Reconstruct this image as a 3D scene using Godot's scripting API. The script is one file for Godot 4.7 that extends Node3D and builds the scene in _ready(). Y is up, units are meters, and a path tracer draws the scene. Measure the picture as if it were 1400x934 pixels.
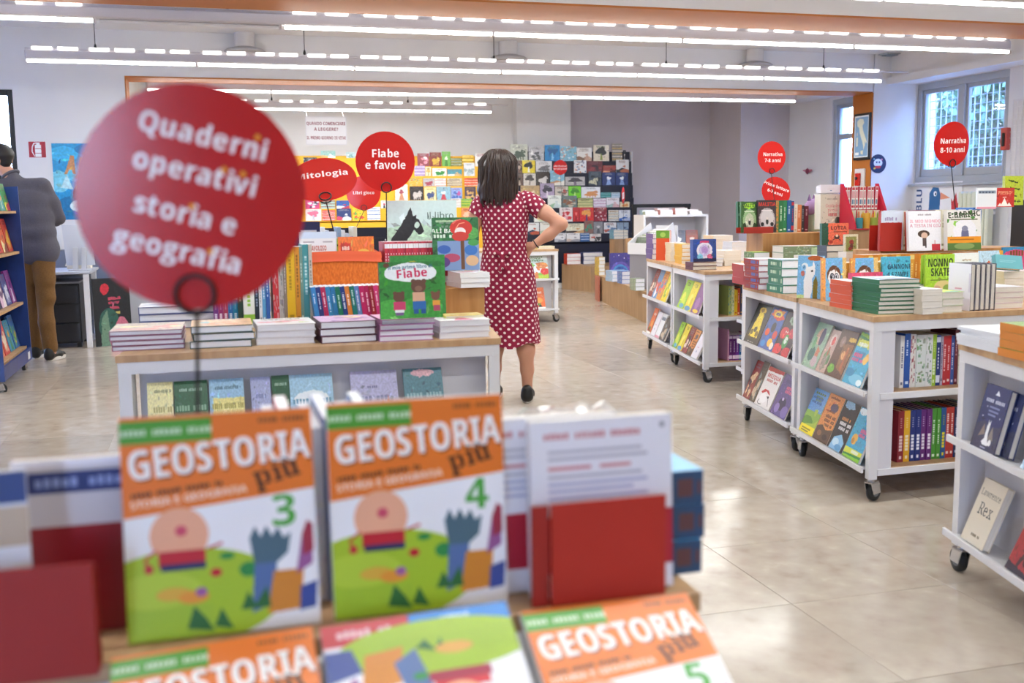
extends Node3D
# A children's bookshop. Camera at the origin; the room is turned by YR about it. a = metres along the cross beams, b = metres into the room.
const F := 1450.0
const YR := 0.275
const EYE := 1.32
const PITCH := 0.1275
const ROLL := -0.0108
const T := 0.828

var used := {}
var M := {}
var C := {}
var page: Image
var sheets: Array = []
var sheet_at := 0
var book_mats: Array = []
var text_cache := {}
var rng := RandomNumberGenerator.new()

func _ready() -> void:
	rng.seed = 7
	# ---- camera
	var cam := Camera3D.new()
	cam.name = "camera"
	var right := Vector3(1, 0, 0)
	var up := Vector3(0, cos(PITCH), -sin(PITCH))
	var fw := Vector3(0, -sin(PITCH), -cos(PITCH))
	cam.transform = Transform3D(Basis(right * cos(ROLL) + up * sin(ROLL), up * cos(ROLL) - right * sin(ROLL), -fw), Vector3(0, EYE, 0))
	cam.fov = rad_to_deg(2.0 * atan(467.0 / F))
	cam.near = 0.05
	cam.far = 200.0
	var at := CameraAttributesPhysical.new()
	at.frustum_focal_length = 24.0 * F / 934.0
	at.frustum_focus_distance = 6.6
	at.frustum_near = 0.05
	at.frustum_far = 200.0
	at.exposure_aperture = 3.6
	cam.attributes = at
	add_child(cam)
	cam.current = true
	# ---- sky and exposure
	var we := WorldEnvironment.new()
	we.name = "world_environment"
	var e := Environment.new()
	e.background_mode = Environment.BG_SKY
	var sm := ProceduralSkyMaterial.new()
	sm.sky_top_color = Color(0.42, 0.60, 0.92)
	sm.sky_horizon_color = Color(0.80, 0.88, 1.0)
	sm.ground_horizon_color = Color(0.62, 0.66, 0.68)
	sm.ground_bottom_color = Color(0.35, 0.36, 0.34)
	sm.sky_energy_multiplier = 4.5
	sm.ground_energy_multiplier = 1.2
	var sk := Sky.new()
	sk.sky_material = sm
	e.sky = sk
	e.tonemap_mode = Environment.TONE_MAPPER_LINEAR
	e.tonemap_exposure = 1.68
	e.sdfgi_enabled = true
	e.ssao_enabled = true
	e.ssil_enabled = true
	we.environment = e
	add_child(we)
	# ---- daylight: a soft afternoon sun from beyond the window wall
	var sun := DirectionalLight3D.new()
	sun.name = "sun"
	sun.light_energy = 2.0
	sun.light_color = Color(1.0, 0.96, 0.9)
	sun.light_angular_distance = 1.2
	sun.shadow_enabled = true
	sun.sky_mode = DirectionalLight3D.SKY_MODE_LIGHT_ONLY
	sun.look_at_from_position(rw(22, 11.0, 15.5), rw(9.2, 2.2, 15.2))
	add_child(sun)
	# ---- the shop's strip lights, plus a last row added behind the camera: [b, a from, a to]
	for s in [[8.4, 0.6, 7.15], [8.4, -4.2, -0.73], [10.7, -1.54, 7.4], [12.98, -0.62, 7.68], [15.25, 0.3, 4.03], [6.42, -3.5, 7.6], [3.85, 0.0, 7.0], [1.55, -0.6, 7.0], [-0.7, -0.6, 7.0]]:
		var l := AreaLight3D.new()
		l.name = "strip_light_glow"
		l.area_size = Vector2(s[2] - s[1], 0.1)
		l.light_energy = (0.52 if s[0] > 0 else 0.26) * (1.5 if s[0] > 12 else 1.0) * (s[2] - s[1])
		l.light_color = Color(0.985, 1.0, 0.985)
		l.shadow_enabled = true
		l.area_range = 30.0
		l.area_attenuation = 2.0
		l.transform = Transform3D(Basis(Vector3.UP, YR) * Basis(Vector3.RIGHT, -PI / 2), rw((s[1] + s[2]) / 2, s[0], 2.625))
		add_child(l, true)
	# ---- then the place
	materials()
	covers()
	room()
	fittings()
	furniture()
	far_shelves()
	fiabe_cart()
	aisle_carts()
	left_side()
	near_cart()
	people()
	finish_pages()

# ------------------------------------------------------------------ places
func rw(a: float, b: float, y := 0.0) -> Vector3:
	return Vector3(a * cos(YR) - b * sin(YR), y, -a * sin(YR) - b * cos(YR))

func ray(px: float, py: float) -> Vector3:
	var x := px - 700.0
	var y := py - 467.0
	var c := cos(-ROLL)
	var s := sin(-ROLL)
	return Vector3(0, -sin(PITCH), -cos(PITCH)) + Vector3(0, cos(PITCH), -sin(PITCH)) * (-(x * s + y * c) / F) + Vector3((x * c - y * s) / F, 0, 0)

func at_h(px: float, py: float, y: float) -> Vector3:
	var r := ray(px, py)
	return Vector3(0, EYE, 0) + r * ((y - EYE) / r.y)

func at_d(px: float, py: float, d: float) -> Vector3:
	var r := ray(px, py)
	return Vector3(0, EYE, 0) + r * (d / -r.z)

func at_b(px: float, py: float, b: float) -> Vector3:
	var r := ray(px, py)
	return Vector3(0, EYE, 0) + r * (b / r.dot(Vector3(-sin(YR), 0, -cos(YR))))

func at_a(px: float, py: float, a: float) -> Vector3:
	var r := ray(px, py)
	return Vector3(0, EYE, 0) + r * (a / r.dot(Vector3(cos(YR), 0, -sin(YR))))

func R(yaw: float) -> Vector3:
	return Vector3(cos(yaw), 0, -sin(yaw))

func D(yaw: float) -> Vector3:
	return Vector3(-sin(yaw), 0, -cos(yaw))

func Y(yaw: float) -> Basis:
	return Basis(Vector3.UP, yaw)

# ------------------------------------------------------------------ nodes
func numbered(called: String) -> String:
	var k: int = used.get(called, 0)
	used[called] = k + 1
	return called if k == 0 else "%s_%03d" % [called, k]

func meta(o: Node, label := "", category := "", group := "", kind := "") -> Node:
	if label: o.set_meta("label", label)
	if category: o.set_meta("category", category)
	if group: o.set_meta("group", group)
	if kind: o.set_meta("kind", kind)
	return o

func thing(called: String, label: String, category: String, pos := Vector3.ZERO, basis := Basis(), group := "") -> Node3D:
	var o := Node3D.new()
	o.name = numbered(called)
	add_child(o)
	o.transform = Transform3D(basis, pos)
	meta(o, label, category, group)
	return o

func solo(called: String, mesh: Mesh, m: Material, label: String, category: String, pos := Vector3.ZERO, basis := Basis(), group := "") -> MeshInstance3D:
	var o := MeshInstance3D.new()
	o.name = numbered(called)
	o.mesh = mesh
	o.material_override = m
	add_child(o)
	o.transform = Transform3D(basis, pos)
	meta(o, label, category, group)
	return o

func part(parent: Node, called: String, mesh: Mesh, m: Material, pos := Vector3.ZERO, basis := Basis(), label := "") -> MeshInstance3D:
	var o := MeshInstance3D.new()
	o.name = called
	o.mesh = mesh
	o.material_override = m
	parent.add_child(o, true)
	o.transform = Transform3D(basis, pos)
	if label: o.set_meta("label", label)
	return o

func struct(called: String, mesh: Mesh, m: Material, pos := Vector3.ZERO, basis := Basis()) -> MeshInstance3D:
	var o := MeshInstance3D.new()
	o.name = numbered(called)
	o.mesh = mesh
	o.material_override = m
	add_child(o)
	o.transform = Transform3D(basis, pos)
	o.set_meta("kind", "structure")
	return o

# ------------------------------------------------------------------ mesh building
class MB:
	var v := PackedVector3Array()
	var n := PackedVector3Array()
	var u := PackedVector2Array()
	var i := PackedInt32Array()
	func tri(a: Vector3, b: Vector3, c: Vector3) -> void:   # counter-clockwise seen from outside
		var k := v.size()
		var nn := (b - a).cross(c - a).normalized()
		v.append_array([a, b, c])
		n.append_array([nn, nn, nn])
		u.append_array([Vector2(a.x, a.y), Vector2(b.x, b.y), Vector2(c.x, c.y)])
		i.append_array([k, k + 2, k + 1])
	func quad(a: Vector3, b: Vector3, c: Vector3, d: Vector3, r := Rect2(0, 0, 1, 1)) -> void:   # bottom-left, bottom-right, top-right, top-left seen from outside
		var k := v.size()
		var nn := (b - a).cross(d - a).normalized()
		v.append_array([a, b, c, d])
		n.append_array([nn, nn, nn, nn])
		u.append_array([Vector2(r.position.x, r.end.y), r.end, Vector2(r.end.x, r.position.y), r.position])
		i.append_array([k, k + 2, k + 1, k, k + 3, k + 2])
	func box(lo: Vector3, hi: Vector3) -> MB:
		return hexa([Vector3(lo.x, lo.y, hi.z), Vector3(hi.x, lo.y, hi.z), Vector3(hi.x, lo.y, lo.z), Vector3(lo.x, lo.y, lo.z)], hi.y - lo.y)
	func hexa(p: Array, h: float) -> MB:   # a footprint of four points, counter-clockwise seen from above (front-left, front-right, back-right, back-left), raised by h
		var q := [p[0] + Vector3(0, h, 0), p[1] + Vector3(0, h, 0), p[2] + Vector3(0, h, 0), p[3] + Vector3(0, h, 0)]
		for k in 4:
			var j := (k + 1) % 4
			quad(p[k], p[j], q[j], q[k])
		quad(q[0], q[1], q[2], q[3])
		quad(p[3], p[2], p[1], p[0])
		return self
	func eight(p: Array) -> MB:   # four low corners as in hexa, then the four above them
		for k in 4:
			var j := (k + 1) % 4
			quad(p[k], p[j], p[4 + j], p[4 + k])
		quad(p[4], p[5], p[6], p[7])
		quad(p[3], p[2], p[1], p[0])
		return self
	func cbox(lo: Vector3, hi: Vector3, ch: float) -> MB:   # a box with chamfered edges
		var c := (lo + hi) / 2
		var s := (hi - lo) / 2
		var f := func(x, y, z, ax): return c + Vector3(x * (s.x - (0.0 if ax == 0 else ch)), y * (s.y - (0.0 if ax == 1 else ch)), z * (s.z - (0.0 if ax == 2 else ch)))
		for g in [-1.0, 1.0]:
			quad(f.call(-g, -1, g, 2), f.call(g, -1, g, 2), f.call(g, 1, g, 2), f.call(-g, 1, g, 2))
			quad(f.call(g, -1, g, 0), f.call(g, -1, -g, 0), f.call(g, 1, -g, 0), f.call(g, 1, g, 0))
			quad(f.call(-1, g, g, 1), f.call(1, g, g, 1), f.call(1, g, -g, 1), f.call(-1, g, -g, 1))
		for a in [-1.0, 1.0]:
			for b in [-1.0, 1.0]:
				face([f.call(a, -1, b, 0), f.call(a, 1, b, 0), f.call(a, 1, b, 2), f.call(a, -1, b, 2)], Vector3(a, 0, b))
				face([f.call(-1, a, b, 1), f.call(1, a, b, 1), f.call(1, a, b, 2), f.call(-1, a, b, 2)], Vector3(0, a, b))
				face([f.call(a, b, -1, 0), f.call(a, b, 1, 0), f.call(a, b, 1, 1), f.call(a, b, -1, 1)], Vector3(a, b, 0))
				for d in [-1.0, 1.0]:
					face([f.call(a, b, d, 0), f.call(a, b, d, 1), f.call(a, b, d, 2)], Vector3(a, b, d))
		return self
	func face(p: Array, out: Vector3) -> void:
		if (p[1] - p[0]).cross(p[2] - p[0]).dot(out) < 0:
			p.reverse()
		if p.size() == 3: tri(p[0], p[1], p[2])
		else: quad(p[0], p[1], p[2], p[3])
	func ring(pts: Array, close := true) -> int:
		var k := v.size()
		for p in pts:
			v.append(p)
			n.append(Vector3.ZERO)
			u.append(Vector2.ZERO)
		return k
	func loft(rings: Array, cap := true, uvs: Array = []) -> MB:   # rings of points, each the same count, closed; counter-clockwise seen from the last ring's end
		var m: int = rings[0].size()
		var base := v.size()
		for j in rings.size():
			for k in m + 1:
				v.append(rings[j][k % m])
				n.append(Vector3.ZERO)
				u.append(uvs[j][k] if uvs else Vector2(float(k) / m, float(j) / maxf(1, rings.size() - 1)))
		for j in rings.size() - 1:
			for k in m:
				var a := base + j * (m + 1) + k
				var b := a + 1
				var c := a + m + 2
				var d := a + m + 1
				i.append_array([a, c, b, a, d, c])
		smooth(base, m + 1)
		if cap:
			cap_ring(rings[0], true)
			cap_ring(rings[-1], false)
		return self
	func cap_ring(r: Array, rev: bool) -> void:
		var c := Vector3.ZERO
		for p in r: c += p
		c /= r.size()
		for k in r.size():
			if rev: tri(c, r[(k + 1) % r.size()], r[k])
			else: tri(c, r[k], r[(k + 1) % r.size()])
	func smooth(from: int, wrap := 0) -> void:
		var acc := {}
		for t in range(0, i.size(), 3):
			if i[t] < from: continue
			var a := v[i[t]]
			var nn := (v[i[t + 2]] - a).cross(v[i[t + 1]] - a)
			for q in 3:
				n[i[t + q]] += nn
		if wrap:
			for k in range(from, v.size(), wrap):
				var s := n[k] + n[k + wrap - 1]
				n[k] = s
				n[k + wrap - 1] = s
		for k in range(from, v.size()):
			n[k] = n[k].normalized() if n[k].length() > 1e-12 else Vector3.UP
	func lathe(profile: Array, segs: int, basis := Basis(), at := Vector3.ZERO) -> MB:   # profile of (radius, height), from low to high
		var rings := []
		for p in profile:
			var r := []
			for k in segs:
				var an := TAU * k / segs
				r.append(at + basis * Vector3(cos(an) * p.x, p.y, -sin(an) * p.x))
			rings.append(r)
		return loft(rings, true)
	func tube(pts: Array, radius: float, segs := 6) -> MB:
		var rings := []
		var ref := Vector3.UP
		for k in pts.size():
			var d: Vector3 = (pts[mini(k + 1, pts.size() - 1)] - pts[maxi(k - 1, 0)]).normalized()
			if absf(d.dot(ref)) > 0.95: ref = Vector3.RIGHT if absf(d.x) < 0.9 else Vector3.UP
			var x := ref.cross(d).normalized()
			var y := d.cross(x).normalized()
			ref = y
			var r := []
			for s in segs:
				var an := TAU * s / segs
				r.append(pts[k] + (x * cos(an) + y * sin(an)) * radius)
			rings.append(r)
		return loft(rings, true)
	func mesh() -> ArrayMesh:
		var arr := []
		arr.resize(Mesh.ARRAY_MAX)
		arr[Mesh.ARRAY_VERTEX] = v
		arr[Mesh.ARRAY_NORMAL] = n
		arr[Mesh.ARRAY_TEX_UV] = u
		arr[Mesh.ARRAY_INDEX] = i
		var m := ArrayMesh.new()
		m.add_surface_from_arrays(Mesh.PRIMITIVE_TRIANGLES, arr)
		return m

func bx(w: float, h: float, d: float, ch := 0.0) -> ArrayMesh:   # a box standing on its base's middle
	var b := MB.new()
	if ch > 0: b.cbox(Vector3(-w / 2, 0, -d / 2), Vector3(w / 2, h, d / 2), ch)
	else: b.box(Vector3(-w / 2, 0, -d / 2), Vector3(w / 2, h, d / 2))
	return b.mesh()

# ------------------------------------------------------------------ materials
func mat(col: Color, rough := 0.5, metal := 0.0) -> StandardMaterial3D:
	var m := StandardMaterial3D.new()
	m.albedo_color = col
	m.roughness = rough
	m.metallic = metal
	return m

func noise_image(w: int, h: int, fx: float, fy: float, seed_: int, ramp: Array, oct := 4) -> Image:
	var nz := FastNoiseLite.new()
	nz.seed = seed_
	nz.noise_type = FastNoiseLite.TYPE_SIMPLEX_SMOOTH
	nz.fractal_octaves = oct
	nz.frequency = 1.0
	var g := Gradient.new()
	g.offsets = PackedFloat32Array(ramp.map(func(r): return r[0]))
	g.colors = PackedColorArray(ramp.map(func(r): return r[1]))
	var im := Image.create(w, h, false, Image.FORMAT_RGB8)
	for y in h:
		for x in w:   # wrapped on a torus so that it repeats without a seam
			var ax := TAU * x / w
			var val := nz.get_noise_3d(cos(ax) * fx, sin(ax) * fx, 0.0 + fy * y / h)
			var back := nz.get_noise_3d(cos(ax) * fx, sin(ax) * fx, fy * (float(y) / h - 1.0))
			var k := float(y) / h
			val = lerpf(val, back, k * k * (3 - 2 * k))
			im.set_pixel(x, y, g.sample(0.5 + 0.5 * val * 1.6))
	return im

func textured(im: Image, scale: float, rough: float, world := true) -> StandardMaterial3D:
	var m := mat(Color.WHITE, rough)
	m.albedo_texture = ImageTexture.create_from_image(im)
	m.uv1_triplanar = true
	m.uv1_world_triplanar = world
	m.uv1_scale = Vector3.ONE * scale
	return m

func materials() -> void:
	M.wall = textured(noise_image(128, 128, 1.2, 5, 3, [[0.0, Color(0.875, 0.87, 0.88)], [1.0, Color(0.90, 0.895, 0.905)]]), 0.25, 0.75)
	M.grey_wall = textured(noise_image(128, 128, 1.2, 5, 4, [[0.0, Color(0.77, 0.735, 0.75)], [1.0, Color(0.80, 0.765, 0.78)]]), 0.25, 0.75)
	M.ceiling = textured(noise_image(128, 128, 1.2, 5, 5, [[0.0, Color(0.88, 0.865, 0.86)], [1.0, Color(0.90, 0.885, 0.88)]]), 0.25, 0.8)
	M.orange = textured(noise_image(128, 128, 1.2, 5, 6, [[0.0, Color(0.69, 0.40, 0.14)], [1.0, Color(0.73, 0.44, 0.17)]]), 0.3, 0.6)
	M.tiles = []
	for k in 4:
		var t := 0.955 + 0.02 * k
		var f := func(r, g, b): return Color(r * t, g * t, b * t)
		var m := textured(noise_image(256, 256, 1.6, 9, 20 + k, [[0.0, f.call(0.67, 0.61, 0.56)], [0.3, f.call(0.72, 0.665, 0.61)], [0.6, f.call(0.74, 0.69, 0.635)], [0.8, f.call(0.755, 0.705, 0.65)], [1.0, f.call(0.79, 0.745, 0.695)]], 6), 0.8, 0.15)
		m.metallic_specular = 0.5
		M.tiles.append(m)
	M.grout = mat(Color(0.50, 0.45, 0.40), 0.7)
	M.wood = textured(noise_image(128, 256, 2.6, 1.5, 31, [[0.0, Color(0.66, 0.51, 0.36)], [0.5, Color(0.74, 0.59, 0.43)], [1.0, Color(0.79, 0.65, 0.49)]]), 1.3, 0.45, false)
	M.box_wood = textured(noise_image(128, 256, 2.6, 1.5, 32, [[0.0, Color(0.60, 0.47, 0.34)], [0.5, Color(0.66, 0.53, 0.40)], [1.0, Color(0.70, 0.57, 0.44)]]), 0.9, 0.5, false)
	M.riser_wood = textured(noise_image(128, 256, 2.6, 1.5, 33, [[0.0, Color(0.62, 0.42, 0.22)], [0.5, Color(0.70, 0.50, 0.29)], [1.0, Color(0.75, 0.56, 0.35)]]), 1.0, 0.5, false)
	M.white = mat(Color(0.87, 0.865, 0.875), 0.35)
	M.panel = mat(Color(0.85, 0.84, 0.86), 0.5)
	M.chrome = mat(Color(0.75, 0.75, 0.76), 0.25, 0.9)
	M.rubber = mat(Color(0.10, 0.11, 0.12), 0.55)
	M.hub = mat(Color(0.45, 0.46, 0.48), 0.4)
	M.black = mat(Color(0.045, 0.045, 0.05), 0.45)
	M.navy = mat(Color(0.07, 0.08, 0.17), 0.5)
	M.yellow = mat(Color(0.93, 0.70, 0.13), 0.5)
	M.paper = mat(Color.WHITE, 0.85)
	M.paper.albedo_texture = ImageTexture.create_from_image(noise_image(256, 4, 9.0, 0.2, 40, [[0.0, Color(0.80, 0.76, 0.70)], [0.5, Color(0.90, 0.87, 0.82)], [1.0, Color(0.94, 0.92, 0.88)]]))
	M.paper_white = mat(Color.WHITE, 0.85)
	M.paper_white.albedo_texture = ImageTexture.create_from_image(noise_image(256, 4, 9.0, 0.2, 41, [[0.0, Color(0.86, 0.86, 0.87)], [0.5, Color(0.92, 0.92, 0.93)], [1.0, Color(0.95, 0.95, 0.96)]]))
	M.alu = mat(Color(0.78, 0.76, 0.78), 0.4, 0.3)
	M.frame_grey = mat(Color(0.66, 0.68, 0.71), 0.4)
	M.dark_frame = mat(Color(0.12, 0.13, 0.15), 0.4)
	M.iron = mat(Color(0.74, 0.75, 0.77), 0.5)
	M.red = mat(Color(0.80, 0.16, 0.13), 0.25)
	M.red_board = mat(Color(0.66, 0.15, 0.10), 0.4)
	M.glass = mat(Color(0.93, 0.97, 1.0, 0.08), 0.03)
	M.glass.transparency = BaseMaterial3D.TRANSPARENCY_ALPHA
	M.clear = mat(Color(1, 1, 1, 0.16), 0.06)
	M.clear.transparency = BaseMaterial3D.TRANSPARENCY_ALPHA
	M.film = mat(Color(0.96, 0.97, 1.0, 0.14), 0.06)
	M.film.transparency = BaseMaterial3D.TRANSPARENCY_ALPHA
	M.tube = mat(Color(1, 1, 1), 0.4)
	M.tube.emission_enabled = true
	M.tube.emission = Color(0.985, 1.0, 0.99)
	M.tube.emission_energy_multiplier = 14.0
	M.slot = mat(Color(1, 1, 1), 0.4)
	M.slot.emission_enabled = true
	M.slot.emission = Color(1.0, 0.99, 0.96)
	M.slot.emission_energy_multiplier = 1.6
	M.skin = mat(Color(0.80, 0.58, 0.48), 0.55)
	M.skin.subsurf_scatter_enabled = true
	M.skin.subsurf_scatter_strength = 0.08

func plain(hex: String, rough := 0.5) -> StandardMaterial3D:
	var key := "plain" + hex + str(rough)
	if not M.has(key): M[key] = mat(Color(hex), rough)
	return M[key]

# ------------------------------------------------------------------ print: covers, signs and spines, drawn into shared pages
func alloc(w: int, h: int, on := -1) -> Rect2i:   # rows of like heights, so that little is wasted; sets the sheet that is drawn on
	sheet_at = sheets.size() - 1 if on < 0 else on
	var sh: Dictionary = sheets[sheet_at]
	page = sh.im
	var bucket := ceili((h + 4) / 16.0) * 16
	if not sh.rows.has(bucket) or sh.rows[bucket].x + w + 4 > 2048:
		sh.rows[bucket] = Vector2i(4, sh.low)
		sh.low += bucket
		if sh.low > 2044: push_error("the sheet is full")
	var p: Vector2i = sh.rows[bucket]
	sh.rows[bucket] = Vector2i(p.x + w + 4, p.y)
	return Rect2i(p.x, p.y, w, h)

func new_sheet() -> void:
	var im := Image.create(2048, 2048, false, Image.FORMAT_RGB8)
	im.fill(Color(0.5, 0.5, 0.5))
	sheets.append({"im": im, "rows": {}, "low": 4})
	var m := mat(Color.WHITE, 0.34)
	m.texture_repeat = false
	book_mats.append(m)

func finish_pages() -> void:
	for k in sheets.size():
		book_mats[k].albedo_texture = ImageTexture.create_from_image(sheets[k].im)
	M.sign_print.albedo_texture = book_mats[0].albedo_texture

func span(r: Rect2i, y: int, x0: float, x1: float, c: Color) -> void:
	if y < 0 or y >= r.size.y: return
	var a := clampi(roundi(x0), 0, r.size.x)
	var b := clampi(roundi(x1), 0, r.size.x)
	if b > a: page.fill_rect(Rect2i(r.position.x + a, r.position.y + y, b - a, 1), c)

func poly(r: Rect2i, p: PackedVector2Array, c: Color) -> void:
	var lo := p[0].y
	var hi := p[0].y
	for q in p:
		lo = minf(lo, q.y)
		hi = maxf(hi, q.y)
	for y in range(maxi(0, floori(lo)), mini(r.size.y, ceili(hi) + 1)):
		var ys := y + 0.5
		var xs: Array[float] = []
		for k in p.size():
			var a := p[k]
			var b := p[(k + 1) % p.size()]
			if (a.y <= ys) != (b.y <= ys):
				xs.append(a.x + (ys - a.y) / (b.y - a.y) * (b.x - a.x))
		xs.sort()
		for k in range(0, xs.size() - 1, 2):
			span(r, y, xs[k], xs[k + 1], c)

func glyphs(style: String, s: String) -> Array:
	var key := style + s
	if not text_cache.has(key):
		var f := SystemFont.new()
		f.font_names = PackedStringArray(["Droid Serif" if "s" in style else "Droid Sans"])
		f.font_weight = 800 if "b" in style else 400
		var tm := TextMesh.new()
		tm.font = f
		tm.text = s
		tm.font_size = 32
		tm.pixel_size = 1.0 / 32
		tm.depth = 0.0
		tm.curve_step = 3.0
		var a := tm.get_mesh_arrays()
		var pts := PackedVector2Array()
		for k in a[Mesh.ARRAY_INDEX]:
			pts.append(Vector2(a[Mesh.ARRAY_VERTEX][k].x, a[Mesh.ARRAY_VERTEX][k].y))
		var box := tm.get_aabb()
		text_cache[key] = [pts, box.size.x]
	return text_cache[key]

func words_on(r: Rect2i, cx: float, cy: float, size: float, rot: float, style: String, c: Color, s: String, fit := 0.0) -> void:
	var g := glyphs(style, s)
	var pts: PackedVector2Array = g[0]
	var w: float = g[1] * size
	var sx := size * (minf(1.0, fit / w) if fit > 0 else 1.0)
	var co := cos(rot)
	var si := sin(rot)
	var tp := PackedVector2Array()
	tp.resize(3)
	for t in range(0, pts.size(), 3):
		for k in 3:
			var x := pts[t + k].x * sx
			var y := -(pts[t + k].y + 0.06) * size
			tp[k] = Vector2(cx + x * co - y * si, cy + x * si + y * co)
		poly(r, tp, c)

# a drawing is a list of marks in hundredths of the sheet: b colour | r x y w h colour | e x y rx ry colour | p colour x y x y ... | l colour width x y x y | t x y size turn style colour words | u x y size turn colour letters | g style colour colour seed
func draw(key: String, w: int, h: int, spec: String) -> void:
	var r := alloc(w, h)
	var X := w / 100.0
	var Yy := h / 100.0
	var painted := (sheets.size() == 1 and not key in ["poster_ani", "desk_board"]) or w < 60 or key in PLAIN
	for op in spec.split("|"):
		var a := op.strip_edges().split(" ", false)
		if not painted and a[0] in ["t", "u"]:
			paint(r, hash(key) % 9999)
			painted = true
		match a[0]:
			"b": page.fill_rect(r, Color(a[1]))
			"r":
				var q := Rect2i(roundi(float(a[1]) * X), roundi(float(a[2]) * Yy), maxi(1, roundi(float(a[3]) * X)), maxi(1, roundi(float(a[4]) * Yy))).intersection(Rect2i(0, 0, w, h))
				if q.has_area(): page.fill_rect(Rect2i(q.position + r.position, q.size), Color(a[5]))
			"e":
				var rx := float(a[3]) * X
				var ry := float(a[4]) * Yy
				for y in range(floori(float(a[2]) * Yy - ry), ceili(float(a[2]) * Yy + ry)):
					var k := (y + 0.5 - float(a[2]) * Yy) / ry
					if absf(k) < 1.0:
						var half := rx * sqrt(1.0 - k * k)
						span(r, y, float(a[1]) * X - half, float(a[1]) * X + half, Color(a[5]))
			"p":
				var pts := PackedVector2Array()
				for k in range(2, a.size() - 1, 2): pts.append(Vector2(float(a[k]) * X, float(a[k + 1]) * Yy))
				poly(r, pts, Color(a[1]))
			"l":
				for k in range(3, a.size() - 3, 2):
					var p := Vector2(float(a[k]) * X, float(a[k + 1]) * Yy)
					var q := Vector2(float(a[k + 2]) * X, float(a[k + 3]) * Yy)
					var d := (q - p).normalized().orthogonal() * float(a[2]) * X / 2
					poly(r, PackedVector2Array([p + d, q + d, q - d, p - d]), Color(a[1]))
			"t":
				words_on(r, float(a[1]) * X, float(a[2]) * Yy, float(a[3]) * Yy, deg_to_rad(float(a[4])), a[5], Color(a[6]), " ".join(a.slice(7)), w * 0.94)
			"u":   # a line of lettering too small to read
				var n := int(a[6])
				var step := float(a[3]) * Yy * 0.56
				step = minf(step, w * 0.9 / n)
				var q := Vector2.RIGHT.rotated(deg_to_rad(float(a[4])))
				var o := Vector2(float(a[1]) * X, float(a[2]) * Yy) - q * step * n / 2.0
				var hh := float(a[3]) * Yy * 0.36
				for k in n:
					if k % 7 == 5: continue
					var p := o + q * step * (k + 0.12)
					var e := q * step * 0.72
					var up := q.orthogonal() * hh * (1.0 if (k * 5) % 3 else 0.78)
					poly(r, PackedVector2Array([p - q.orthogonal() * hh, p + e - q.orthogonal() * hh, p + e + up, p + up]), Color(a[5]))
			"g": scene_art(r, a[1], Color(a[2]), Color(a[3]), int(a[4]))
	if not painted: paint(r, hash(key) % 9999)
	C[key] = [sheet_at, Rect2((Vector2(r.position) + Vector2.ONE * 0.5) / 2048.0, (Vector2(r.size) - Vector2.ONE) / 2048.0), page.get_pixel(r.position.x + 1, r.position.y + h / 2)]

const PLAIN := ["geo3", "geo4", "geo5", "geo_back", "rex", "white_small", "calendar", "red_card", "dark_red_card", "red_white", "blue_band", "navy_slim", "navy_box", "favoloso", "pastel_card", "tall_orange", "white_swoosh", "photo_strip", "red_holder", "teal_open"]

func paint(r: Rect2i, sd: int) -> void:   # brushwork: small strokes in the picture's own colours, wavering edges, uneven pigment
	var g := RandomNumberGenerator.new()
	g.seed = sd
	var n := 46
	for k in n:
		var p := Vector2(g.randf() * r.size.x, (0.1 + 0.9 * g.randf()) * r.size.y)
		var c := page.get_pixelv(Vector2i(p).clamp(Vector2i.ZERO, r.size - Vector2i.ONE) + r.position)
		if c.s < 0.06 and c.v > 0.8: continue
		c = Color.from_hsv(fposmod(c.h + g.randf_range(-0.04, 0.04), 1.0), clampf(c.s * g.randf_range(0.7, 1.2), 0, 1), clampf(c.v * g.randf_range(0.68, 1.28), 0, 1))
		var q := Vector2.from_angle(g.randf() * TAU) * r.size.x * g.randf_range(0.02, 0.09)
		var o := q.orthogonal() * g.randf_range(0.2, 0.6)
		poly(r, PackedVector2Array([p - q, p + o, p + q, p - o]), c)
	var nz := FastNoiseLite.new()
	nz.seed = sd
	nz.frequency = 7.0 / r.size.x
	nz.fractal_octaves = 2
	var src := page.get_region(r)
	var amp := minf(r.size.x * 0.035, 3.6)
	for y in r.size.y:
		for x in r.size.x:
			var a := nz.get_noise_2d(x, y)
			var b := nz.get_noise_2d(x + 500, y + 90)
			var c := src.get_pixel(clampi(x + int(a * amp), 0, r.size.x - 1), clampi(y + int(b * amp), 0, r.size.y - 1))
			var k := 1.0 + (0.11 if c.s > 0.12 or c.v < 0.75 else 0.02) * nz.get_noise_2d(x * 2 + 77, y * 2)
			page.set_pixel(r.position.x + x, r.position.y + y, Color(minf(1, c.r * k), minf(1, c.g * k), minf(1, c.b * k)))

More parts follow.
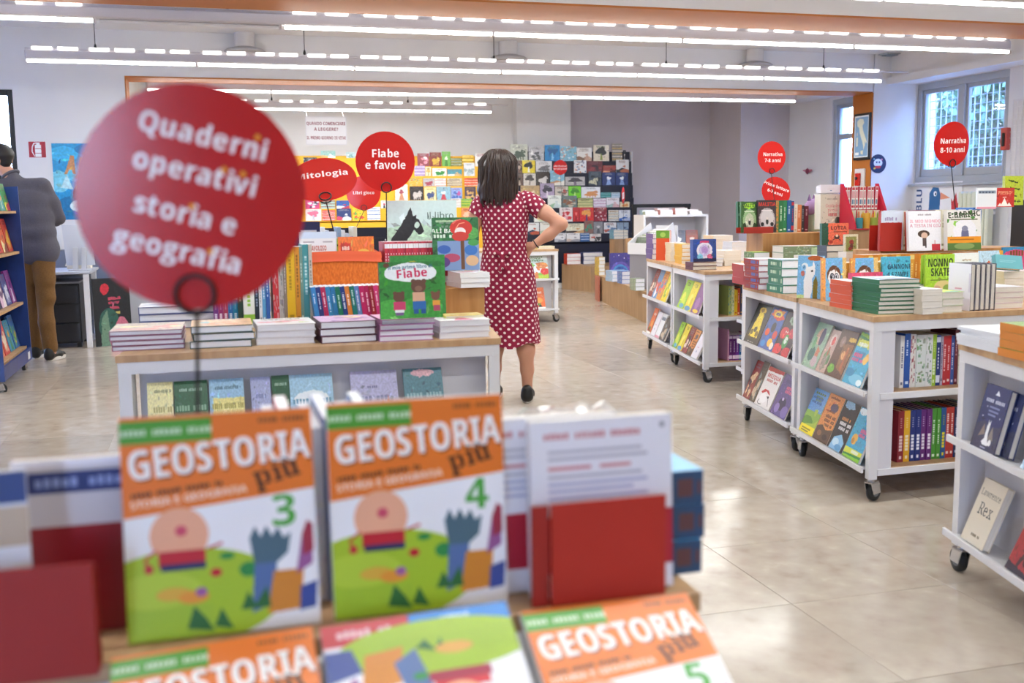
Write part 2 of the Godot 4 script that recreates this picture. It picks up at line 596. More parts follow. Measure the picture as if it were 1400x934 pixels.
func scene_art(r: Rect2i, style: String, c1: Color, c2: Color, sd: int) -> void:   # small loose pictures for the covers that are too small in the photograph to read
	var g := RandomNumberGenerator.new()
	g.seed = sd * 977 + 5
	var w := float(r.size.x)
	var h := float(r.size.y)
	var blob := func(cx, cy, rx, ry, c):
		var p := PackedVector2Array()
		var ph := g.randf() * TAU
		for k in 14:
			var an := TAU * k / 14
			var q := 1.0 + 0.22 * sin(an * 3 + ph) + 0.12 * sin(an * 5 - ph)
			p.append(Vector2(cx + cos(an) * rx * q, cy + sin(an) * ry * q))
		poly(r, p, c)
	if style == "dots":
		for k in 26: blob.call(g.randf() * w, g.randf() * h, w * 0.06, w * 0.06, c1 if k % 2 else c2)
	elif style == "tree":
		blob.call(w * 0.5, h * 0.38, w * 0.33, h * 0.24, c1)
		poly(r, PackedVector2Array([Vector2(w * 0.46, h * 0.5), Vector2(w * 0.54, h * 0.5), Vector2(w * 0.58, h * 0.92), Vector2(w * 0.42, h * 0.92)]), c2)
	elif style == "beast":
		blob.call(w * 0.5, h * 0.62, w * 0.32, h * 0.2, c1)
		blob.call(w * 0.72, h * 0.44, w * 0.15, h * 0.11, c1)
		for k in 4: poly(r, PackedVector2Array([Vector2(w * (0.28 + 0.14 * k), h * 0.7), Vector2(w * (0.34 + 0.14 * k), h * 0.7), Vector2(w * (0.34 + 0.14 * k), h * 0.92), Vector2(w * (0.29 + 0.14 * k), h * 0.92)]), c1)
		blob.call(w * 0.75, h * 0.43, w * 0.03, w * 0.03, c2)
	elif style == "kid":
		blob.call(w * 0.5, h * 0.45, w * 0.17, h * 0.13, c2)
		poly(r, PackedVector2Array([Vector2(w * 0.42, h * 0.55), Vector2(w * 0.58, h * 0.55), Vector2(w * 0.7, h * 0.95), Vector2(w * 0.3, h * 0.95)]), c1)
	elif style == "land":
		blob.call(w * 0.3, h * 0.95, w * 0.6, h * 0.3, c1)
		blob.call(w * 0.85, h * 1.0, w * 0.5, h * 0.35, c2)
		blob.call(w * 0.65, h * 0.5, w * 0.1, h * 0.08, c2)
	elif style == "mass":
		for k in 9: blob.call(w * (0.15 + 0.7 * g.randf()), h * (0.35 + 0.5 * g.randf()), w * (0.08 + 0.12 * g.randf()), h * (0.05 + 0.09 * g.randf()), c1 if k % 3 else c2)
	elif style == "stripes":
		for k in 6: page.fill_rect(Rect2i(r.position + Vector2i(0, int(h * (0.1 + 0.15 * k))), Vector2i(r.size.x, int(h * 0.06))), c1 if k % 2 else c2)
	for k in 2 + sd % 2:   # a line or two of title, too small to read
		var lw := w * (0.4 + 0.35 * g.randf())
		var n := 5 + g.randi() % 4
		for j in n:
			page.fill_rect(Rect2i(r.position + Vector2i(int((w - lw) / 2 + lw * j / n), int(h * (0.08 + 0.075 * k))), Vector2i(maxi(1, int(lw / n * 0.72)), maxi(1, int(h * 0.045)))), c2.lerp(Color.BLACK if c2.v > 0.5 else Color.WHITE, 0.35))

func swatch(c: Color, on := -1) -> Array:
	if on < 0: on = sheets.size() - 1
	var key := "swatch%d%s" % [on, c.to_html(false)]
	if not C.has(key):
		var r := alloc(6, 6, on)
		page.fill_rect(r, c)
		C[key] = [sheet_at, Rect2((Vector2(r.position) + Vector2.ONE * 2.5) / 2048.0, Vector2.ONE / 2048.0), c]
	return C[key]

func spine(c: Color, accent: Color, kind: int, on := -1) -> Array:
	if on < 0: on = sheets.size() - 1
	var key := "spine%d%s%s%d" % [on, c.to_html(false), accent.to_html(false), kind]
	if not C.has(key):
		var r := alloc(16, 96, on)
		page.fill_rect(r, c)
		var o := r.position
		if kind == 1:   # a block of lettering along the spine
			var hs := hash(key)
			for k in 6 + hs % 8: page.fill_rect(Rect2i(o + Vector2i(5, 10 + (hs / 8) % 14 + k * 4), Vector2i(4 + (hs / 64) % 3, 3 if (k + hs) % 5 else 1)), accent)
			page.fill_rect(Rect2i(o + Vector2i(4, 82 + hs % 5), Vector2i(8, 5)), accent)
		elif kind == 2:   # a label
			for k in 5: page.fill_rect(Rect2i(o + Vector2i(4, 46 + k * 6), Vector2i(8, 5)), accent)
			for k in 5: page.fill_rect(Rect2i(o + Vector2i(6, 14 + k * 4), Vector2i(4, 2)), accent.lerp(c, 0.4))
			page.fill_rect(Rect2i(o + Vector2i(5, 84), Vector2i(6, 6)), accent)
		elif kind == 3:   # bands at head and foot
			page.fill_rect(Rect2i(o + Vector2i(0, 4), Vector2i(16, 10)), accent)
			page.fill_rect(Rect2i(o + Vector2i(0, 76), Vector2i(16, 14)), accent)
			for k in 7: page.fill_rect(Rect2i(o + Vector2i(6, 24 + k * 6), Vector2i(4, 4)), accent)
		elif kind == 4:   # a picture running over the spine
			var g := RandomNumberGenerator.new()
			g.seed = hash(key)
			for k in 34: page.fill_rect(Rect2i(o + Vector2i(g.randi() % 13, 3 + g.randi() % 86), Vector2i(1 + g.randi() % 4, 2 + g.randi() % 6)).intersection(r), accent.lerp(c, g.randf() * 0.7).lerp(Color.from_hsv(g.randf(), 0.5, 0.6), 0.2))
		C[key] = [sheet_at, Rect2((Vector2(r.position) + Vector2.ONE * 0.5) / 2048.0, (Vector2(r.size) - Vector2.ONE) / 2048.0), c]
	return C[key]

const TONES := [["white", "f2f2f2"], ["grey", "8c8c90"], ["dark grey", "4a4a50"], ["black", "17171a"], ["red", "c8241e"], ["dark red", "7c1a1e"], ["pink", "e87ea4"], ["magenta", "b81f6a"], ["orange", "ec7a28"], ["yellow", "f0cb2c"], ["cream", "e9dfc4"], ["brown", "6e4a30"], ["tan", "b99a70"], ["lime green", "8cc63c"], ["green", "2f8a3c"], ["dark green", "1d4a30"], ["teal", "2c8f92"], ["light blue", "8cc4e6"], ["blue", "2a64b8"], ["navy blue", "1c2350"], ["purple", "5d2a80"], ["lilac", "b8a4d2"], ["pale green", "c4dcb8"]]

func tone(c: Color) -> String:
	var best := ""
	var d := 9.0
	for t in TONES:
		var q := Color(t[1])
		var e := (q.r - c.r) ** 2 + (q.g - c.g) ** 2 + (q.b - c.b) ** 2
		if e < d:
			d = e
			best = t[0]
	return best

# ------------------------------------------------------------------ books
# A book's own axes: it stands on its foot, front cover towards +z, spine at -x. Origin in the middle of the foot.
func book(called: String, label: String, pos: Vector3, basis: Basis, w: float, h: float, t: float, front: Array, spi: Array, hard := false, group := "", leaves := true, white := false) -> MeshInstance3D:
	var m := MB.new()
	var bt := 0.0025 if hard else 0.0009
	if t < 0.008: bt = 0.0006
	var x0 := -w / 2
	var x1 := w / 2
	var z0 := -t / 2
	var z1 := t / 2
	var fr: Rect2 = front[1]
	var sr: Rect2 = spi[1]
	var back: Rect2 = Rect2(sr.position + sr.size * Vector2(0.1, 0.02), sr.size * 0.01)
	m.quad(Vector3(x0, 0, z1), Vector3(x1, 0, z1), Vector3(x1, h, z1), Vector3(x0, h, z1), fr)
	m.quad(Vector3(x1, 0, z0), Vector3(x0, 0, z0), Vector3(x0, h, z0), Vector3(x1, h, z0), back)
	m.quad(Vector3(x0, 0, z0), Vector3(x0, 0, z1), Vector3(x0, h, z1), Vector3(x0, h, z0), sr)
	m.quad(Vector3(x1, 0, z1 - bt), Vector3(x0 + bt, 0, z1 - bt), Vector3(x0 + bt, h, z1 - bt), Vector3(x1, h, z1 - bt), back)
	m.quad(Vector3(x0 + bt, 0, z0 + bt), Vector3(x1, 0, z0 + bt), Vector3(x1, h, z0 + bt), Vector3(x0 + bt, h, z0 + bt), back)
	m.quad(Vector3(x0 + bt, 0, z1), Vector3(x0 + bt, 0, z0), Vector3(x0 + bt, h, z0), Vector3(x0 + bt, h, z1), back)
	for y in [0.0, h]:
		for q in [[x0, x1, z1 - bt, z1], [x0, x1, z0, z0 + bt], [x0, x0 + bt, z0 + bt, z1 - bt]]:
			if y > 0: m.quad(Vector3(q[0], y, q[3]), Vector3(q[1], y, q[3]), Vector3(q[1], y, q[2]), Vector3(q[0], y, q[2]), back)
			else: m.quad(Vector3(q[0], y, q[2]), Vector3(q[1], y, q[2]), Vector3(q[1], y, q[3]), Vector3(q[0], y, q[3]), back)
	m.quad(Vector3(x1, 0, z1), Vector3(x1, 0, z1 - bt), Vector3(x1, h, z1 - bt), Vector3(x1, h, z1), back)
	m.quad(Vector3(x1, 0, z0 + bt), Vector3(x1, 0, z0), Vector3(x1, h, z0), Vector3(x1, h, z0 + bt), back)
	var o := solo(called, m.mesh(), book_mats[front[0]], label, "book", pos, basis, group)
	if front[0] != spi[0]: push_error("cover and spine on different sheets: " + label)
	if not leaves:
		part(o, "pages", page_block(w, h, t, bt, 0.001), M.paper_white)
		return o
	part(o, "pages", page_block(w, h, t, bt, 0.004 if hard else 0.0006), M.paper_white if white else M.paper)
	return o

func page_block(w: float, h: float, t: float, bt: float, ins: float) -> ArrayMesh:
	var m := MB.new()
	var x0 := -w / 2 + bt
	var x1 := w / 2 - ins
	var z0 := -t / 2 + bt
	var z1 := t / 2 - bt
	var y0 := ins
	var y1 := h - ins
	var k := Rect2(0.1, 0, t * 18, 1)
	m.quad(Vector3(x1, y0, z1), Vector3(x1, y0, z0), Vector3(x1, y1, z0), Vector3(x1, y1, z1), k)
	m.quad(Vector3(x1, y1, z1), Vector3(x1, y1, z0), Vector3(x0, y1, z0), Vector3(x0, y1, z1), k)
	m.quad(Vector3(x0, y0, z1), Vector3(x0, y0, z0), Vector3(x1, y0, z0), Vector3(x1, y0, z1), k)
	return m.mesh()

func pair(front: Array, back_col: Variant = null, accent := Color.WHITE, kind := 0) -> Array:   # the spine that goes with a cover, on the same sheet
	var c: Color = front[2] if back_col == null else back_col
	return spine(c, accent, kind, front[0]) if kind else swatch(c, front[0])

const ORD := ["first", "second", "third", "fourth", "fifth", "sixth", "seventh", "eighth", "ninth", "tenth", "eleventh", "twelfth", "thirteenth", "fourteenth", "fifteenth", "sixteenth", "seventeenth", "eighteenth", "nineteenth", "twentieth", "twenty-first", "twenty-second", "twenty-third", "twenty-fourth", "twenty-fifth", "twenty-sixth", "twenty-seventh", "twenty-eighth", "twenty-ninth", "thirtieth"]

# books side by side with their spines towards +z of the yaw; p0 is the foot of the first one's outer spine edge; items [colour, thickness, height, accent, kind]
func row(p0: Vector3, yaw: float, items: Array, depth: float, place: String, lean := 0.0, called := "book", hard := false, white := false) -> void:
	var x := 0.0
	var q := Y(yaw) * Basis(Vector3.BACK, lean)
	for k in items.size():
		var it: Array = items[k]
		var c := Color(it[0])
		var sp := spine(c, Color(it[3]) if it.size() > 3 else Color.WHITE, it[4] if it.size() > 4 else 1)
		var t: float = it[1]
		var off := Vector3(t / 2, 0, -depth / 2) if lean >= 0 else Vector3(-t / 2, 0, -depth / 2)
		var foot := p0 + Y(yaw) * Vector3(x if lean >= 0 else x + t / cos(lean), 0, rng.randf_range(-0.006, 0.0))
		book(called, "%s spine, %s in row %s" % [tone(c), ORD[k], place], foot + q * off, q * Basis(Vector3.UP, PI / 2), depth, it[2], t, sp, sp, hard, "books in the row " + place, true, white)
		x += (t + 0.0008) / cos(lean)

# books lying flat on each other, front cover up; pos is the middle of the base; the spine points to -x of the yaw. items from low to high: [cover or colour, width, height, thickness]
func pile(pos: Vector3, yaw: float, n: int, w: float, h: float, t: float, cover: Variant, spine_col: Color, place: String, hard := true, jit := 0.006, accent := Color.WHITE, kind := 0, white := false, called := "book") -> float:
	var y := pos.y + 0.0006
	for k in n:
		var front: Array = C[cover] if cover is String else swatch(cover)
		var sp := spine(spine_col, accent, kind, front[0]) if kind else swatch(spine_col, front[0])
		var an := yaw + rng.randf_range(-0.04, 0.04)
		var off := Vector3(rng.randf_range(-jit, jit), 0, rng.randf_range(-jit, jit))
		var b := Y(an) * Basis(Vector3.RIGHT, -PI / 2)
		var foot := Vector3(pos.x, y + t / 2, pos.z) + Y(yaw) * off + Y(an) * Vector3(0, 0, h / 2)
		var from_top := n - 1 - k
		var what := "%s book, %s in pile " % [tone(spine_col), "topmost" if from_top == 0 else ORD[from_top] + " from top"]
		if called == "book": called = "hardback" if hard else "paperback"
		book(called, what + place, foot, b, w, h, t, front, sp, hard, "books in the pile " + place, true, white)
		y += t + 0.0006
	return y

# a book standing with its cover showing; the foot's middle is at pos; tilt leans it back
func face(label: String, pos: Vector3, yaw: float, tilt: float, w: float, h: float, t: float, cover: String, hard := false, group := "", roll := 0.0, called := "book", spine_col: Variant = null) -> MeshInstance3D:
	var f: Array = C[cover]
	var b := Y(yaw) * Basis(Vector3.BACK, roll) * Basis(Vector3.RIGHT, -tilt)
	var foot := pos + Y(yaw) * Vector3(0, sin(absf(tilt)) * t / 2 + sin(absf(roll)) * w / 2 + 0.0006, 0)
	return book(called, label, foot, b, w, h, t, f, pair(f, spine_col), hard, group)

# the same from a rectangle in the photograph and a distance; y is the height of what it stands on
func face_px(label: String, x0: float, y0: float, x1: float, y1: float, d: float, y: float, yaw: float, tilt: float, t: float, cover: String, hard := false, group := "", called := "book", roll := 0.0) -> MeshInstance3D:
	var p := at_d((x0 + x1) / 2, y1, d)
	if y > -1: p.y = y
	var f: float = d / F
	var h := (y1 - y0) * f * 1.01 / cos(tilt)
	if y > -1 and tilt < 0.6: h = (at_d((x0 + x1) / 2, y0, d + sin(tilt) * h).y - y) / cos(tilt)
	return face(label, p, yaw, tilt, (x1 - x0) * f / maxf(0.4, cos(yaw - atan2(-(p.x), d))), h, t, cover, hard, group, roll, called)

func covers() -> void:
	new_sheet()
	# ---- signs, posters and posts
	draw("sign_quaderni", 512, 512, "b c01f1c|t 56 24 12.5 15 b ffffff Quaderni|t 52 40 12.5 15 b ffffff operativi|t 47 58 12.5 15 b ffffff storia e|t 43 74 12.5 15 b ffffff geografia|e 79.5 24 1.3 1.3 f0a030|e 64.5 38 1.3 1.3 f0a030|e 72.5 40 1.3 1.3 f0a030|e 50 54 1.3 1.3 f0a030|e 57 74 1.3 1.3 f0a030")
	draw("sign_fiabe", 256, 256, "b c9231f|t 50 38 18 0 b fff4f0 Fiabe|t 50 57 18 0 b fff4f0 e favole")
	draw("sign_mitologia", 256, 256, "b cf2d27|t 50 40 17 0 b fff4f0 Mitologia")
	draw("sign_libri", 256, 256, "b d8322a|t 50 50 12.5 0 b fff4f0 Libri gioco")
	draw("sign_narrativa7", 256, 256, "b cf2a26|t 54 42 15 0 b fff4f0 Narrativa|t 54 61 15 0 b fff4f0 7-8 anni")
	draw("sign_narrativa8", 256, 256, "b c9231f|t 52 44 16 -2 b fff4f0 Narrativa|t 52 64 16 -2 b fff4f0 8-10 anni")
	draw("sign_prime", 256, 256, "b c9231f|t 52 34 14 18 b fff4f0 Prime letture|t 46 54 14 18 b fff4f0 6-7 anni")
	draw("sign_small", 128, 128, "b d02a2a|t 50 42 15 0 b fff0f0 albi illustrati|t 50 60 15 0 b fff0f0 per più grandi")
	draw("sign_tag", 64, 96, "b d0282e|r 24 34 52 36 f4eef0|r 32 42 36 5 b0a8b8|r 32 52 30 5 b0a8b8")
	draw("sign_notice", 256, 176, "b dcdce6|r 2 3 96 94 e6e6ee|t 50 26 15 0 b 7a1a3a QUANDO COMINCIARE|t 50 46 15 0 b 7a1a3a A LEGGERE?|t 50 76 15 0 b 7a1a3a IL PRIMO GIORNO DI VITA!")
	draw("extinguisher", 96, 96, "b f0f0f2|r 3 3 94 94 a8142e|r 38 22 34 72 f0f0f4|r 46 8 20 14 f0f0f4|p f0f0f4 46 8 30 12 20 34 18 62 32 92 36 90 24 62 26 36 34 18 46 14|r 38 44 34 3 a8142e|r 38 70 34 3 a8142e")
	draw("poster_ani", 256, 352, "b 2196d0|e 20 14 26 10 39b4e6|e 70 8 30 8 1b7fc0|e 60 40 40 12 58c0e4|e 10 50 20 14 7ad0ea|p bfe6f2 12 58 24 40 34 60|p a8dcee 55 62 70 44 88 66|e 30 85 30 16 1878b0|e 75 88 34 16 1468a0|e 42 67 9 11 1c2c40|e 42 58 4 4 c9a088|e 62 64 10 12 18283c|e 62 54 4 4 c9a088|e 50 82 24 9 d8eef6|e 52 82 8 5 203850|p c88a5c 20 40 32 16 38 16 40 40 35 40 33 34 28 34 25 40|p c88a5c 45 37 49 18 53 18 58 28 60 18 64 18 61 37 57 37 52 28 50 37|p c88a5c 68 36 71 17 76 17 73 36|p c88a5c 80 36 83 17 95 17 94 22 87 22 86 36")
	draw("italy_map", 128, 184, "b 1c1d22|r 5 4 90 92 e8eef2|r 9 7 82 86 7fa6cc|p dcdccb 20 16 36 10 60 12 66 20 56 26 60 36 74 50 86 62 82 66 74 60 74 70 66 80 64 72 58 62 48 52 38 40 34 30 22 26|p e4dcc0 46 82 64 80 62 90 50 88|p e4dcc0 18 52 28 50 28 70 18 72|p d8c8b0 20 42 26 40 26 48 20 48|r 12 84 24 6 f2f4f4")
	draw("sticker_round", 96, 96, "b 1b2446|e 50 50 46 46 24305a|e 50 46 26 22 dfe6f0|e 42 42 5 5 203a70|e 58 42 5 5 203a70|p c8343c 30 60 70 60 62 74 38 74|e 30 74 6 5 e0c040|e 72 28 5 5 e08aa0|e 26 26 4 4 8ad0e0")
	draw("desk_board", 128, 224, "b 1c2026|e 32 16 12 8 c42c3c|r 40 28 34 4 b04058|r 40 35 30 4 b04058|r 44 42 26 4 b04058|r 46 50 24 3 c0b060|e 40 70 28 26 2c5a50|p 6a8a74 20 60 36 46 44 100 14 100|e 74 82 20 24 c06a80|e 52 92 14 12 d07a90")
	draw("rollup_text", 96, 128, "b e8e8ee|r 10 10 60 6 b0b0c0|r 10 24 70 4 c0c0cc|r 10 34 64 4 c0c0cc")
	draw("blu_banner", 320, 160, "b e6e6ea|t 12 50 34 -90 b 2a4a80 BLU|p 1f5f96 32 92 33 30 40 14 52 16 56 34 55 92|e 45 32 3.5 7 f0f4f8|e 46 33 1.6 3.5 102030|p e09070 56 28 76 44 56 48|p c02a36 80 88 78 44 84 60 96 56 98 92|p c02a36 80 60 88 30 92 62")
	draw("bookmark_strip", 48, 160, "b f2f0ee|r 10 4 80 12 d04050|r 10 20 80 30 e8b0b8|r 20 56 60 20 7090b0|r 10 82 80 10 d04050")
	draw("rack_print", 96, 160, "b c01f3a|u 50 60 10 0 ffe8ec 6|e 50 76 28 10 d8415a")
	new_sheet()
	draw("photo_strip", 128, 224, "b dfe3ec|r 0 0 100 16 3a4f86|p 8fb0d8 0 8 30 4 60 14 0 30|r 0 18 100 20 c8b49c|e 40 28 26 8 8a5a3c|r 0 38 100 24 eef0f4|r 4 62 90 16 b0a684|e 40 70 20 6 6a5a3c|r 0 80 100 20 f0f0f2")
	# ---- covers of the near books
	var geo := "b f5f3f2|p ea7a22 0 0 100 0 100 37 0 45|r 0 2 47 10 4d9c2e|u 24 7 3.6 0 d8ecc8 18|u 84 4.5 3 0 8a4a1c 12|t 51.6 21.4 18.5 -4 b 8a3c10 GEOSTORIA|t 50.6 20.4 18.5 -4 b fffaf4 GEOSTORIA|t 51 20.4 18.5 -4 b fffaf4 GEOSTORIA|t 80 29.5 12 -14 bs 20140c più|u 28 33.5 3 -5 4a240c 22|t 34 37.6 4.6 -5 b fff0e0 STORIA E GEOGRAFIA|t 83 48 20 0 b 4aa63a N|e 30 82 52 22 a9c62a|r 0 86 44 14 a4c430|e 16 78 22 8 b9d23c|e 28 54 15 12.5 f0b08c|e 29 52 3 2.4 d8506a|r 17 61 24 7 c4202e|r 18 66.5 23 3 232a5e|l c4202e 1.4 16 60 10 64 13 68|l c4202e 1.4 42 61 50 59|e 12 68 2.4 2 c4202e|e 46 72 3 2 c4202e|e 52 65 4 1.6 2c8a44|e 63 72 5 3.4 2c8a44|p 4c6a78 64 58 67 53 70 58 73 53 76 58 79 54 82 59 86 57 84 66 78 70 66 70|p 5672a4 66 70 78 70 76 88 64 92|p d8892c 76 74 92 74 90 92 72 93|p 9c5a92 92 58 98 57 97 72 88 76|p a02a40 92 58 95 52 98 54 98 66 92 68|p 3c4f96 90 82 99 80 98 92 89 93|p 2c6a34 58 90 62 82 66 88 72 80 74 90|p 2c6a34 30 96 34 86 40 92 44 98|p 2c6a34 44 96 48 88 54 98|e 24 80 9 3 e0b040|e 34 82 8 3 e89a34|e 38 80 3 2 a05aa0"
	for k in ["3", "4", "5"]: draw("geo" + k, 288, 368, geo.replace("b 4aa63a N", "b 4aa63a " + k))
	draw("geo_back", 288, 368, "b f4f2f2|r 0 0 46 12 c42030|u 22 6 5 0 f6d0d4 8|r 46 0 54 9 2f86d0|u 72 4.5 4.5 0 cfe4fa 6|e 58 18 52 14 a4c22c|r 30 12 70 10 a0be2a|p 3c4f96 0 14 14 14 18 26 0 30|p d8892c 20 18 40 16 36 34 16 36|p 9c5a92 0 38 14 28 20 42 4 52|p 5672a4 34 24 46 18 52 40 40 46|p 4c6a78 36 44 54 40 52 54 44 48 40 56 34 50|p 2c6a34 46 18 52 14 56 20 60 14 62 22|e 66 20 10 3 e0a84a|r 50 31 32 5 a82040|r 52 36 28 4 d8303c|e 64 48 14 11 f0b08c|e 64 52 3 2.4 d8506a|e 46 32 4 2 2c8a44|p ea7a22 60 100 100 70 100 100")
	draw("red_white", 224, 288, "b e9e6ea|u 45 9 5 0 c87a80 20|r 12 17 66 1.6 b8b4bc|r 12 21 70 1.6 b8b4bc|r 12 26 30 2 d08a90|r 48 26 22 2 d08a90|r 12 31 66 1.6 b8b4bc|r 12 35 70 1.6 b0b0c8|r 12 39 60 1.6 b0b0c8|r 12 43 70 1.6 b0b0c8|e 93 6 1.8 1.6 8a8a90|r 0 54 100 32 b42436")
	draw("red_card", 64, 96, "b b8321f")
	draw("dark_red_card", 64, 96, "b 9c1d14")
	draw("blue_band", 224, 288, "b c9c3c6|r 0 0 100 4 eceaf0|r 0 7 100 12 26346c|u 40 13 7 0 8a98c8 11|r 70 8 24 6 5a70b0|r 0 38 100 62 8c1a22")
	new_sheet()
	# ---- the fairy-tale table
	draw("fiabe", 256, 240, "b 3f9a3c|p 348a36 0 30 100 10 100 60 0 70|e 18 86 30 20 4dab45|r 0 0 100 10 2f7a3a|e 12 6 5 4 6a3a28|e 50 14 34 12 f0f4f6|e 24 20 16 12 f0f4f6|e 76 20 16 12 f0f4f6|e 50 26 30 10 f0f4f6|t 50 10 8 -2 b 2a6a8a il mio primo libro di|t 52 22 21 -3 b d4205a Fiabe|e 62 44 12 12 6a4638|e 54 35 4 4 6a4638|e 71 35 4 4 6a4638|e 62 48 6 5 8a6450|r 52 54 20 18 e0b090|r 52 70 21 14 2a6ab0|r 53 84 8 8 1f5494|r 65 84 8 8 1f5494|e 30 62 9 9 6a4638|e 24 55 3.4 3.4 6a4638|e 36 55 3.4 3.4 6a4638|r 21 70 19 15 d0406c|r 23 84 15 5 f0f0f0|r 24 89 13 5 7a5a8a|e 89 62 7 7 7a5040|e 84 56 3 3 7a5040|e 94 56 3 3 7a5040|r 84 69 12 10 e8a040|r 85 78 11 10 b84a6a")
	draw("yellow_tag", 96, 240, "b 3c9044|e 40 30 40 22 e8c83a|e 40 70 30 16 d86a86|e 50 92 40 12 3a7ab0")
	draw("il_libro", 320, 208, "b cfe6d4|p b8d8be 0 60 60 30 100 70 100 100 0 100|e 70 20 40 18 dcecec|p 2c2a30 0 100 8 66 26 34 34 14 38 28 47 32 52 54 46 60 38 50 28 62 22 100|e 42 40 4 6 d0e4d8|p 2c2a30 26 100 30 80 40 88 42 100|e 26 94 7 9 d8b088|e 36 92 3 6 d8ead8|t 76 42 22 0 n 9ab8ae il libro|l 5a6a66 1 60 22 62 34|l 5a6a66 1 88 8 90 12")
	draw("ali_baba", 192, 256, "b 2d6a3e|g dots 3d8a4c 1d4a2c 4|e 80 30 22 12 57a050|r 8 5 50 4 a8c8a0|t 30 26 11 0 b e8f0e8 ALÌ BABÀ|u 32 35 9 0 d8e8d8 11|r 10 44 90 56 7a94c0|e 62 20 24 16 c8342c|e 60 27 12 8 ece0dc|e 60 36 18 9 c43a30|l e07060 3 44 12 52 6 62 4|l f0a080 2 50 22 58 12 70 10|r 60 44 8 54 6a4630|e 24 60 14 8 3a62b0|e 40 76 18 8 b04a68|e 82 62 14 10 3a70b8|e 84 82 14 10 d8b088|e 20 84 16 10 5a3a80|e 88 48 12 6 4a9a50")
	draw("favoloso", 160, 96, "b ece9ec|t 50 22 15 0 b c05a50 FAVOLOSO|r 10 6 30 3 b8b0b8|r 64 6 26 3 b8b0b8")
	draw("orange_card", 160, 96, "b ee7a34|r 6 14 30 16 d83a30|u 21 24 12 0 fbe0d0 5|e 70 40 22 14 f0c050|r 10 62 84 20 b06aa0|r 46 58 40 16 7a4aa0|r 60 66 30 14 3a66b0")
	draw("pastel_card", 160, 96, "b d4dff0|r 12 60 26 8 8a96b8|r 56 60 34 8 b88aa0")
	draw("galline1", 96, 128, "b f1e6a8|e 30 86 34 10 c8443c|p c8443c 4 80 18 92 4 98|u 60 14 6 0 8a8a60 15|u 58 42 12 0 b8a868 8|e 96 96 4 4 303030")
	draw("galline2", 96, 128, "b 2f6140|u 50 14 6 0 a8c8b0 15|u 50 42 12 0 8ab090 11|e 50 90 30 14 4d8a54")
	draw("galline3", 96, 128, "b 9cc4dc|r 10 30 90 70 ecdf8c|u 50 14 6 0 5a7a90 15|u 52 42 12 0 b0a050 16|e 38 70 6 4 303030|e 60 80 8 4 d8a080")
	draw("galline4", 96, 128, "b a9aed2|u 50 30 10 0 7a80b0 7|e 50 86 40 18 c8543c|p c8543c 10 70 20 50 34 76")
	draw("galline5", 96, 128, "b a4cbe0|e 50 40 42 14 eef4f6|u 50 42 11 0 6a98b0 12|e 26 70 8 6 4a8a4a|e 60 76 12 6 c06a50|e 82 72 8 5 d88a70")
	draw("galline6", 96, 128, "b b8b4d6|u 46 26 6 0 7a76a0 5|u 40 44 11 0 8a88b0 9|p d0685a 60 70 66 46 72 66 78 40 84 66 92 50 94 84 58 84|e 74 90 24 12 f0ece8")
	draw("galline7", 96, 128, "b 4f7f8c|e 50 8 30 6 d8a8b0|u 50 44 11 0 8ab0b8 11|e 50 84 10 8 e0c060|e 80 84 10 8 cfd8dc")
	for a in [["flat1", "c9b3a4|g mass d88a80 e8d8a0 1"], ["flat2", "d9a878|g mass d8884c 6aa0b0 2"], ["flat3", "e8e6ea|g mass e89aa8 b8c878 3"], ["flat4", "c8a8d0|g mass 8a5aa8 f0d88a 4"], ["flat5", "d69ac4|g land b86aa8 e8c0d8 5"], ["flat6", "eceaee|g kid d06a8a e8b8c8 6"], ["flat7", "dcdce6|g mass 7a86b8 c86a6a 7"], ["flat8", "d8c060|g mass b08a30 e8e0a0 8"]]: draw(a[0], 96, 112, "b " + a[1])
	new_sheet()
	# ---- the carts by the aisle
	draw("rex", 128, 176, "b ded3c0|t 50 22 13 0 s 6a645c Lawrence|t 52 47 24 0 s 2e3234 Rex|u 52 86 6 0 6a5c40 8")
	draw("cat", 128, 176, "b 242f63|p 3a3c58 0 66 30 56 60 64 100 56 100 100 0 100|u 54 24 8 0 c8cce0 13|r 34 32 40 3 7a84b0|r 34 38 38 3 7a84b0|r 36 44 30 3 7a84b0|p e8ecf4 44 14 52 6 62 14|p 8a7a70 20 82 34 60 44 76|p 8a8078 58 82 68 60 80 82|p f0f0f4 46 62 50 58 56 62 56 74 62 86 70 88 64 92 44 92 38 88 46 82|p f0f0f4 48 60 48 52 52 58 56 52 56 62|e 70 86 6 5 f0f0f4|e 18 50 2 1.4 d8dcf0|e 84 46 1.6 1.2 d8dcf0|e 26 34 1.6 1.2 d8dcf0|r 40 95 20 2 a0a4c0")
	draw("red_run", 112, 160, "b a4201e|r 6 18 90 3 e8b8b0|p 40100e 40 50 48 46 54 54 56 70 66 84 60 86 50 76 40 90 32 88 42 70|e 50 44 5 3.6 200808|p 2a1828 0 86 100 96 100 100 0 100|e 80 60 16 10 c8442e")
	draw("sky_white", 96, 140, "b b9d3ea|e 50 20 40 10 e8f0f8|r 20 30 10 40 2a5a9a|r 36 40 40 8 5a86b8|e 60 88 50 20 2a3058")
	draw("cage", 112, 160, "b 2a2b2e|p e8cf3a 36 12 60 8 74 60 76 90 18 90 22 60|e 48 16 22 8 d8b83a|e 46 16 10 5 8a6a20|e 30 72 9 7 6a5a24|e 48 64 10 7 4a4420|e 64 74 10 7 7a6428|r 18 84 58 6 3a3620|r 26 95 40 2 a8a8a8")
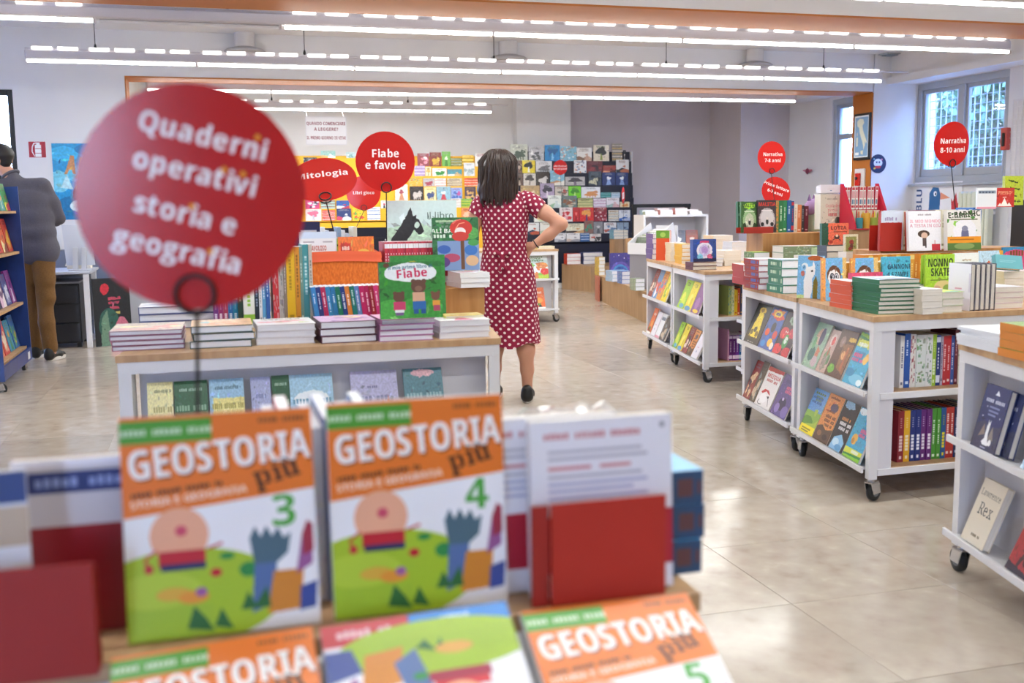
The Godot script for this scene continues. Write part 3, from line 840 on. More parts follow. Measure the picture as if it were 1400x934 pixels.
	draw("heroes", 112, 160, "b 3a5aa4|p d8422e 0 18 50 0 100 22 60 30|p e8862e 10 6 90 4 70 20 20 22|e 50 14 24 8 f0d040|u 50 14 10 0 3a3a90 4|e 52 46 14 12 1c2030|e 24 60 14 9 e0562e|e 78 62 14 10 c84038|e 40 76 14 9 2a66c0|e 66 82 16 10 f0b83a|e 24 88 16 8 2f8ad0|e 84 88 12 9 f0e0d0")
	draw("monsters", 112, 160, "b 2c1a30|e 60 18 30 12 8aa08c|e 60 18 20 7 5a7a5c|e 30 50 26 14 c8283c|e 76 46 22 12 b82040|e 54 68 16 16 3a8a4c|e 54 64 10 9 d0dcd0|e 20 88 30 12 d8283c|e 84 90 30 12 c02030|e 36 46 3 2 f0f0f0|e 46 46 3 2 f0f0f0")
	draw("mei", 112, 168, "b eae6e8|p b8202c 0 0 100 0 100 9 0 11|t 52 22 14 0 b c0303c MEIQUA|u 50 33 9 0 c05a60 9|p c0202c 14 66 30 56 56 56 72 66 60 64 44 60 24 68|e 40 78 22 12 f4f2f4|l 201c20 2.4 20 84 14 92 24 96 40 94|l 201c20 2 56 72 66 70 74 82 82 92|e 66 72 5 3 201c20")
	draw("violet", 112, 168, "b 5a4a86|u 66 30 11 0 d05a80 6|u 66 39 11 0 d05a80 6|e 50 70 22 16 2a2246|e 30 82 14 12 8a7ab8|e 80 84 20 14 7a6aaa|e 46 58 6 4 c8b8e0|r 20 12 70 8 4a3c74")
	draw("strange", 112, 168, "b 4e4640|g mass c8b49c 7a8a90 21")
	draw("redstripe", 112, 168, "b 8a2c30|g mass d8b890 3a2a40 22")
	draw("princess", 112, 160, "b 8aa890|e 50 30 26 18 c8a48c|e 62 30 14 20 3a2850|e 36 70 20 16 28605a|p b86a50 60 50 84 60 76 80 58 70|e 28 46 10 14 6aa070|e 70 84 20 12 b8a0a8")
	draw("puppet", 112, 160, "b b8968c|e 50 24 28 14 d8c0b8|e 56 26 16 10 c83c3c|p 6a8a5c 20 60 50 40 80 62 70 90 30 90|r 44 40 12 34 b0442c|e 46 78 22 18 8c7c70|e 82 70 10 12 4a6a40")
	draw("attic", 112, 160, "b 5e3a2c|r 60 14 40 8 d8b040|e 30 26 14 12 9a7a6a|p 8a5c3c 40 30 100 26 96 90 50 80|e 62 52 12 9 d8a06a|e 26 74 12 10 4a3428|e 24 84 18 10 6aa83c|r 70 34 10 50 b0603c")
	draw("bees", 112, 160, "b 44a8cc|p 8cc63c 0 0 100 6 100 12 0 14|p 2f8a44 0 6 100 16 100 22 0 14|r 0 14 100 14 d8dc48|r 10 20 46 6 e8f0d0|r 10 36 46 22 2f86b4|u 32 44 11 0 e0507a 6|u 32 53 9 0 e0507a 8|e 78 44 12 8 e8b04a|e 72 50 12 8 f0c060|e 66 88 40 10 7cc4de|e 84 92 14 6 e8f4f8|e 20 78 24 8 2f86b4")
	draw("bees_b", 112, 160, "b 44a8cc|e 22 8 22 7 e8f4f8|r 50 18 40 8 2f86b4|r 50 34 46 22 2f86b4|u 72 42 11 0 e0507a 6|u 72 51 9 0 e0507a 8|e 32 62 16 11 e8b04a|e 26 66 8 6 c88a3a|r 44 64 40 8 4a9cc0|r 0 80 100 14 d8dc48|r 40 82 40 6 e8f0d0|p 2f8a44 0 92 100 88 100 94 0 96|p 8cc63c 0 95 100 93 100 100 0 100")
	draw("field", 112, 160, "b 6a98cc|u 44 20 7 0 3a5a90 12|u 44 30 7 0 3a5a90 12|r 0 50 100 50 8ab04a|g land 5a8a34 a8bc4a 9|r 0 82 100 18 f0dc20|r 14 88 60 3 8a8020|r 14 93 50 3 8a8020")
	draw("orange_town", 112, 160, "b d88c4a|r 14 6 60 4 8a4c24|e 60 26 24 9 5a4a60|r 14 34 60 3 8a4c24|u 60 46 9 0 5a2c14 9|u 60 55 9 0 5a2c14 9|u 62 64 8 0 5a2c14 8|p 5a4434 0 72 30 66 60 74 100 68 100 100 0 100|e 30 84 14 6 8a6444|e 70 88 16 6 3a2c24")
	draw("black_boat", 112, 160, "b 1e1f24|p 8ab4d4 10 0 60 0 76 12 40 16 10 12|u 50 36 10 0 d8904a 7|u 56 46 10 0 e8e8ec 9|u 56 56 10 0 e8e8ec 8|p 8ac0e4 20 76 60 66 90 80 84 100 10 100|e 40 84 20 8 c8e4f4|e 64 92 20 6 5a9ccc")
	draw("llama", 128, 224, "b 7cb4de|e 70 6 30 6 b8602c|e 40 30 26 14 7cc0ea|p f0f0f0 30 100 26 60 34 40 30 26 36 16 44 26 60 24 64 12 72 26 72 44 60 54 64 76 56 100|e 28 26 12 9 e8ecf0|e 26 28 8 6 7cb4de|e 22 42 8 6 b86a60|e 60 36 4 2.4 2a2a30|p 7a6a20 66 100 66 62 76 46 84 62 84 100|r 0 92 30 8 c8d890")
	draw("specs", 112, 128, "b 7ab6e0|r 0 0 16 100 e8a45c|r 84 0 16 100 e8c47a|e 50 40 28 22 6a4630|e 50 46 24 18 f2f0ee|e 42 44 9 9 2a3040|e 60 44 9 9 2a3040|e 42 44 6 6 e8ecf0|e 60 44 6 6 e8ecf0|e 42 45 2.6 3 20242c|e 60 45 2.6 3 20242c|p 5a3424 40 58 52 54 64 58 52 64|e 52 60 12 4 d8a040|e 52 86 16 18 e8b898")
	draw("cannone", 128, 128, "b 4fb0cc|t 24 26 9 0 b 1e3a50 Un|t 60 26 17 0 b 1e3a50 CANNONE|t 56 44 15 0 b 1e3a50 A 6 ZAMPE|e 60 70 20 9 a86a50|e 40 66 10 8 e8d0c0|r 0 84 100 16 9ab84a|e 20 82 14 6 d8b03a|e 74 84 10 6 c84a34|e 50 88 8 5 30343c")
	draw("nonno", 128, 112, "b a3cf3c|t 52 22 26 0 b 20301c NONNO|t 52 44 26 0 b 20301c SKATE|e 60 78 30 16 d8c88a|e 40 84 14 10 c8a48a|e 76 82 16 10 8aa84a|r 18 60 60 3 6a8a30")
	draw("green_monster", 112, 128, "b eef0ec|e 50 54 32 26 8cc49a|e 40 40 10 8 6aa87c|e 50 42 12 9 5a9a74|e 48 40 3 3 20302c|e 58 40 3 3 20302c|e 56 78 16 9 e0805c|e 8 70 5 9 2a302c|r 34 16 34 4 c8b8a0")
	draw("fox", 112, 144, "b bcd8e8|p c85c30 20 30 40 24 60 34 74 22 78 44 60 60 40 54 22 46|e 44 72 20 24 c04a34|e 48 90 14 10 8a3424|e 30 84 8 14 e0e8ec|r 84 0 16 100 e8a83c")
	draw("pink_letters", 144, 144, "b 3a86b4|e 50 30 60 24 d04a78|u 50 14 18 0 7a4a20 5|u 46 44 14 0 f0e0e8 4|e 60 76 40 16 e86a90")
	draw("teal_open", 112, 128, "b 62a8b0|r 14 40 60 4 8cc4c8|r 14 50 50 4 8cc4c8")
	draw("white_small", 112, 128, "b ebe7ee|e 46 72 4 4 3a5a9a|r 30 52 30 3 d8a8b8|r 90 20 10 40 d8d0e0")
	draw("mondo", 128, 160, "b f0ecf0|u 50 10 5 0 9a8a90 12|t 52 27 11 0 b e8a0b0 IL MIO MONDO|t 52 38 11 0 b d890a4 A TESTA IN GIÙ|e 46 58 18 9 4a3428|e 48 62 10 8 e0b8a0|r 42 68 12 20 5a4a48|r 50 76 4 16 4a3c3c|r 78 74 4 10 d8b0b0|r 70 84 26 16 c8303c")
	draw("barnic", 128, 160, "b e9e4de|g dots 8cc44a 4a8a34 12|e 52 52 34 30 ece8ec|t 50 12 20 -4 b 2e3420 E.BARNIC|r 10 22 80 3 6a6a50|p 6a6a8c 40 80 42 52 52 40 62 52 66 80|e 52 46 9 7 8a8aa0|r 0 66 100 16 ee9a28|r 8 72 70 3 b86a18|r 0 82 100 18 5a7a3c|e 50 90 30 8 8aa060")
	draw("red_holder", 128, 160, "b d4dcea|u 46 20 12 0 9a8ab0 7|u 50 33 14 0 d08aa8 8|r 0 36 100 64 b03828")
	draw("piesso", 112, 96, "b c8342c|t 50 28 24 0 b f0b088 PIESSO|p f4ece4 30 96 50 52 70 96|p f4ece4 14 96 28 78 40 96|p f4ece4 60 96 74 76 88 96|u 50 50 8 0 f4d0c0 5")
	draw("calendar", 112, 96, "b e9eaec|r 6 14 88 14 8a98a8|r 10 18 10 8 50586c|r 26 18 10 8 50586c|r 42 18 10 8 50586c|r 58 18 10 8 50586c|r 74 18 10 8 50586c|r 0 90 100 10 e8a0b0")
	draw("banana", 96, 128, "b b8c83a|l 3a4a1c 6 20 14 70 24|l 3a4a1c 6 26 40 80 46|l 3a4a1c 6 14 60 66 70|l 3a4a1c 6 30 84 86 88")
	draw("malitia1", 112, 160, "b 3d6a34|e 50 60 40 36 9ac08a|e 50 62 26 24 c8d4b8|e 50 14 36 9 a8e040|t 50 14 15 0 b 2a4a1c MALITIA|e 50 66 7 9 2a2c2e|e 50 58 4 4 e8e0d8|r 20 30 60 3 e0ecd0|e 20 80 10 12 2a4a24|e 80 80 10 12 2a4a24")
	draw("malitia2", 112, 160, "b 40353a|e 50 60 44 36 b8b0b0|e 50 56 36 26 d8d4d4|t 50 14 16 0 b e8402e MALITIA|e 50 66 7 9 2a2c2e|e 50 57 4 4 e8e0d8|r 36 82 30 8 e8643c|e 24 74 9 6 26262a|e 76 74 9 6 26262a|r 20 30 60 3 f0e8e8|e 50 92 60 6 2a2426")
	draw("guida", 144, 160, "b ded5c4|u 50 14 6 0 a89c8a 12|t 52 34 12 0 s d0706c Guida dei|t 52 46 12 0 s d0706c piccoli|u 52 58 12 0 d0706c 5|e 74 78 12 13 6a7a70|p 4a4a44 64 100 72 66 82 66 86 100|p 6a3c2c 10 100 16 82 24 80 26 92 40 100")
	draw("lotta", 144, 128, "b e2694c|r 0 0 24 100 24503f|t 62 24 22 0 b 5a1c1c LOTTA|r 44 38 50 4 8a3424|e 56 64 10 10 4a2c2c|e 56 58 5 6 e8c8b0|l 4a2c2c 3 40 78 56 66 70 80|e 34 86 7 8 a83028|e 84 72 7 5 f0c0a0")
	draw("gold_small", 96, 128, "b d8d0b4|r 14 14 74 86 8f8f4e|e 52 46 16 14 a03834|e 52 70 12 18 6a3030|e 42 84 12 10 8a2c2c")
	draw("navy_slim", 96, 64, "b 1f3f86|u 30 50 20 0 a8b8e0 9|u 66 50 20 0 a8b8e0 12")
	draw("tall_orange", 64, 128, "b d8552c|r 0 0 100 26 6a9a3a|e 50 14 20 8 a8c860")
	draw("white_swoosh", 96, 112, "b e8ebf0|p 2a4a90 40 44 70 30 90 34 74 44 50 50|r 16 20 40 4 b0b8c8")
	draw("il_libro_tall", 256, 320, "b d4e8d8|r 0 0 100 50 d8ecea|p c0dcc4 0 34 40 26 100 44 100 100 0 100|p 2c2a30 0 62 6 46 20 30 34 8 37 20 46 24 52 38 46 44 38 36 28 48 22 64|e 42 30 4 4 d0e4d8|t 76 20 11 0 n 5a7a70 il libro|l 5a6a66 1 58 16 60 24")
	draw("pony", 128, 112, "b 2f4f94|e 50 50 34 36 e4e2ee|e 50 50 24 26 c8bce0|e 50 48 14 16 b090d0|e 30 78 12 12 7ac0e0|e 72 78 12 12 d86a8a|r 30 8 40 8 c83c6a|r 0 86 100 14 283058")
	draw("green_zombie", 96, 112, "b 7aa03c|g mass 3a5a24 b8d060 31")
	draw("lime", 96, 160, "b 9cc83c|t 46 16 16 0 b 4a5a20 TIB|e 40 60 24 18 d8dc50|e 60 74 20 16 c8d848|e 54 90 30 8 4aa0c0")
	draw("lemon", 96, 160, "b e8d63c|t 50 16 16 0 b a09040 TIB|e 46 60 24 18 f0e470|e 66 70 16 16 d8c030|e 44 92 40 8 4a90c8")
	draw("mauve", 96, 160, "b 7a4a8c|t 56 16 16 0 b b888c0 TIB|e 46 66 24 20 9a6aa8|e 56 92 34 6 e8c83a")
	draw("comic1", 96, 160, "b 8a2e34|g mass e8d8c8 3a3440 13")
	draw("comic2", 96, 160, "b 5a90c4|g mass d84a3c e8ecf0 14")
	draw("comic3", 96, 160, "b d8903c|g mass 4a8ac0 e8506a 15")
	draw("comic4", 96, 160, "b e8d23a|g mass 8ab04a f0e890 16")
	draw("farm", 128, 160, "b dfe6e4|e 50 34 60 16 c8dcd8|e 50 66 34 18 d0d8e8|r 0 78 100 22 a8c03c|e 76 44 22 12 e0884c|e 24 50 16 10 c8a890|e 84 70 18 14 c83c34|e 20 84 14 8 e88a3c|g mass c87a4a 7ab04a 17")
	draw("tractor", 112, 160, "b e0703c|u 60 24 14 0 f4dcd0 6|e 60 60 24 12 e8a04a|r 20 74 50 10 6a8a34|e 30 86 14 10 2a2c30|e 64 88 10 7 2a2c30|r 0 92 100 8 f0ece8")
	draw("stars", 112, 128, "b 4a4284|e 50 70 46 36 6a5aa8|e 50 72 36 28 4a8ac0|e 50 74 28 22 3a5a9c|e 20 14 2 2 e8e0f0|e 70 20 2 2 e8e0f0|e 44 10 2 2 e8e0f0")
	new_sheet()

# ------------------------------------------------------------------ the shop itself
func slab(called: String, a0: float, a1: float, b0: float, b1: float, y0: float, y1: float, m: Material) -> MeshInstance3D:
	return struct(called, MB.new().box(Vector3(a0, y0, -b1), Vector3(a1, y1, -b0)).mesh(), m, Vector3.ZERO, Y(YR))

func room() -> void:
	# floor: a bed of grout with polished stone tiles on it
	var floor_ := Node3D.new()
	floor_.name = "floor"
	floor_.set_meta("kind", "structure")
	add_child(floor_)
	floor_.rotation.y = YR
	part(floor_, "grout_bed", MB.new().box(Vector3(-5, -0.12, -17.2), Vector3(9.6, -0.0012, 4.2)).mesh(), M.grout)
	var s := 0.6
	var cells := []
	for ia in range(-8, 16):
		for ib in range(-7, 29):
			var p := rw((ia + 0.5) * s, (ib + 0.5) * s)
			var d := Vector2(p.x, p.z).length()
			var inside := -p.z > 2.0 and absf(p.x) < -p.z * 0.52 + 0.5
			if p.x > 1.9 + 0.0 and -p.z > 3.0: inside = false
			cells.append([d + (0.0 if inside else 100.0), ia, ib])
	cells.sort_custom(func(x, y): return x[0] < y[0])
	var tm := MB.new().cbox(Vector3(-s / 2 + 0.0012, -0.02, -s / 2 + 0.0012), Vector3(s / 2 - 0.0012, 0, s / 2 - 0.0012), 0.0008).mesh()
	var rest := MB.new()
	for k in cells.size():
		var c := Vector3((cells[k][1] + 0.5) * s, 0, -(cells[k][2] + 0.5) * s)
		if c.x < -4.9 or c.x > 9.5 or c.z < -17.1 or c.z > 4.1: continue
		if k < 300: part(floor_, "tile", tm, M.tiles[(cells[k][1] * 7 + cells[k][2] * 13 + (cells[k][1] * cells[k][2]) % 5 + 400) % 4], c)
		else: rest.box(c + Vector3(-s / 2 + 0.0012, -0.02, -s / 2 + 0.0012), c + Vector3(s / 2 - 0.0012, 0, s / 2 - 0.0012))
	var rt := part(floor_, "outer_tiles", rest.mesh(), M.tiles[1])
	rt.set_meta("kind", "stuff")
	# walls and ceiling
	slab("ceiling", -5, 9.6, -4.2, 17.2, 3.25, 3.4, M.ceiling)
	slab("wall_rear", -5, -2.9, -4.2, -4.0, 0, 3.25, M.wall)
	slab("wall_rear", -2.9, -2.05, -4.2, -4.0, 2.4, 3.25, M.wall)
	slab("wall_rear", -2.05, 9.6, -4.2, -4.0, 0, 3.25, M.wall)
	var dr := Node3D.new()   # the glazed street door, mirrored in the big red sign
	dr.name = "door_1"
	dr.set_meta("kind", "structure")
	add_child(dr)
	dr.rotation.y = YR
	for a in [-2.87, -2.08]: part(dr, "frame_post", MB.new().cbox(Vector3(a - 0.03, 0, 4.06), Vector3(a + 0.03, 2.4, 4.14), 0.004).mesh(), M.dark_frame)
	for y in [0.0, 2.32]: part(dr, "frame_rail", MB.new().cbox(Vector3(-2.84, y, 4.06), Vector3(-2.11, y + 0.08, 4.14), 0.004).mesh(), M.dark_frame)
	part(dr, "pane", MB.new().box(Vector3(-2.84, 0.08, 4.095), Vector3(-2.11, 2.32, 4.101)).mesh(), M.glass)
	part(dr, "door_handle", MB.new().tube([Vector3(-2.2, 0.9, 4.04), Vector3(-2.2, 1.3, 4.04)], 0.014, 8).mesh(), M.chrome)
	struct("ground", MB.new().box(Vector3(-12, -0.3, 4.3), Vector3(12, -0.15, 30)).mesh(), mat(Color(0.5, 0.5, 0.5), 0.9), Vector3.ZERO, Y(YR))
	slab("wall_back", -1.1, 4.83, 16.85, 17.1, 0, 3.25, M.wall)
	slab("wall_back_grey", 4.83, 9.6, 16.85, 17.1, 0, 3.25, M.grey_wall)
	slab("wall_grey_block", 8.32, 9.2, 15.75, 16.85, 0, 3.25, M.grey_wall)
	var col := at_b(710, 165, 16.62)
	slab("column_back", 4.81, 5.72, 16.62, 16.85, 0, 3.25, M.wall)
	# cross beams with orange undersides
	for q in [[7.5, 8.15, -5.0, 9.2, "near"], [12.5, 12.95, -0.82, 8.53, "far"]]:
		slab("beam_" + q[4], q[2], q[3], q[0], q[1], 2.765, 3.25, M.wall)
		slab("beam_soffit_" + q[4], q[2], q[3], q[0] + 0.001, q[1], 2.75, 2.765, M.orange)
	slab("wall_pier_left_lining", -0.82, -0.805, 12.501, 12.95, 0, 2.75, M.orange)
	slab("wall_pier_right", 8.545, 9.2, 12.5, 12.95, 0, 3.25, M.wall)
	slab("wall_pier_right_lining", 8.53, 8.545, 12.501, 12.95, 0, 2.75, M.orange)
	slab("wall_poster", -1.95, -0.82, 12.5, 12.95, 0, 3.25, M.wall)
	slab("wall_far_left", -1.1, -0.82, 12.95, 17.1, 0, 3.25, M.wall)
	# left: a glazed front between the poster wall and the street
	slab("wall_left", -5, -4.8, -4.2, 12.95, 0, 3.25, M.wall)
	slab("wall_front_low", -4.8, -1.95, 12.5, 12.7, 0, 0.5, M.wall)
	slab("wall_front_high", -4.8, -1.95, 12.5, 12.7, 2.6, 3.25, M.wall)
	var wl := Node3D.new()
	wl.name = "window_1"
	wl.set_meta("kind", "structure")
	add_child(wl)
	wl.rotation.y = YR
	for a in [-4.77, -3.6, -2.75, -2.14, -1.98]: part(wl, "frame_post", MB.new().cbox(Vector3(a - 0.03, 0.5, -12.62), Vector3(a + 0.03, 2.6, -12.54), 0.004).mesh(), M.dark_frame)
	for y in [0.5, 1.55, 2.54]: part(wl, "frame_rail", MB.new().cbox(Vector3(-4.8, y, -12.615), Vector3(-1.95, y + 0.06, -12.545), 0.004).mesh(), M.dark_frame)
	part(wl, "pane", MB.new().box(Vector3(-4.78, 0.52, -12.585), Vector3(-1.97, 2.58, -12.579)).mesh(), M.glass)
	# right wall with two windows: openings b 10.83..12.49 (y 1.58..2.87) and b 13.3..14.5 (y 1.1..2.83), and a third nearer
	var ops := [[7.2, 10.2, 1.58, 2.87], [10.76, 12.49, 1.55, 2.87], [13.2, 14.5, 1.0, 2.86]]
	var b := -4.2
	for o in ops:
		slab("wall_right", 9.2, 9.5, b, o[0], 0, 3.25, M.wall)
		slab("wall_right", 9.2, 9.5, o[0], o[1], 0, o[2], M.wall)
		slab("wall_right", 9.2, 9.5, o[0], o[1], o[3], 3.25, M.wall)
		b = o[1]
	slab("wall_right", 9.2, 9.5, b, 17.1, 0, 3.25, M.wall)
	for k in 3: window(ops[k], k + 2)
	# bulkhead along the window wall
	slab("ceiling_bulkhead", 8.8, 9.2, -4.0, 12.5, 2.88, 3.25, M.ceiling)
	slab("ceiling_bulkhead_lip", 8.74, 8.8, -4.0, 12.5, 2.86, 2.95, M.white)
	slab("ceiling_bulkhead_far", 8.8, 9.2, 12.95, 15.75, 2.9, 3.25, M.ceiling)
	# outside: paving, hedge trees, a pale house across the street
	struct("ground", MB.new().box(Vector3(9.7, -0.3, -40), Vector3(40, -0.15, 10)).mesh(), mat(Color(0.5, 0.5, 0.47), 0.9), Vector3.ZERO, Y(YR))
	struct("ground", MB.new().box(Vector3(-30, -0.3, -40), Vector3(-1.2, -0.15, -12.8)).mesh(), mat(Color(0.5, 0.5, 0.5), 0.9), Vector3.ZERO, Y(YR))
	trees()

func window(o: Array, k: int) -> void:
	var w := Node3D.new()
	w.name = "window_%d" % k
	w.set_meta("kind", "structure")
	add_child(w)
	w.rotation.y = YR
	var b0: float = -o[1]
	var b1: float = -o[0]
	var y0: float = o[2]
	var y1: float = o[3]
	var mid := (b0 + b1) / 2
	var fr := func(nm, z0, z1, lo, hi, th): part(w, nm, MB.new().cbox(Vector3(9.24 - th, lo, z0), Vector3(9.30, hi, z1), 0.005).mesh(), M.frame_grey)
	fr.call("frame_rail", b0, b1, y1 - 0.09, y1, 0.02)
	fr.call("frame_rail", b0, b1, y0, y0 + 0.09, 0.02)
	fr.call("frame_post", b0, b0 + 0.08, y0 + 0.09, y1 - 0.09, 0.02)
	fr.call("frame_post", b1 - 0.08, b1, y0 + 0.09, y1 - 0.09, 0.02)
	fr.call("frame_post", mid - 0.06, mid + 0.06, y0 + 0.09, y1 - 0.09, 0.02)
	for sgn in [0, 1]:
		var z0 := (b0 + 0.08) if sgn == 0 else mid + 0.06
		var z1 := (mid - 0.06) if sgn == 0 else b1 - 0.08
		fr.call("sash_rail", z0, z1, y0 + 0.09, y0 + 0.19, -0.01)
		fr.call("sash_rail", z0, z1, y1 - 0.14, y1 - 0.09, -0.01)
		fr.call("sash_stile", z0, z0 + 0.045, y0 + 0.19, y1 - 0.14, -0.01)
		fr.call("sash_stile", z1 - 0.045, z1, y0 + 0.19, y1 - 0.14, -0.01)
		part(w, "pane", MB.new().box(Vector3(9.268, y0 + 0.19, z0 + 0.045), Vector3(9.273, y1 - 0.14, z1 - 0.045)).mesh(), M.glass)
	if k == 4: fr.call("transom", b0 + 0.08, b1 - 0.08, 2.26, 2.34, -0.012)
	part(w, "window_sill", MB.new().cbox(Vector3(9.12, y0 - 0.035, b0 - 0.05), Vector3(9.26, y0 - 0.001, b1 + 0.05), 0.005).mesh(), M.frame_grey)
	if k == 4: return
	# security grille outside the glass
	var g := MB.new()
	var n := int((b1 - b0) / 0.105)
	for j in n + 1:
		var z := lerpf(b0, b1, float(j) / n)
		part(w, "grille_bar", MB.new().box(Vector3(9.42, y0, z - 0.005), Vector3(9.432, y1, z + 0.005)).mesh(), M.iron)
	var rows := int((y1 - y0) / 0.105)
	for j in rows + 1:
		var y := lerpf(y0, y1, float(j) / rows)
		part(w, "grille_bar", MB.new().box(Vector3(9.432, y - 0.005, b0), Vector3(9.444, y + 0.005, b1)).mesh(), M.iron)

func trees() -> void:
	var leaf := MB.new()
	leaf.quad(Vector3(-0.035, 0, 0), Vector3(0.035, 0, 0), Vector3(0.02, 0.09, 0.015), Vector3(-0.02, 0.09, 0.015))
	var lm := mat(Color(0.20, 0.33, 0.17), 0.5)
	lm.vertex_color_use_as_albedo = true
	lm.albedo_color = Color.WHITE
	lm.cull_mode = BaseMaterial3D.CULL_DISABLED
	lm.backlight_enabled = true
	lm.backlight = Color(0.15, 0.22, 0.06)
	leaf.mesh()
	var spots := [[11.8, 9.6], [12.3, 11.6], [11.9, 13.6], [13.4, 16.4], [12.6, 7.6]]
	var looks := ["tall dark green tree outside the barred window", "leafy tree outside the middle of the window wall", "bushy tree outside by the orange pier", "tree outside behind the narrow far window", "tree outside past the whiteboard"]
	for k in spots.size():
		var t := thing("garden_tree", looks[k], "tree", rw(spots[k][0], spots[k][1], -0.15), Y(k * 1.3))
		part(t, "trunk", MB.new().lathe([Vector2(0.11, 0), Vector2(0.08, 1.0), Vector2(0.05, 2.4), Vector2(0.015, 3.6)], 8).mesh(), mat(Color(0.25, 0.19, 0.14), 0.9))
		var mm := MultiMesh.new()
		mm.transform_format = MultiMesh.TRANSFORM_3D
		mm.use_colors = true
		mm.mesh = leaf.mesh()
		mm.instance_count = 5200
		for j in 5200:
			var an := rng.randf() * TAU
			var yy := rng.randf_range(1.2, 3.9)
			var rr := sqrt(rng.randf()) * 1.5 * sin(clampf((yy - 0.9) / 3.2, 0, 1) * PI)
			mm.set_instance_transform(j, Transform3D(Basis.from_euler(Vector3(rng.randf() * TAU, rng.randf() * TAU, 0)) * 1.6, Vector3(cos(an) * rr, yy, sin(an) * rr)))
			var q := rng.randf()
			mm.set_instance_color(j, Color(0.035 + 0.05 * q, 0.085 + 0.09 * q, 0.035 + 0.03 * q))
		var mi := MultiMeshInstance3D.new()
		mi.name = "foliage"
		mi.multimesh = mm
		mi.material_override = lm
		mi.set_meta("kind", "stuff")
		t.add_child(mi)
	var hs := thing("house", "pale house across the yard behind the trees", "building", rw(19, 11.5, -0.15), Y(YR))
	part(hs, "wall", MB.new().box(Vector3(0, 0, -9), Vector3(4, 7, 9)).mesh(), mat(Color(0.80, 0.78, 0.74), 0.9))
	part(hs, "roof", MB.new().eight([Vector3(-0.4, 7, 9.4), Vector3(4.4, 7, 9.4), Vector3(4.4, 7, -9.4), Vector3(-0.4, 7, -9.4), Vector3(1.9, 8.6, 8), Vector3(2.1, 8.6, 8), Vector3(2.1, 8.6, -8), Vector3(1.9, 8.6, -8)]).mesh(), mat(Color(0.55, 0.3, 0.22), 0.9))
	for j in 5:
		for f in 2: part(hs, "window", MB.new().box(Vector3(-0.04, 1.2 + f * 3, -7.6 + j * 3.3), Vector3(0, 2.8 + f * 3, -6.5 + j * 3.3)).mesh(), mat(Color(0.2, 0.22, 0.25), 0.2))

# ------------------------------------------------------------------ lights, signs and fittings fixed to the building
func strip(b: float, runs: Array, called_label: String, bare := 0.0) -> void:   # runs: [a from, a to, lit]
	var a0: float = runs[0][0]
	var a1: float = runs[-1][1] + bare
	var t := thing("strip_light", called_label, "light", rw(0, b, 0), Y(YR))
	part(t, "channel", MB.new().cbox(Vector3(a0, 2.686, -0.045), Vector3(runs[-1][1], 2.772, 0.045), 0.012).mesh(), M.alu)
	part(t, "track", MB.new().box(Vector3(a0, 2.7725, -0.012), Vector3(a1, 2.79, 0.012)).mesh(), M.alu)
	for r in runs:
		var n := maxi(1, roundi((r[1] - r[0]) / 1.5))
		for k in n:
			var x0 := lerpf(r[0], r[1], float(k) / n) + 0.012
			var x1 := lerpf(r[0], r[1], float(k + 1) / n) - 0.012
			var tb := MB.new().lathe([Vector2(0.013, 0), Vector2(0.013, x1 - x0)], 7, Basis(Vector3.BACK, -PI / 2), Vector3(x0, 2.672, 0.012))
			part(t, "fluorescent_tube", tb.mesh(), M.tube if r[2] else M.white)
			part(t, "end_clip", MB.new().box(Vector3(x1, 2.657, -0.03), Vector3(x1 + 0.02, 2.6855, 0.03)).mesh(), M.alu)
			if r[2] and b > 6.0:
				for j in 6:
					var xm := lerpf(x0, x1, (j + 0.5) / 6.0) + (0.012 if j % 2 == 0 else -0.012)
					part(t, "glowing_slot", MB.new().box(Vector3(xm - 0.085, 2.775, 0.014), Vector3(xm + 0.085, 2.797, 0.05)).mesh(), M.slot)
	var w := a0 + 0.6
	while w < a1:
		part(t, "hanging_wire", MB.new().tube([Vector3(w, 2.78, 0), Vector3(w, 3.25 if b < 12.5 or b > 13.0 else 3.25, 0)], 0.004, 5).mesh(), M.dark_frame)
		part(t, "wire_grip", MB.new().lathe([Vector2(0.008, 0), Vector2(0.014, 0.02), Vector2(0.008, 0.05)], 8, Basis(), Vector3(w, 2.785, 0)).mesh(), M.dark_frame)
		w += 1.9

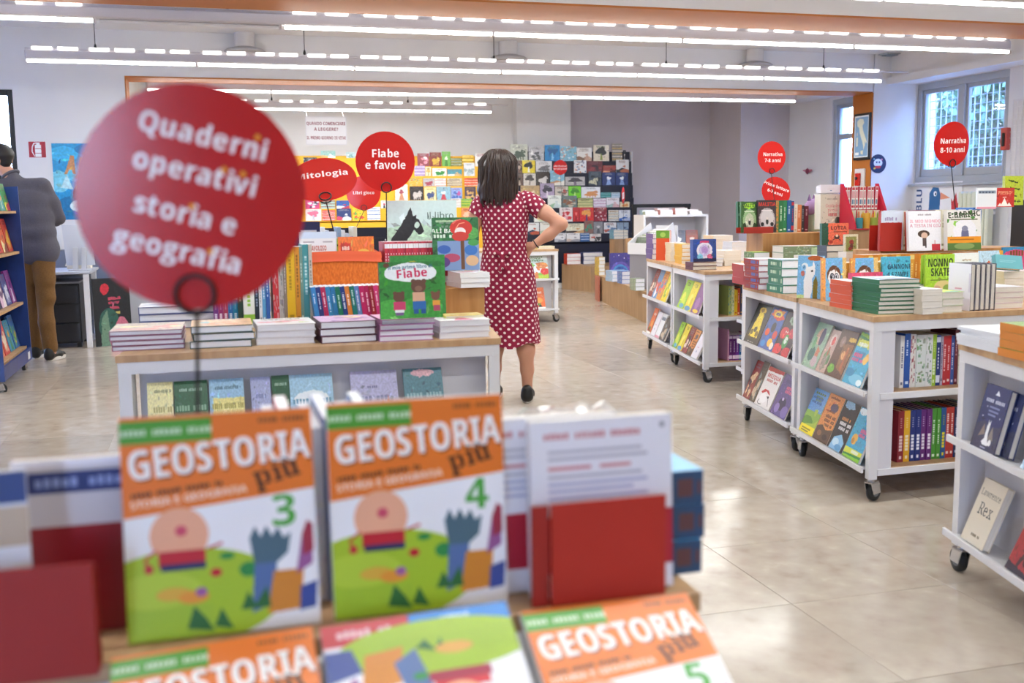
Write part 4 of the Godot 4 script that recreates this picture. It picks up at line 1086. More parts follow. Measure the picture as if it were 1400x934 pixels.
func fittings() -> void:
	strip(8.4, [[-4.2, -0.73, true], [-0.71, 0.58, false], [0.6, 7.15, true]], "long strip light just behind the near orange beam")
	strip(10.7, [[-1.54, 7.4, true]], "long strip light hanging between the two orange beams", 0.35)
	strip(13.02, [[-0.62, 7.68, true]], "long strip light under the far edge of the far orange beam")
	strip(15.25, [[0.3, 4.03, true]], "short strip light hanging before the white back wall", 0.25)
	strip(6.42, [[-3.5, 7.6, true]], "strip light before the near orange beam, towards the camera")
	strip(3.85, [[0.0, 7.0, true]], "strip light above the fairy-tale cart")
	strip(1.55, [[-0.6, 7.0, true]], "strip light above the schoolbook cart")
	strip(-0.7, [[-0.6, 7.0, true]], "added unseen strip light behind the camera for the foreground")  # unseen row, added to light the covers that face the camera
	# mushroom air vents
	var spots := [[335, 60], [695, 70], [1032, 79], [3, 58]]
	var near := ["round ceiling air vent above the big red sign", "round ceiling air vent above the woman", "round ceiling air vent by the grey grille panel", "round ceiling air vent by the glazed front"]
	for k in 4:
		var p := at_h(spots[k][0], spots[k][1] + 14, 3.02)
		var t := thing("ceiling_vent", near[k], "air vent", Vector3(p.x, 3.02, p.z))
		part(t, "neck", MB.new().lathe([Vector2(0.11, 0.06), Vector2(0.11, 0.2285)], 20).mesh(), M.ceiling)
		part(t, "dish", MB.new().lathe([Vector2(0.08, 0), Vector2(0.19, 0.012), Vector2(0.225, 0.03), Vector2(0.20, 0.05), Vector2(0.11, 0.075)], 28).mesh(), plain("b4b2b6", 0.5))
		for j in 3: part(t, "ring", MB.new().lathe([Vector2(0.06 + 0.04 * j, -0.012 + 0.004 * j), Vector2(0.075 + 0.04 * j, -0.016 + 0.004 * j), Vector2(0.078 + 0.04 * j, 0.004 + 0.003 * j), Vector2(0.06 + 0.04 * j, 0.004 + 0.003 * j)], 24).mesh(), M.alu)
	var gp := at_h(1242, 79, 3.235)
	var gr := thing("ceiling_grille", "bluish grey ventilation grille flush in the ceiling by the windows", "air vent", gp, Y(YR))
	part(gr, "frame", bx(1.1, 0.013, 0.62), M.frame_grey)
	for k in 9: part(gr, "slat", bx(1.0, 0.012, 0.03), plain("8fa0b4"), Vector3(0, -0.012, -0.24 + k * 0.06))
	# hanging notice
	var c0 := at_b(446, 179, 15.0)
	var nt := thing("hanging_sign", "white paper sign with maroon lettering hanging under the short strip light", "sign", c0, Y(YR))
	part(nt, "sheet", sheet(0.56, 0.385, 0.003, "sign_notice"), book_mats[0], Vector3(0, -0.19, 0))
	for s in [-0.25, 0.25]: part(nt, "hanging_cord", MB.new().tube([Vector3(s, 0.19, 0), Vector3(s * 1.0, 2.655 - c0.y, -0.25)], 0.003, 5).mesh(), M.white)
	# wall pieces
	wall_sheet("wall_sign", 38, 193, 64, 216, "extinguisher", "red fire extinguisher pictogram on the white wall", "sign")
	wall_sheet("poster", 70, 196, 128, 300, "poster_ani", "blue film poster with bronze letters on the white wall", "poster")
	# map and alarm box on the orange reveal, facing the room (normal towards -a)
	var rv := Y(YR - PI / 2)
	var mp := at_a(1180, 187, 8.53)
	var mo := thing("framed_map", "dark framed map of Italy on the orange pier", "map", mp, rv)
	part(mo, "frame", MB.new().cbox(Vector3(-0.185, -0.31, -0.0), Vector3(0.185, 0.31, 0.025), 0.004).mesh(), M.dark_frame)
	part(mo, "sheet", sheet(0.35, 0.6, 0.002, "italy_map"), book_mats[0], Vector3(0, -0.3, 0.0265))
	var ab := thing("alarm_box", "small white box with a red call point on the orange pier", "alarm", at_a(1177, 244, 8.53), rv)
	part(ab, "plate", MB.new().cbox(Vector3(-0.11, -0.13, 0), Vector3(0.11, 0.13, 0.03), 0.006).mesh(), M.white)
	part(ab, "call_point", MB.new().cbox(Vector3(-0.045, -0.10, 0.03), Vector3(0.045, 0.07, 0.07), 0.008).mesh(), M.red)
	part(ab, "button", MB.new().lathe([Vector2(0.02, 0), Vector2(0.02, 0.012)], 14, Basis(Vector3.RIGHT, PI / 2), Vector3(0, 0.0, 0.07)).mesh(), M.dark_frame)
	var st := at_b(1200, 224, 12.5)
	solo("wall_sticker", disc(0.125, 0.004, "sticker_round"), book_mats[0], "round dark blue picture sticker on the white pier", "sticker", st + D(YR) * -0.005, Y(YR))
	# paper bird on the far right wall
	var pb := thing("paper_bird", "pink and maroon paper bird on the white wall by the far window", "decoration", at_a(1106, 235, 9.17), rv)
	var wing := MB.new()
	for s in [-1.0, 1.0]: wing.eight([Vector3(0, -0.02, 0.012), Vector3(0.14 * s, 0.02, 0.03), Vector3(0.14 * s, 0.02, 0.02), Vector3(0, -0.02, 0.0), Vector3(0, 0.035, 0.012), Vector3(0.12 * s, 0.035, 0.03), Vector3(0.12 * s, 0.035, 0.02), Vector3(0, 0.035, 0.0)])
	part(pb, "wing", wing.mesh(), plain("c87a92"))
	part(pb, "body", MB.new().lathe([Vector2(0.004, -0.05), Vector2(0.03, -0.02), Vector2(0.03, 0.02), Vector2(0.005, 0.05)], 10).mesh(), plain("7a2440"), Vector3(0, 0.01, 0.03))
	# radiator and banner under the window
	var rp := at_a(1335, 262, 9.2)
	var rb := -(rp.x * -sin(YR) + rp.z * -cos(YR)) * -1.0
	var ra := thing("radiator", "cream ribbed radiator under the barred window", "radiator", rw(9.06, 11.08, 0.55), rv)
	for k in 7: part(ra, "rib", MB.new().cbox(Vector3(-0.27 + k * 0.08, 0, -0.05), Vector3(-0.27 + k * 0.08 + 0.06, 0.88, 0.05), 0.015).mesh(), plain("d9dccb"))
	part(ra, "pipe", MB.new().tube([Vector3(-0.28, 0.1, 0), Vector3(0.29, 0.1, 0)], 0.02, 8).mesh(), plain("d9dccb"))
	part(ra, "pipe", MB.new().tube([Vector3(-0.28, 0.78, 0), Vector3(0.29, 0.78, 0)], 0.02, 8).mesh(), plain("d9dccb"))
	for s in [-0.2, 0.2]: part(ra, "bracket", MB.new().box(Vector3(s - 0.02, 0.6, -0.11), Vector3(s + 0.02, 0.64, -0.04)).mesh(), M.white)
	for s in [-0.22, 0.24]: part(ra, "foot", MB.new().box(Vector3(s - 0.02, -0.55, -0.02), Vector3(s + 0.02, 0.01, 0.02)).mesh(), M.white)
	var bp := at_a(1282, 274, 9.19)
	solo("wall_banner", sheet(0.95, 0.48, 0.004, "blu_banner"), book_mats[0], "white banner with a blue bird and a red bird under the window", "banner", bp + Vector3(0, -0.24, 0) - R(YR) * 0.004, rv)
	# red box with a dark handset on the window post, white grid board
	var ph := thing("wall_phone", "red box with dark handset and cord beside the barred window", "phone", at_a(1378, 190, 9.16), rv)
	part(ph, "case", MB.new().cbox(Vector3(-0.05, -0.13, 0), Vector3(0.05, 0.13, 0.07), 0.01).mesh(), plain("c84a38"))
	part(ph, "handset", MB.new().cbox(Vector3(0.0, -0.09, 0.07), Vector3(0.035, 0.07, 0.1), 0.01).mesh(), M.black)
	part(ph, "cord", MB.new().tube([Vector3(-0.02, -0.12, 0.03), Vector3(-0.035, -0.3, 0.03), Vector3(-0.05, -0.48, 0.02)], 0.012, 6).mesh(), M.frame_grey)
	var gb := thing("grid_board", "white wire grid display board beside the barred window", "display board", at_a(1391, 240, 9.0), rv)
	for k in 12: part(gb, "wire", MB.new().box(Vector3(-0.12 + k * 0.07, -0.9, 0), Vector3(-0.114 + k * 0.07, 0.85, 0.006)).mesh(), M.white)
	for k in 25: part(gb, "wire", MB.new().box(Vector3(-0.14, -0.9 + k * 0.07, 0.006), Vector3(0.68, -0.894 + k * 0.07, 0.012)).mesh(), M.white)
	part(gb, "backing", MB.new().box(Vector3(-0.14, -1.58, -0.03), Vector3(0.68, 0.87, -0.01)).mesh(), M.panel)
	part(gb, "foot", MB.new().box(Vector3(-0.14, -1.6, -0.12), Vector3(0.68, -1.56, 0.08)).mesh(), M.panel)

func wall_sheet(called: String, x0: float, y0: float, x1: float, y1: float, key: String, label: String, cat: String) -> void:
	var p := at_b(x0, y0, 12.5)
	var q := at_b(x1, y1, 12.5)
	var w := Vector2(q.x - p.x, q.z - p.z).length()
	var h := p.y - q.y
	if key == "poster_ani": w = h * 0.7
	var c := p + R(YR) * w / 2
	solo(called, sheet(w, h, 0.003, key), book_mats[0], label, cat, Vector3(c.x, q.y, c.z) + D(YR) * -0.004, Y(YR))

func sheet(w: float, h: float, t: float, key: String) -> ArrayMesh:   # a thin printed board standing on its lower edge, print towards +z
	var m := MB.new()
	var r: Rect2 = C[key][1]
	var e := Rect2(r.position, r.size * 0.01)
	var x := w / 2
	var z := t / 2
	m.quad(Vector3(-x, 0, z), Vector3(x, 0, z), Vector3(x, h, z), Vector3(-x, h, z), r)
	m.quad(Vector3(x, 0, -z), Vector3(-x, 0, -z), Vector3(-x, h, -z), Vector3(x, h, -z), e)
	m.quad(Vector3(x, 0, z), Vector3(x, 0, -z), Vector3(x, h, -z), Vector3(x, h, z), e)
	m.quad(Vector3(-x, 0, -z), Vector3(-x, 0, z), Vector3(-x, h, z), Vector3(-x, h, -z), e)
	m.quad(Vector3(-x, h, z), Vector3(x, h, z), Vector3(x, h, -z), Vector3(-x, h, -z), e)
	m.quad(Vector3(-x, 0, -z), Vector3(x, 0, -z), Vector3(x, 0, z), Vector3(-x, 0, z), e)
	return m.mesh()

func disc(rad: float, t: float, key: String, bend := 0.0, stretch := 1.0) -> ArrayMesh:   # a printed disc facing +z, centred; bend curls it about its upright axis
	var m := MB.new()
	var r: Rect2 = C[key][1]
	var n := 40
	var rings := 6
	for side in [1.0, -1.0]:
		var k0 := m.v.size()
		for j in rings + 1:
			for k in n:
				var an := TAU * k / n
				var p := Vector2(cos(an), sin(an)) * rad * j / rings
				var z: float = -bend * p.x * p.x / rad + side * t / 2
				m.v.append(Vector3(p.x * stretch, p.y, z))
				m.n.append(Vector3(2 * bend * p.x / rad, 0, 1).normalized() * side)
				var uv := Vector2(0.5 + p.x / rad * 0.497, 0.5 - p.y / rad * 0.497)
				m.u.append(r.position + r.size * (uv if side > 0 else Vector2(0.06, 0.5)))
		for j in rings:
			for k in n:
				var a := k0 + j * n + k
				var b := k0 + j * n + (k + 1) % n
				var c := b + n
				var d := a + n
				if side > 0: m.i.append_array([a, c, d, a, b, c])
				else: m.i.append_array([a, d, c, a, c, b])
	for k in n:
		var f := func(q, s):
			var an: float = TAU * q / n
			return Vector3(cos(an) * rad * stretch, sin(an) * rad, -bend * cos(an) ** 2 * rad + s * t / 2)
		m.quad(f.call(k + 1, 1.0), f.call(k, 1.0), f.call(k, -1.0), f.call(k + 1, -1.0), Rect2(r.position + r.size * Vector2(0.06, 0.5), r.size * 0.01))
	return m.mesh()

# ------------------------------------------------------------------ furniture
# A cart on castors. N = near left corner on the floor, ys = bearing of the side that runs away from the camera, yf = bearing of the front edge. u runs along the front, v away.
func cpt(c: Dictionary, u: float, v: float, y := 0.0) -> Vector3:
	return c.n + R(c.yf) * u + D(c.ys) * v + Vector3(0, y, 0)

func foot4(c: Dictionary, u0: float, u1: float, v0: float, v1: float, y: float) -> Array:
	return [cpt(c, u0, v0, y), cpt(c, u1, v0, y), cpt(c, u1, v1, y), cpt(c, u0, v1, y)]

func cart(label: String, n: Vector3, ys: float, yf: float, L: float, W: float, splits: Array = [], side_face := true, front_face := true) -> Dictionary:
	var t := thing("book_cart", label, "book cart", n)
	var c := {"n": Vector3.ZERO, "ys": ys, "yf": yf, "L": L, "W": W, "o": t}
	var hx := func(nm, u0, u1, v0, v1, y0, y1, m): part(t, nm, MB.new().hexa(foot4(c, u0, u1, v0, v1, y0), y1 - y0).mesh(), m)
	hx.call("top_board", -0.005, W + 0.005, -0.005, L + 0.005, T - 0.024, T, M.wood)
	# rails under the top
	hx.call("top_rail", 0.0, W, 0.0, 0.04, T - 0.066, T - 0.0245, M.white)
	hx.call("top_rail", 0.0, W, L - 0.04, L, T - 0.066, T - 0.0245, M.white)
	hx.call("top_rail", 0.0, 0.04, 0.04, L - 0.04, T - 0.066, T - 0.0245, M.white)
	hx.call("top_rail", W - 0.04, W, 0.04, L - 0.04, T - 0.066, T - 0.0245, M.white)
	for u in [0.0, W - 0.042]:
		for v in [0.0, L - 0.042]:
			hx.call("post", u, u + 0.042, v, v + 0.042, 0.105, T - 0.0665, M.white)
	for s in splits: hx.call("post", 0.0, 0.03, s - 0.015, s + 0.015, 0.12, T - 0.0665, M.white)
	# upright panel behind the slanting ledges, and its partners at the ends
	hx.call("inner_panel", 0.105, 0.118, 0.045, L - 0.045, 0.13, T - 0.067, M.panel)
	for s in splits: hx.call("divider", 0.03, 0.1045, s - 0.008, s + 0.008, 0.16, T - 0.067, M.panel)
	for v in [[0.012, 0.03], [L - 0.03, L - 0.012]]: hx.call("end_panel", 0.0425, 0.118, v[0], v[1], 0.125, T - 0.067, M.panel)
	for y in [0.15, 0.49]:
		# side ledge with a lip, sloping inwards
		var p := foot4(c, -0.03, 0.1045, 0.05, L - 0.05, 0.0)
		var lo := [p[0] + Vector3(0, y - 0.004, 0), p[1] + Vector3(0, y - 0.03, 0), p[2] + Vector3(0, y - 0.03, 0), p[3] + Vector3(0, y - 0.004, 0)]
		part(t, "ledge", MB.new().eight(lo + [lo[0] + Vector3(0, 0.012, 0), lo[1] + Vector3(0, 0.012, 0), lo[2] + Vector3(0, 0.012, 0), lo[3] + Vector3(0, 0.012, 0)]).mesh(), M.white)
		hx.call("ledge_lip", -0.042, -0.0305, 0.0, L, y - 0.010, y + 0.014, M.white)
		# shelves that open to the front
		hx.call("shelf", 0.1185, W - 0.045, 0.012, L * 0.5, y - 0.022, y, M.wood)
		hx.call("shelf_edge", 0.045, W - 0.045, 0.0, 0.0115, y - 0.03, y - 0.002, M.white)
		hx.call("shelf_rail", 0.1185, W - 0.045, L * 0.5 + 0.001, L * 0.5 + 0.02, y - 0.03, T - 0.1 if y > 0.4 else 0.44, M.panel)
	for u in [0.03, W - 0.03]:
		for v in [0.03, L - 0.03]: castor(t, cpt(c, u, v), 0.6 + u * 2.0 + v)
	c.n = n
	return c

func castor(t: Node3D, p: Vector3, an: float) -> void:
	var b := Y(an)
	var o := part(t, "castor", MB.new().lathe([Vector2(0.016, 0.085), Vector2(0.016, 0.1048)], 12).mesh(), M.chrome, p)
	var fork := MB.new()
	for s in [-1.0, 1.0]:
		fork.eight([b * Vector3(-0.012, 0.035, 0.018 * s + 0.002), b * Vector3(0.045, 0.035, 0.018 * s + 0.002), b * Vector3(0.045, 0.035, 0.018 * s - 0.002), b * Vector3(-0.012, 0.035, 0.018 * s - 0.002), b * Vector3(-0.03, 0.088, 0.018 * s + 0.002), b * Vector3(0.03, 0.088, 0.018 * s + 0.002), b * Vector3(0.03, 0.088, 0.018 * s - 0.002), b * Vector3(-0.03, 0.088, 0.018 * s - 0.002)])
	fork.eight([b * Vector3(-0.03, 0.084, 0.02), b * Vector3(0.03, 0.084, 0.02), b * Vector3(0.03, 0.084, -0.02), b * Vector3(-0.03, 0.084, -0.02), b * Vector3(-0.03, 0.09, 0.02), b * Vector3(0.03, 0.09, 0.02), b * Vector3(0.03, 0.09, -0.02), b * Vector3(-0.03, 0.09, -0.02)])
	part(o, "fork", fork.mesh(), M.chrome)
	var wb := b * Basis(Vector3.RIGHT, PI / 2)
	part(o, "wheel", MB.new().lathe([Vector2(0.03, -0.0125), Vector2(0.0425, -0.011), Vector2(0.0435, 0), Vector2(0.0425, 0.011), Vector2(0.03, 0.0125)], 24, wb, b * Vector3(0.018, 0.0436, 0)).mesh(), M.rubber)
	part(o, "hub", MB.new().lathe([Vector2(0.024, -0.0145), Vector2(0.026, 0), Vector2(0.024, 0.0145)], 16, wb, b * Vector3(0.018, 0.0436, 0)).mesh(), M.hub)

# books with their covers showing on a cart's side ledge; items [far v, near v as fractions of L, height, thickness, cover, label, extra lean]
func on_ledge(c: Dictionary, y: float, items: Array) -> void:
	var yaw: float = c.ys - PI / 2
	for it in items:
		var vm: float = (0.075 + 0.88 * (it[0] + it[1]) / 2) * c.L
		var w: float = absf(it[0] - it[1]) * c.L * 0.88
		var back: float = it[6] if it.size() > 6 else 0.0
		var h: float = it[2]
		var u: float = -0.016 + back
		var tilt := atan2(maxf(0.01, 0.100 - u - it[3]), h) * 0.95
		if it.size() > 7: tilt = it[7]
		var p := cpt(c, u, vm, y + 0.0095 - 0.026 * (u + 0.03) / 0.1345)
		face(it[5], p, yaw, tilt, w, h, it[3], it[4], it[3] > 0.012, "books on the side ledges of the carts")

func sign_stand(label: String, px: float, py: float, d: float, rad: float, key: String, yaw: float, base_y: float, tilt := 0.0, bend := 0.0, roll := 0.0, base_at: Variant = null) -> void:
	var p := at_d(px, py, d)
	var t := thing("sign_stand", label, "sign", Vector3(p.x, base_y, p.z) if base_at == null else base_at)
	var o: Vector3 = p - t.position
	var b := Y(yaw) * Basis(Vector3.RIGHT, tilt) * Basis(Vector3.BACK, roll)
	part(t, "disc", disc(rad, 0.002, key, bend), M.sign_print, o, b)
	var low: Vector3 = o + b * Vector3(0, -rad * 0.86, 0.004 - 0.0)
	var rr := rad * 0.17
	var pts := []
	for k in 19:
		var an := -PI / 2 + TAU * k / 18.0
		pts.append(low + b * Vector3(cos(an) * rr, sin(an) * rr, 0.006))
	part(t, "clip_ring", MB.new().tube(pts, rad * 0.022, 6).mesh(), M.black)
	var pts2 := []
	for k in 19:
		var an := -PI / 2 + TAU * k / 18.0
		pts2.append(low + b * Vector3(cos(an) * rr, sin(an) * rr, -0.012))
	part(t, "clip_ring", MB.new().tube(pts2, rad * 0.022, 6).mesh(), M.black)
	var foot := Vector3(0, 0.012, 0)
	var neck: Vector3 = low + b * Vector3(0, -rr, -0.003)
	part(t, "stem", MB.new().tube([foot, Vector3(neck.x * 0.5, neck.y * 0.5, neck.z * 0.5), neck], maxf(0.0022, rad * 0.02), 6).mesh(), M.black)
	part(t, "base", MB.new().lathe([Vector2(0.035, 0.0), Vector2(0.035, 0.004), Vector2(0.01, 0.012)], 18).mesh(), M.black)

func plain_box(called: String, label: String, cat: String, pos: Vector3, yaw: float, w: float, h: float, d: float, m: Material, edge := 0.003, group := "") -> MeshInstance3D:
	return solo(called, bx(w, h, d, edge), m, label, cat, pos, Y(yaw), group)

func holder(label: String, pos: Vector3, yaw: float, w: float, h: float, d: float, m: Material) -> void:   # a red card sleeve that keeps books upright: front, floor and back
	var t := thing("book_holder", label, "book holder", pos, Y(yaw))
	part(t, "front_panel", MB.new().cbox(Vector3(-w / 2, 0, 0), Vector3(w / 2, h, 0.003), 0.0006).mesh(), m)
	part(t, "base_panel", MB.new().box(Vector3(-w / 2, 0, -d), Vector3(w / 2, 0.002, -0.0002)).mesh(), m)
	part(t, "back_panel", MB.new().box(Vector3(-w / 2, 0.002, -d - 0.003), Vector3(w / 2, h * 0.9, -d)).mesh(), m)

func furniture() -> void:
	M.sign_print = mat(Color.WHITE, 0.2)
	M.sign_print.metallic_specular = 0.36

# ------------------------------------------------------------------ shelves and bins at the back
# covers as [x0, x1, top y, colour, colour, colour, style] in photograph pixels, tier by tier; tiers as the height in the photograph of the ledge
func tiered(called: String, label: String, b: float, x0: float, x1: float, top_y: float, low_y: float, m: Material, tiers: Array, kind: String, from: String) -> void:
	var p := at_b(x0, low_y, b + 0.07)
	var q := at_b(x1, top_y, b + 0.07)
	var a0 := p.dot(R(YR))
	var a1 := q.dot(R(YR))
	var t := thing(called, label, "bookshelf", rw((a0 + a1) / 2, b, 0), Y(YR))
	var w := a1 - a0
	var yt := at_b((x0 + x1) / 2, top_y, b).y
	part(t, "back_panel", MB.new().box(Vector3(-w / 2, 0.08, -0.09), Vector3(w / 2, yt, -0.07)).mesh(), m)
	part(t, "plinth", MB.new().box(Vector3(-w / 2, 0, -0.12), Vector3(w / 2, 0.0799, 0.035 * tiers.size() - 0.035)).mesh(), M.white)
	for s in [-1.0, 1.0]: part(t, "side_panel", MB.new().box(Vector3(s * w / 2 + (0.0005 if s > 0 else -0.0205), 0.0, -0.11), Vector3(s * w / 2 + (0.0205 if s > 0 else -0.0005), yt, 0.0)).mesh(), M.white)
	var n := 0
	for ti in tiers.size():   # each tier stands a hand further forward than the one above
		var zt := 0.035 * ti
		var bt := b - zt
		var yl := at_b((x0 + x1) / 2, tiers[ti][0], bt).y
		var up: float = yt if ti == 0 else at_b((x0 + x1) / 2, tiers[ti - 1][0], bt + 0.035).y
		part(t, "ledge", MB.new().box(Vector3(-w / 2, yl - 0.008, zt - 0.0345), Vector3(w / 2, yl, zt)).mesh(), m)
		part(t, "ledge_lip", MB.new().box(Vector3(-w / 2, yl - 0.008, zt + 0.0002), Vector3(w / 2, yl + 0.005, zt + 0.003)).mesh(), m)
		if ti > 0: part(t, "step_board", MB.new().box(Vector3(-w / 2, yl + 0.0002, zt - 0.0345), Vector3(w / 2, up - 0.0085, zt - 0.0315)).mesh(), m)
		var books: Array = tiers[ti][1]
		for k in books.size():
			var it: Array = books[k]
			n += 1
			var key := kind + str(n)
			draw(key, 60, 76, "b %s|g %s %s %s %d" % [it[3], it[6], it[4], it[5], n])
			var pa := at_b(it[0], 250, bt).dot(R(YR))
			var pb := at_b(it[1], 250, bt).dot(R(YR))
			var top := at_b((it[0] + it[1]) / 2, it[2], bt).y
			var h := clampf(top - yl + 0.008, 0.09, 0.36)
			var wd := minf(pb - pa - 0.003, 0.42)
			face("%s book, %s from the %s, %s ledge down on the %s shelf" % [tone(Color(it[3])), ORD[k], from, ORD[ti], kind], rw((pa + pb) / 2, bt + 0.010, yl), YR, 0.02, wd, h, 0.010, key, false, "picture books on the %s back shelf" % kind, 0.0, "picture_book")
	part(t, "front_panel", MB.new().box(Vector3(-w / 2, 0.0801, 0.035 * tiers.size() - 0.04), Vector3(w / 2, at_b((x0 + x1) / 2, tiers[-1][0], b - 0.035 * tiers.size()).y - 0.03, 0.035 * tiers.size() - 0.035)).mesh(), m)

func far_shelves() -> void:
	tiered("display_shelf", "dark blue stepped bookshelf against the grey back wall", 16.38, 692, 861, 207, 345, M.navy, [
		[220.6, [[698, 722, 198, "c4c8bc", "4a5a4c", "e8ece4", "beast"], [723, 744.5, 201, "b8b8bc", "5a5c60", "f0f0f0", "mass"], [745.3, 766, 199, "1f86c8", "155f9c", "7ac8f0", "tree"], [766.5, 788.5, 201, "86bcd4", "e0a080", "e8f0f0", "dots"], [789, 809.5, 203, "e8e6e2", "8a6a50", "c8a08a", "land"], [811.5, 833, 199, "e6dcc8", "3a3c38", "8a9a50", "tree"], [837, 851, 197, "8a8478", "c8a868", "d8d0c0", "stripes"], [852, 856, 206, "1c1c24", "8a8a90", "d8d8d8", "kid"]]],
		[237.0, [[702, 714, 220, "7a5c50", "b8a090", "3a2c28", "mass"], [714.5, 732, 220, "e8d23a", "24241f", "f0f0e8", "tree"], [733, 755, 221, "d8d8dc", "7a7c80", "5a5a60", "beast"], [785, 802, 220, "e2e2e6", "c88a70", "5a6a90", "dots"], [802.5, 824, 221, "6e2228", "8e2c30", "3a1418", "mass"], [824.5, 842, 227, "a0463c", "d89068", "5a2824", "land"], [842.5, 860, 219, "dcdad8", "2a2c30", "b86a4a", "land"]]],
		[254.0, [[705, 715.5, 238, "6a564c", "b8a898", "2a2420", "kid"], [716, 733, 238, "d2cac0", "4a4440", "8a8078", "tree"], [733.5, 751.5, 235.5, "4e4844", "d8d4d0", "8a8480", "beast"], [752.5, 772, 234, "8cc0d8", "c89a70", "e8e4dc", "land"], [773, 800, 242.5, "b8b4b4", "4a464c", "7a6a80", "tree"], [805, 822.5, 235, "3e4a56", "c8c4a8", "1c242c", "mass"], [823.5, 841.5, 236.5, "26356e", "8aa4d8", "e8ecf4", "kid"], [842, 859, 236.5, "26356e", "8aa4d8", "e8ecf4", "kid"]]],
		[271.4, [[712, 738, 254.5, "b89a6c", "24221f", "e0d0a8", "land"], [738.5, 758, 251.5, "a898b4", "3c3844", "d8d0dc", "tree"], [759, 777, 255.5, "c8c0b4", "6a7068", "a85a50", "mass"], [777.5, 794.5, 255.5, "74d420", "3a8a10", "c8f080", "tree"], [795, 821, 256.5, "e4e4e8", "d8945c", "8a9aa8", "beast"], [821.5, 835.5, 264, "3a9096", "2a6a70", "a8d8d8", "stripes"], [836, 848, 265, "a8c4dc", "7aa0c0", "e8f0f4", "stripes"]]],
		[284.6, [[749, 767.5, 268, "e2e8e2", "9ac0a0", "c8d8d8", "land"], [768, 789, 268.5, "6a7a78", "8a5c44", "c0b8a0", "mass"], [790, 811, 272, "b8bc80", "d8c890", "7a8a50", "stripes"], [811.5, 829, 272, "d8ccdc", "b888a8", "e8e4ec", "stripes"], [829.5, 847, 271, "e0dce4", "a0b8b8", "d0a8b0", "land"], [848, 861, 280, "e0d2b0", "d08a4a", "5a5a5a", "beast"]]],
		[303.5, [[730, 764, 292, "e4e4e0", "c8d0b0", "d8b878", "mass"], [765, 783, 284.5, "e6dada", "c83c44", "e8a0a8", "mass"], [783.5, 792, 284.5, "c42c2c", "a02024", "e88078", "kid"], [792.5, 812, 284.5, "d0322e", "e8a04a", "5a3a6a", "tree"], [812.5, 830, 284.5, "8c2c3c", "c87a80", "e0c8c8", "dots"], [832, 846, 288, "dcdcd8", "8a8a88", "b89a70", "stripes"], [846.5, 862, 288, "d8dce4", "3a66b8", "a8b8d8", "land"]]],
		[320.3, [[719, 737, 305.5, "d8dce0", "2c3550", "b85a40", "land"], [774, 798.5, 306.5, "dcd8c0", "3a3434", "c8a070", "land"], [738, 757, 305, "e0e0dc", "b8c0a8", "c89a70", "land"], [799, 811.5, 302.5, "8a6a64", "4a8a70", "c84a40", "mass"], [812, 824.5, 304, "8c8e94", "5a5e68", "c8c8cc", "kid"], [826, 843, 305, "d8d8dc", "6a8ab0", "b85a50", "mass"], [844, 860, 305, "8aa0b8", "d8dce0", "3a4a70", "land"]]],
		[331.0, [[758, 774, 319.5, "e0e2e8", "b8bcc8", "8a90a0", "land"], [774.5, 793, 319.5, "e4e4e6", "c8b8b0", "a0a0a8", "land"], [793.5, 806, 319.5, "4a76b4", "2c4c80", "d0dcec", "stripes"], [806.5, 822, 320.5, "d8d4d0", "2a2c30", "c05a50", "mass"]]],
	], "navy", "column end")
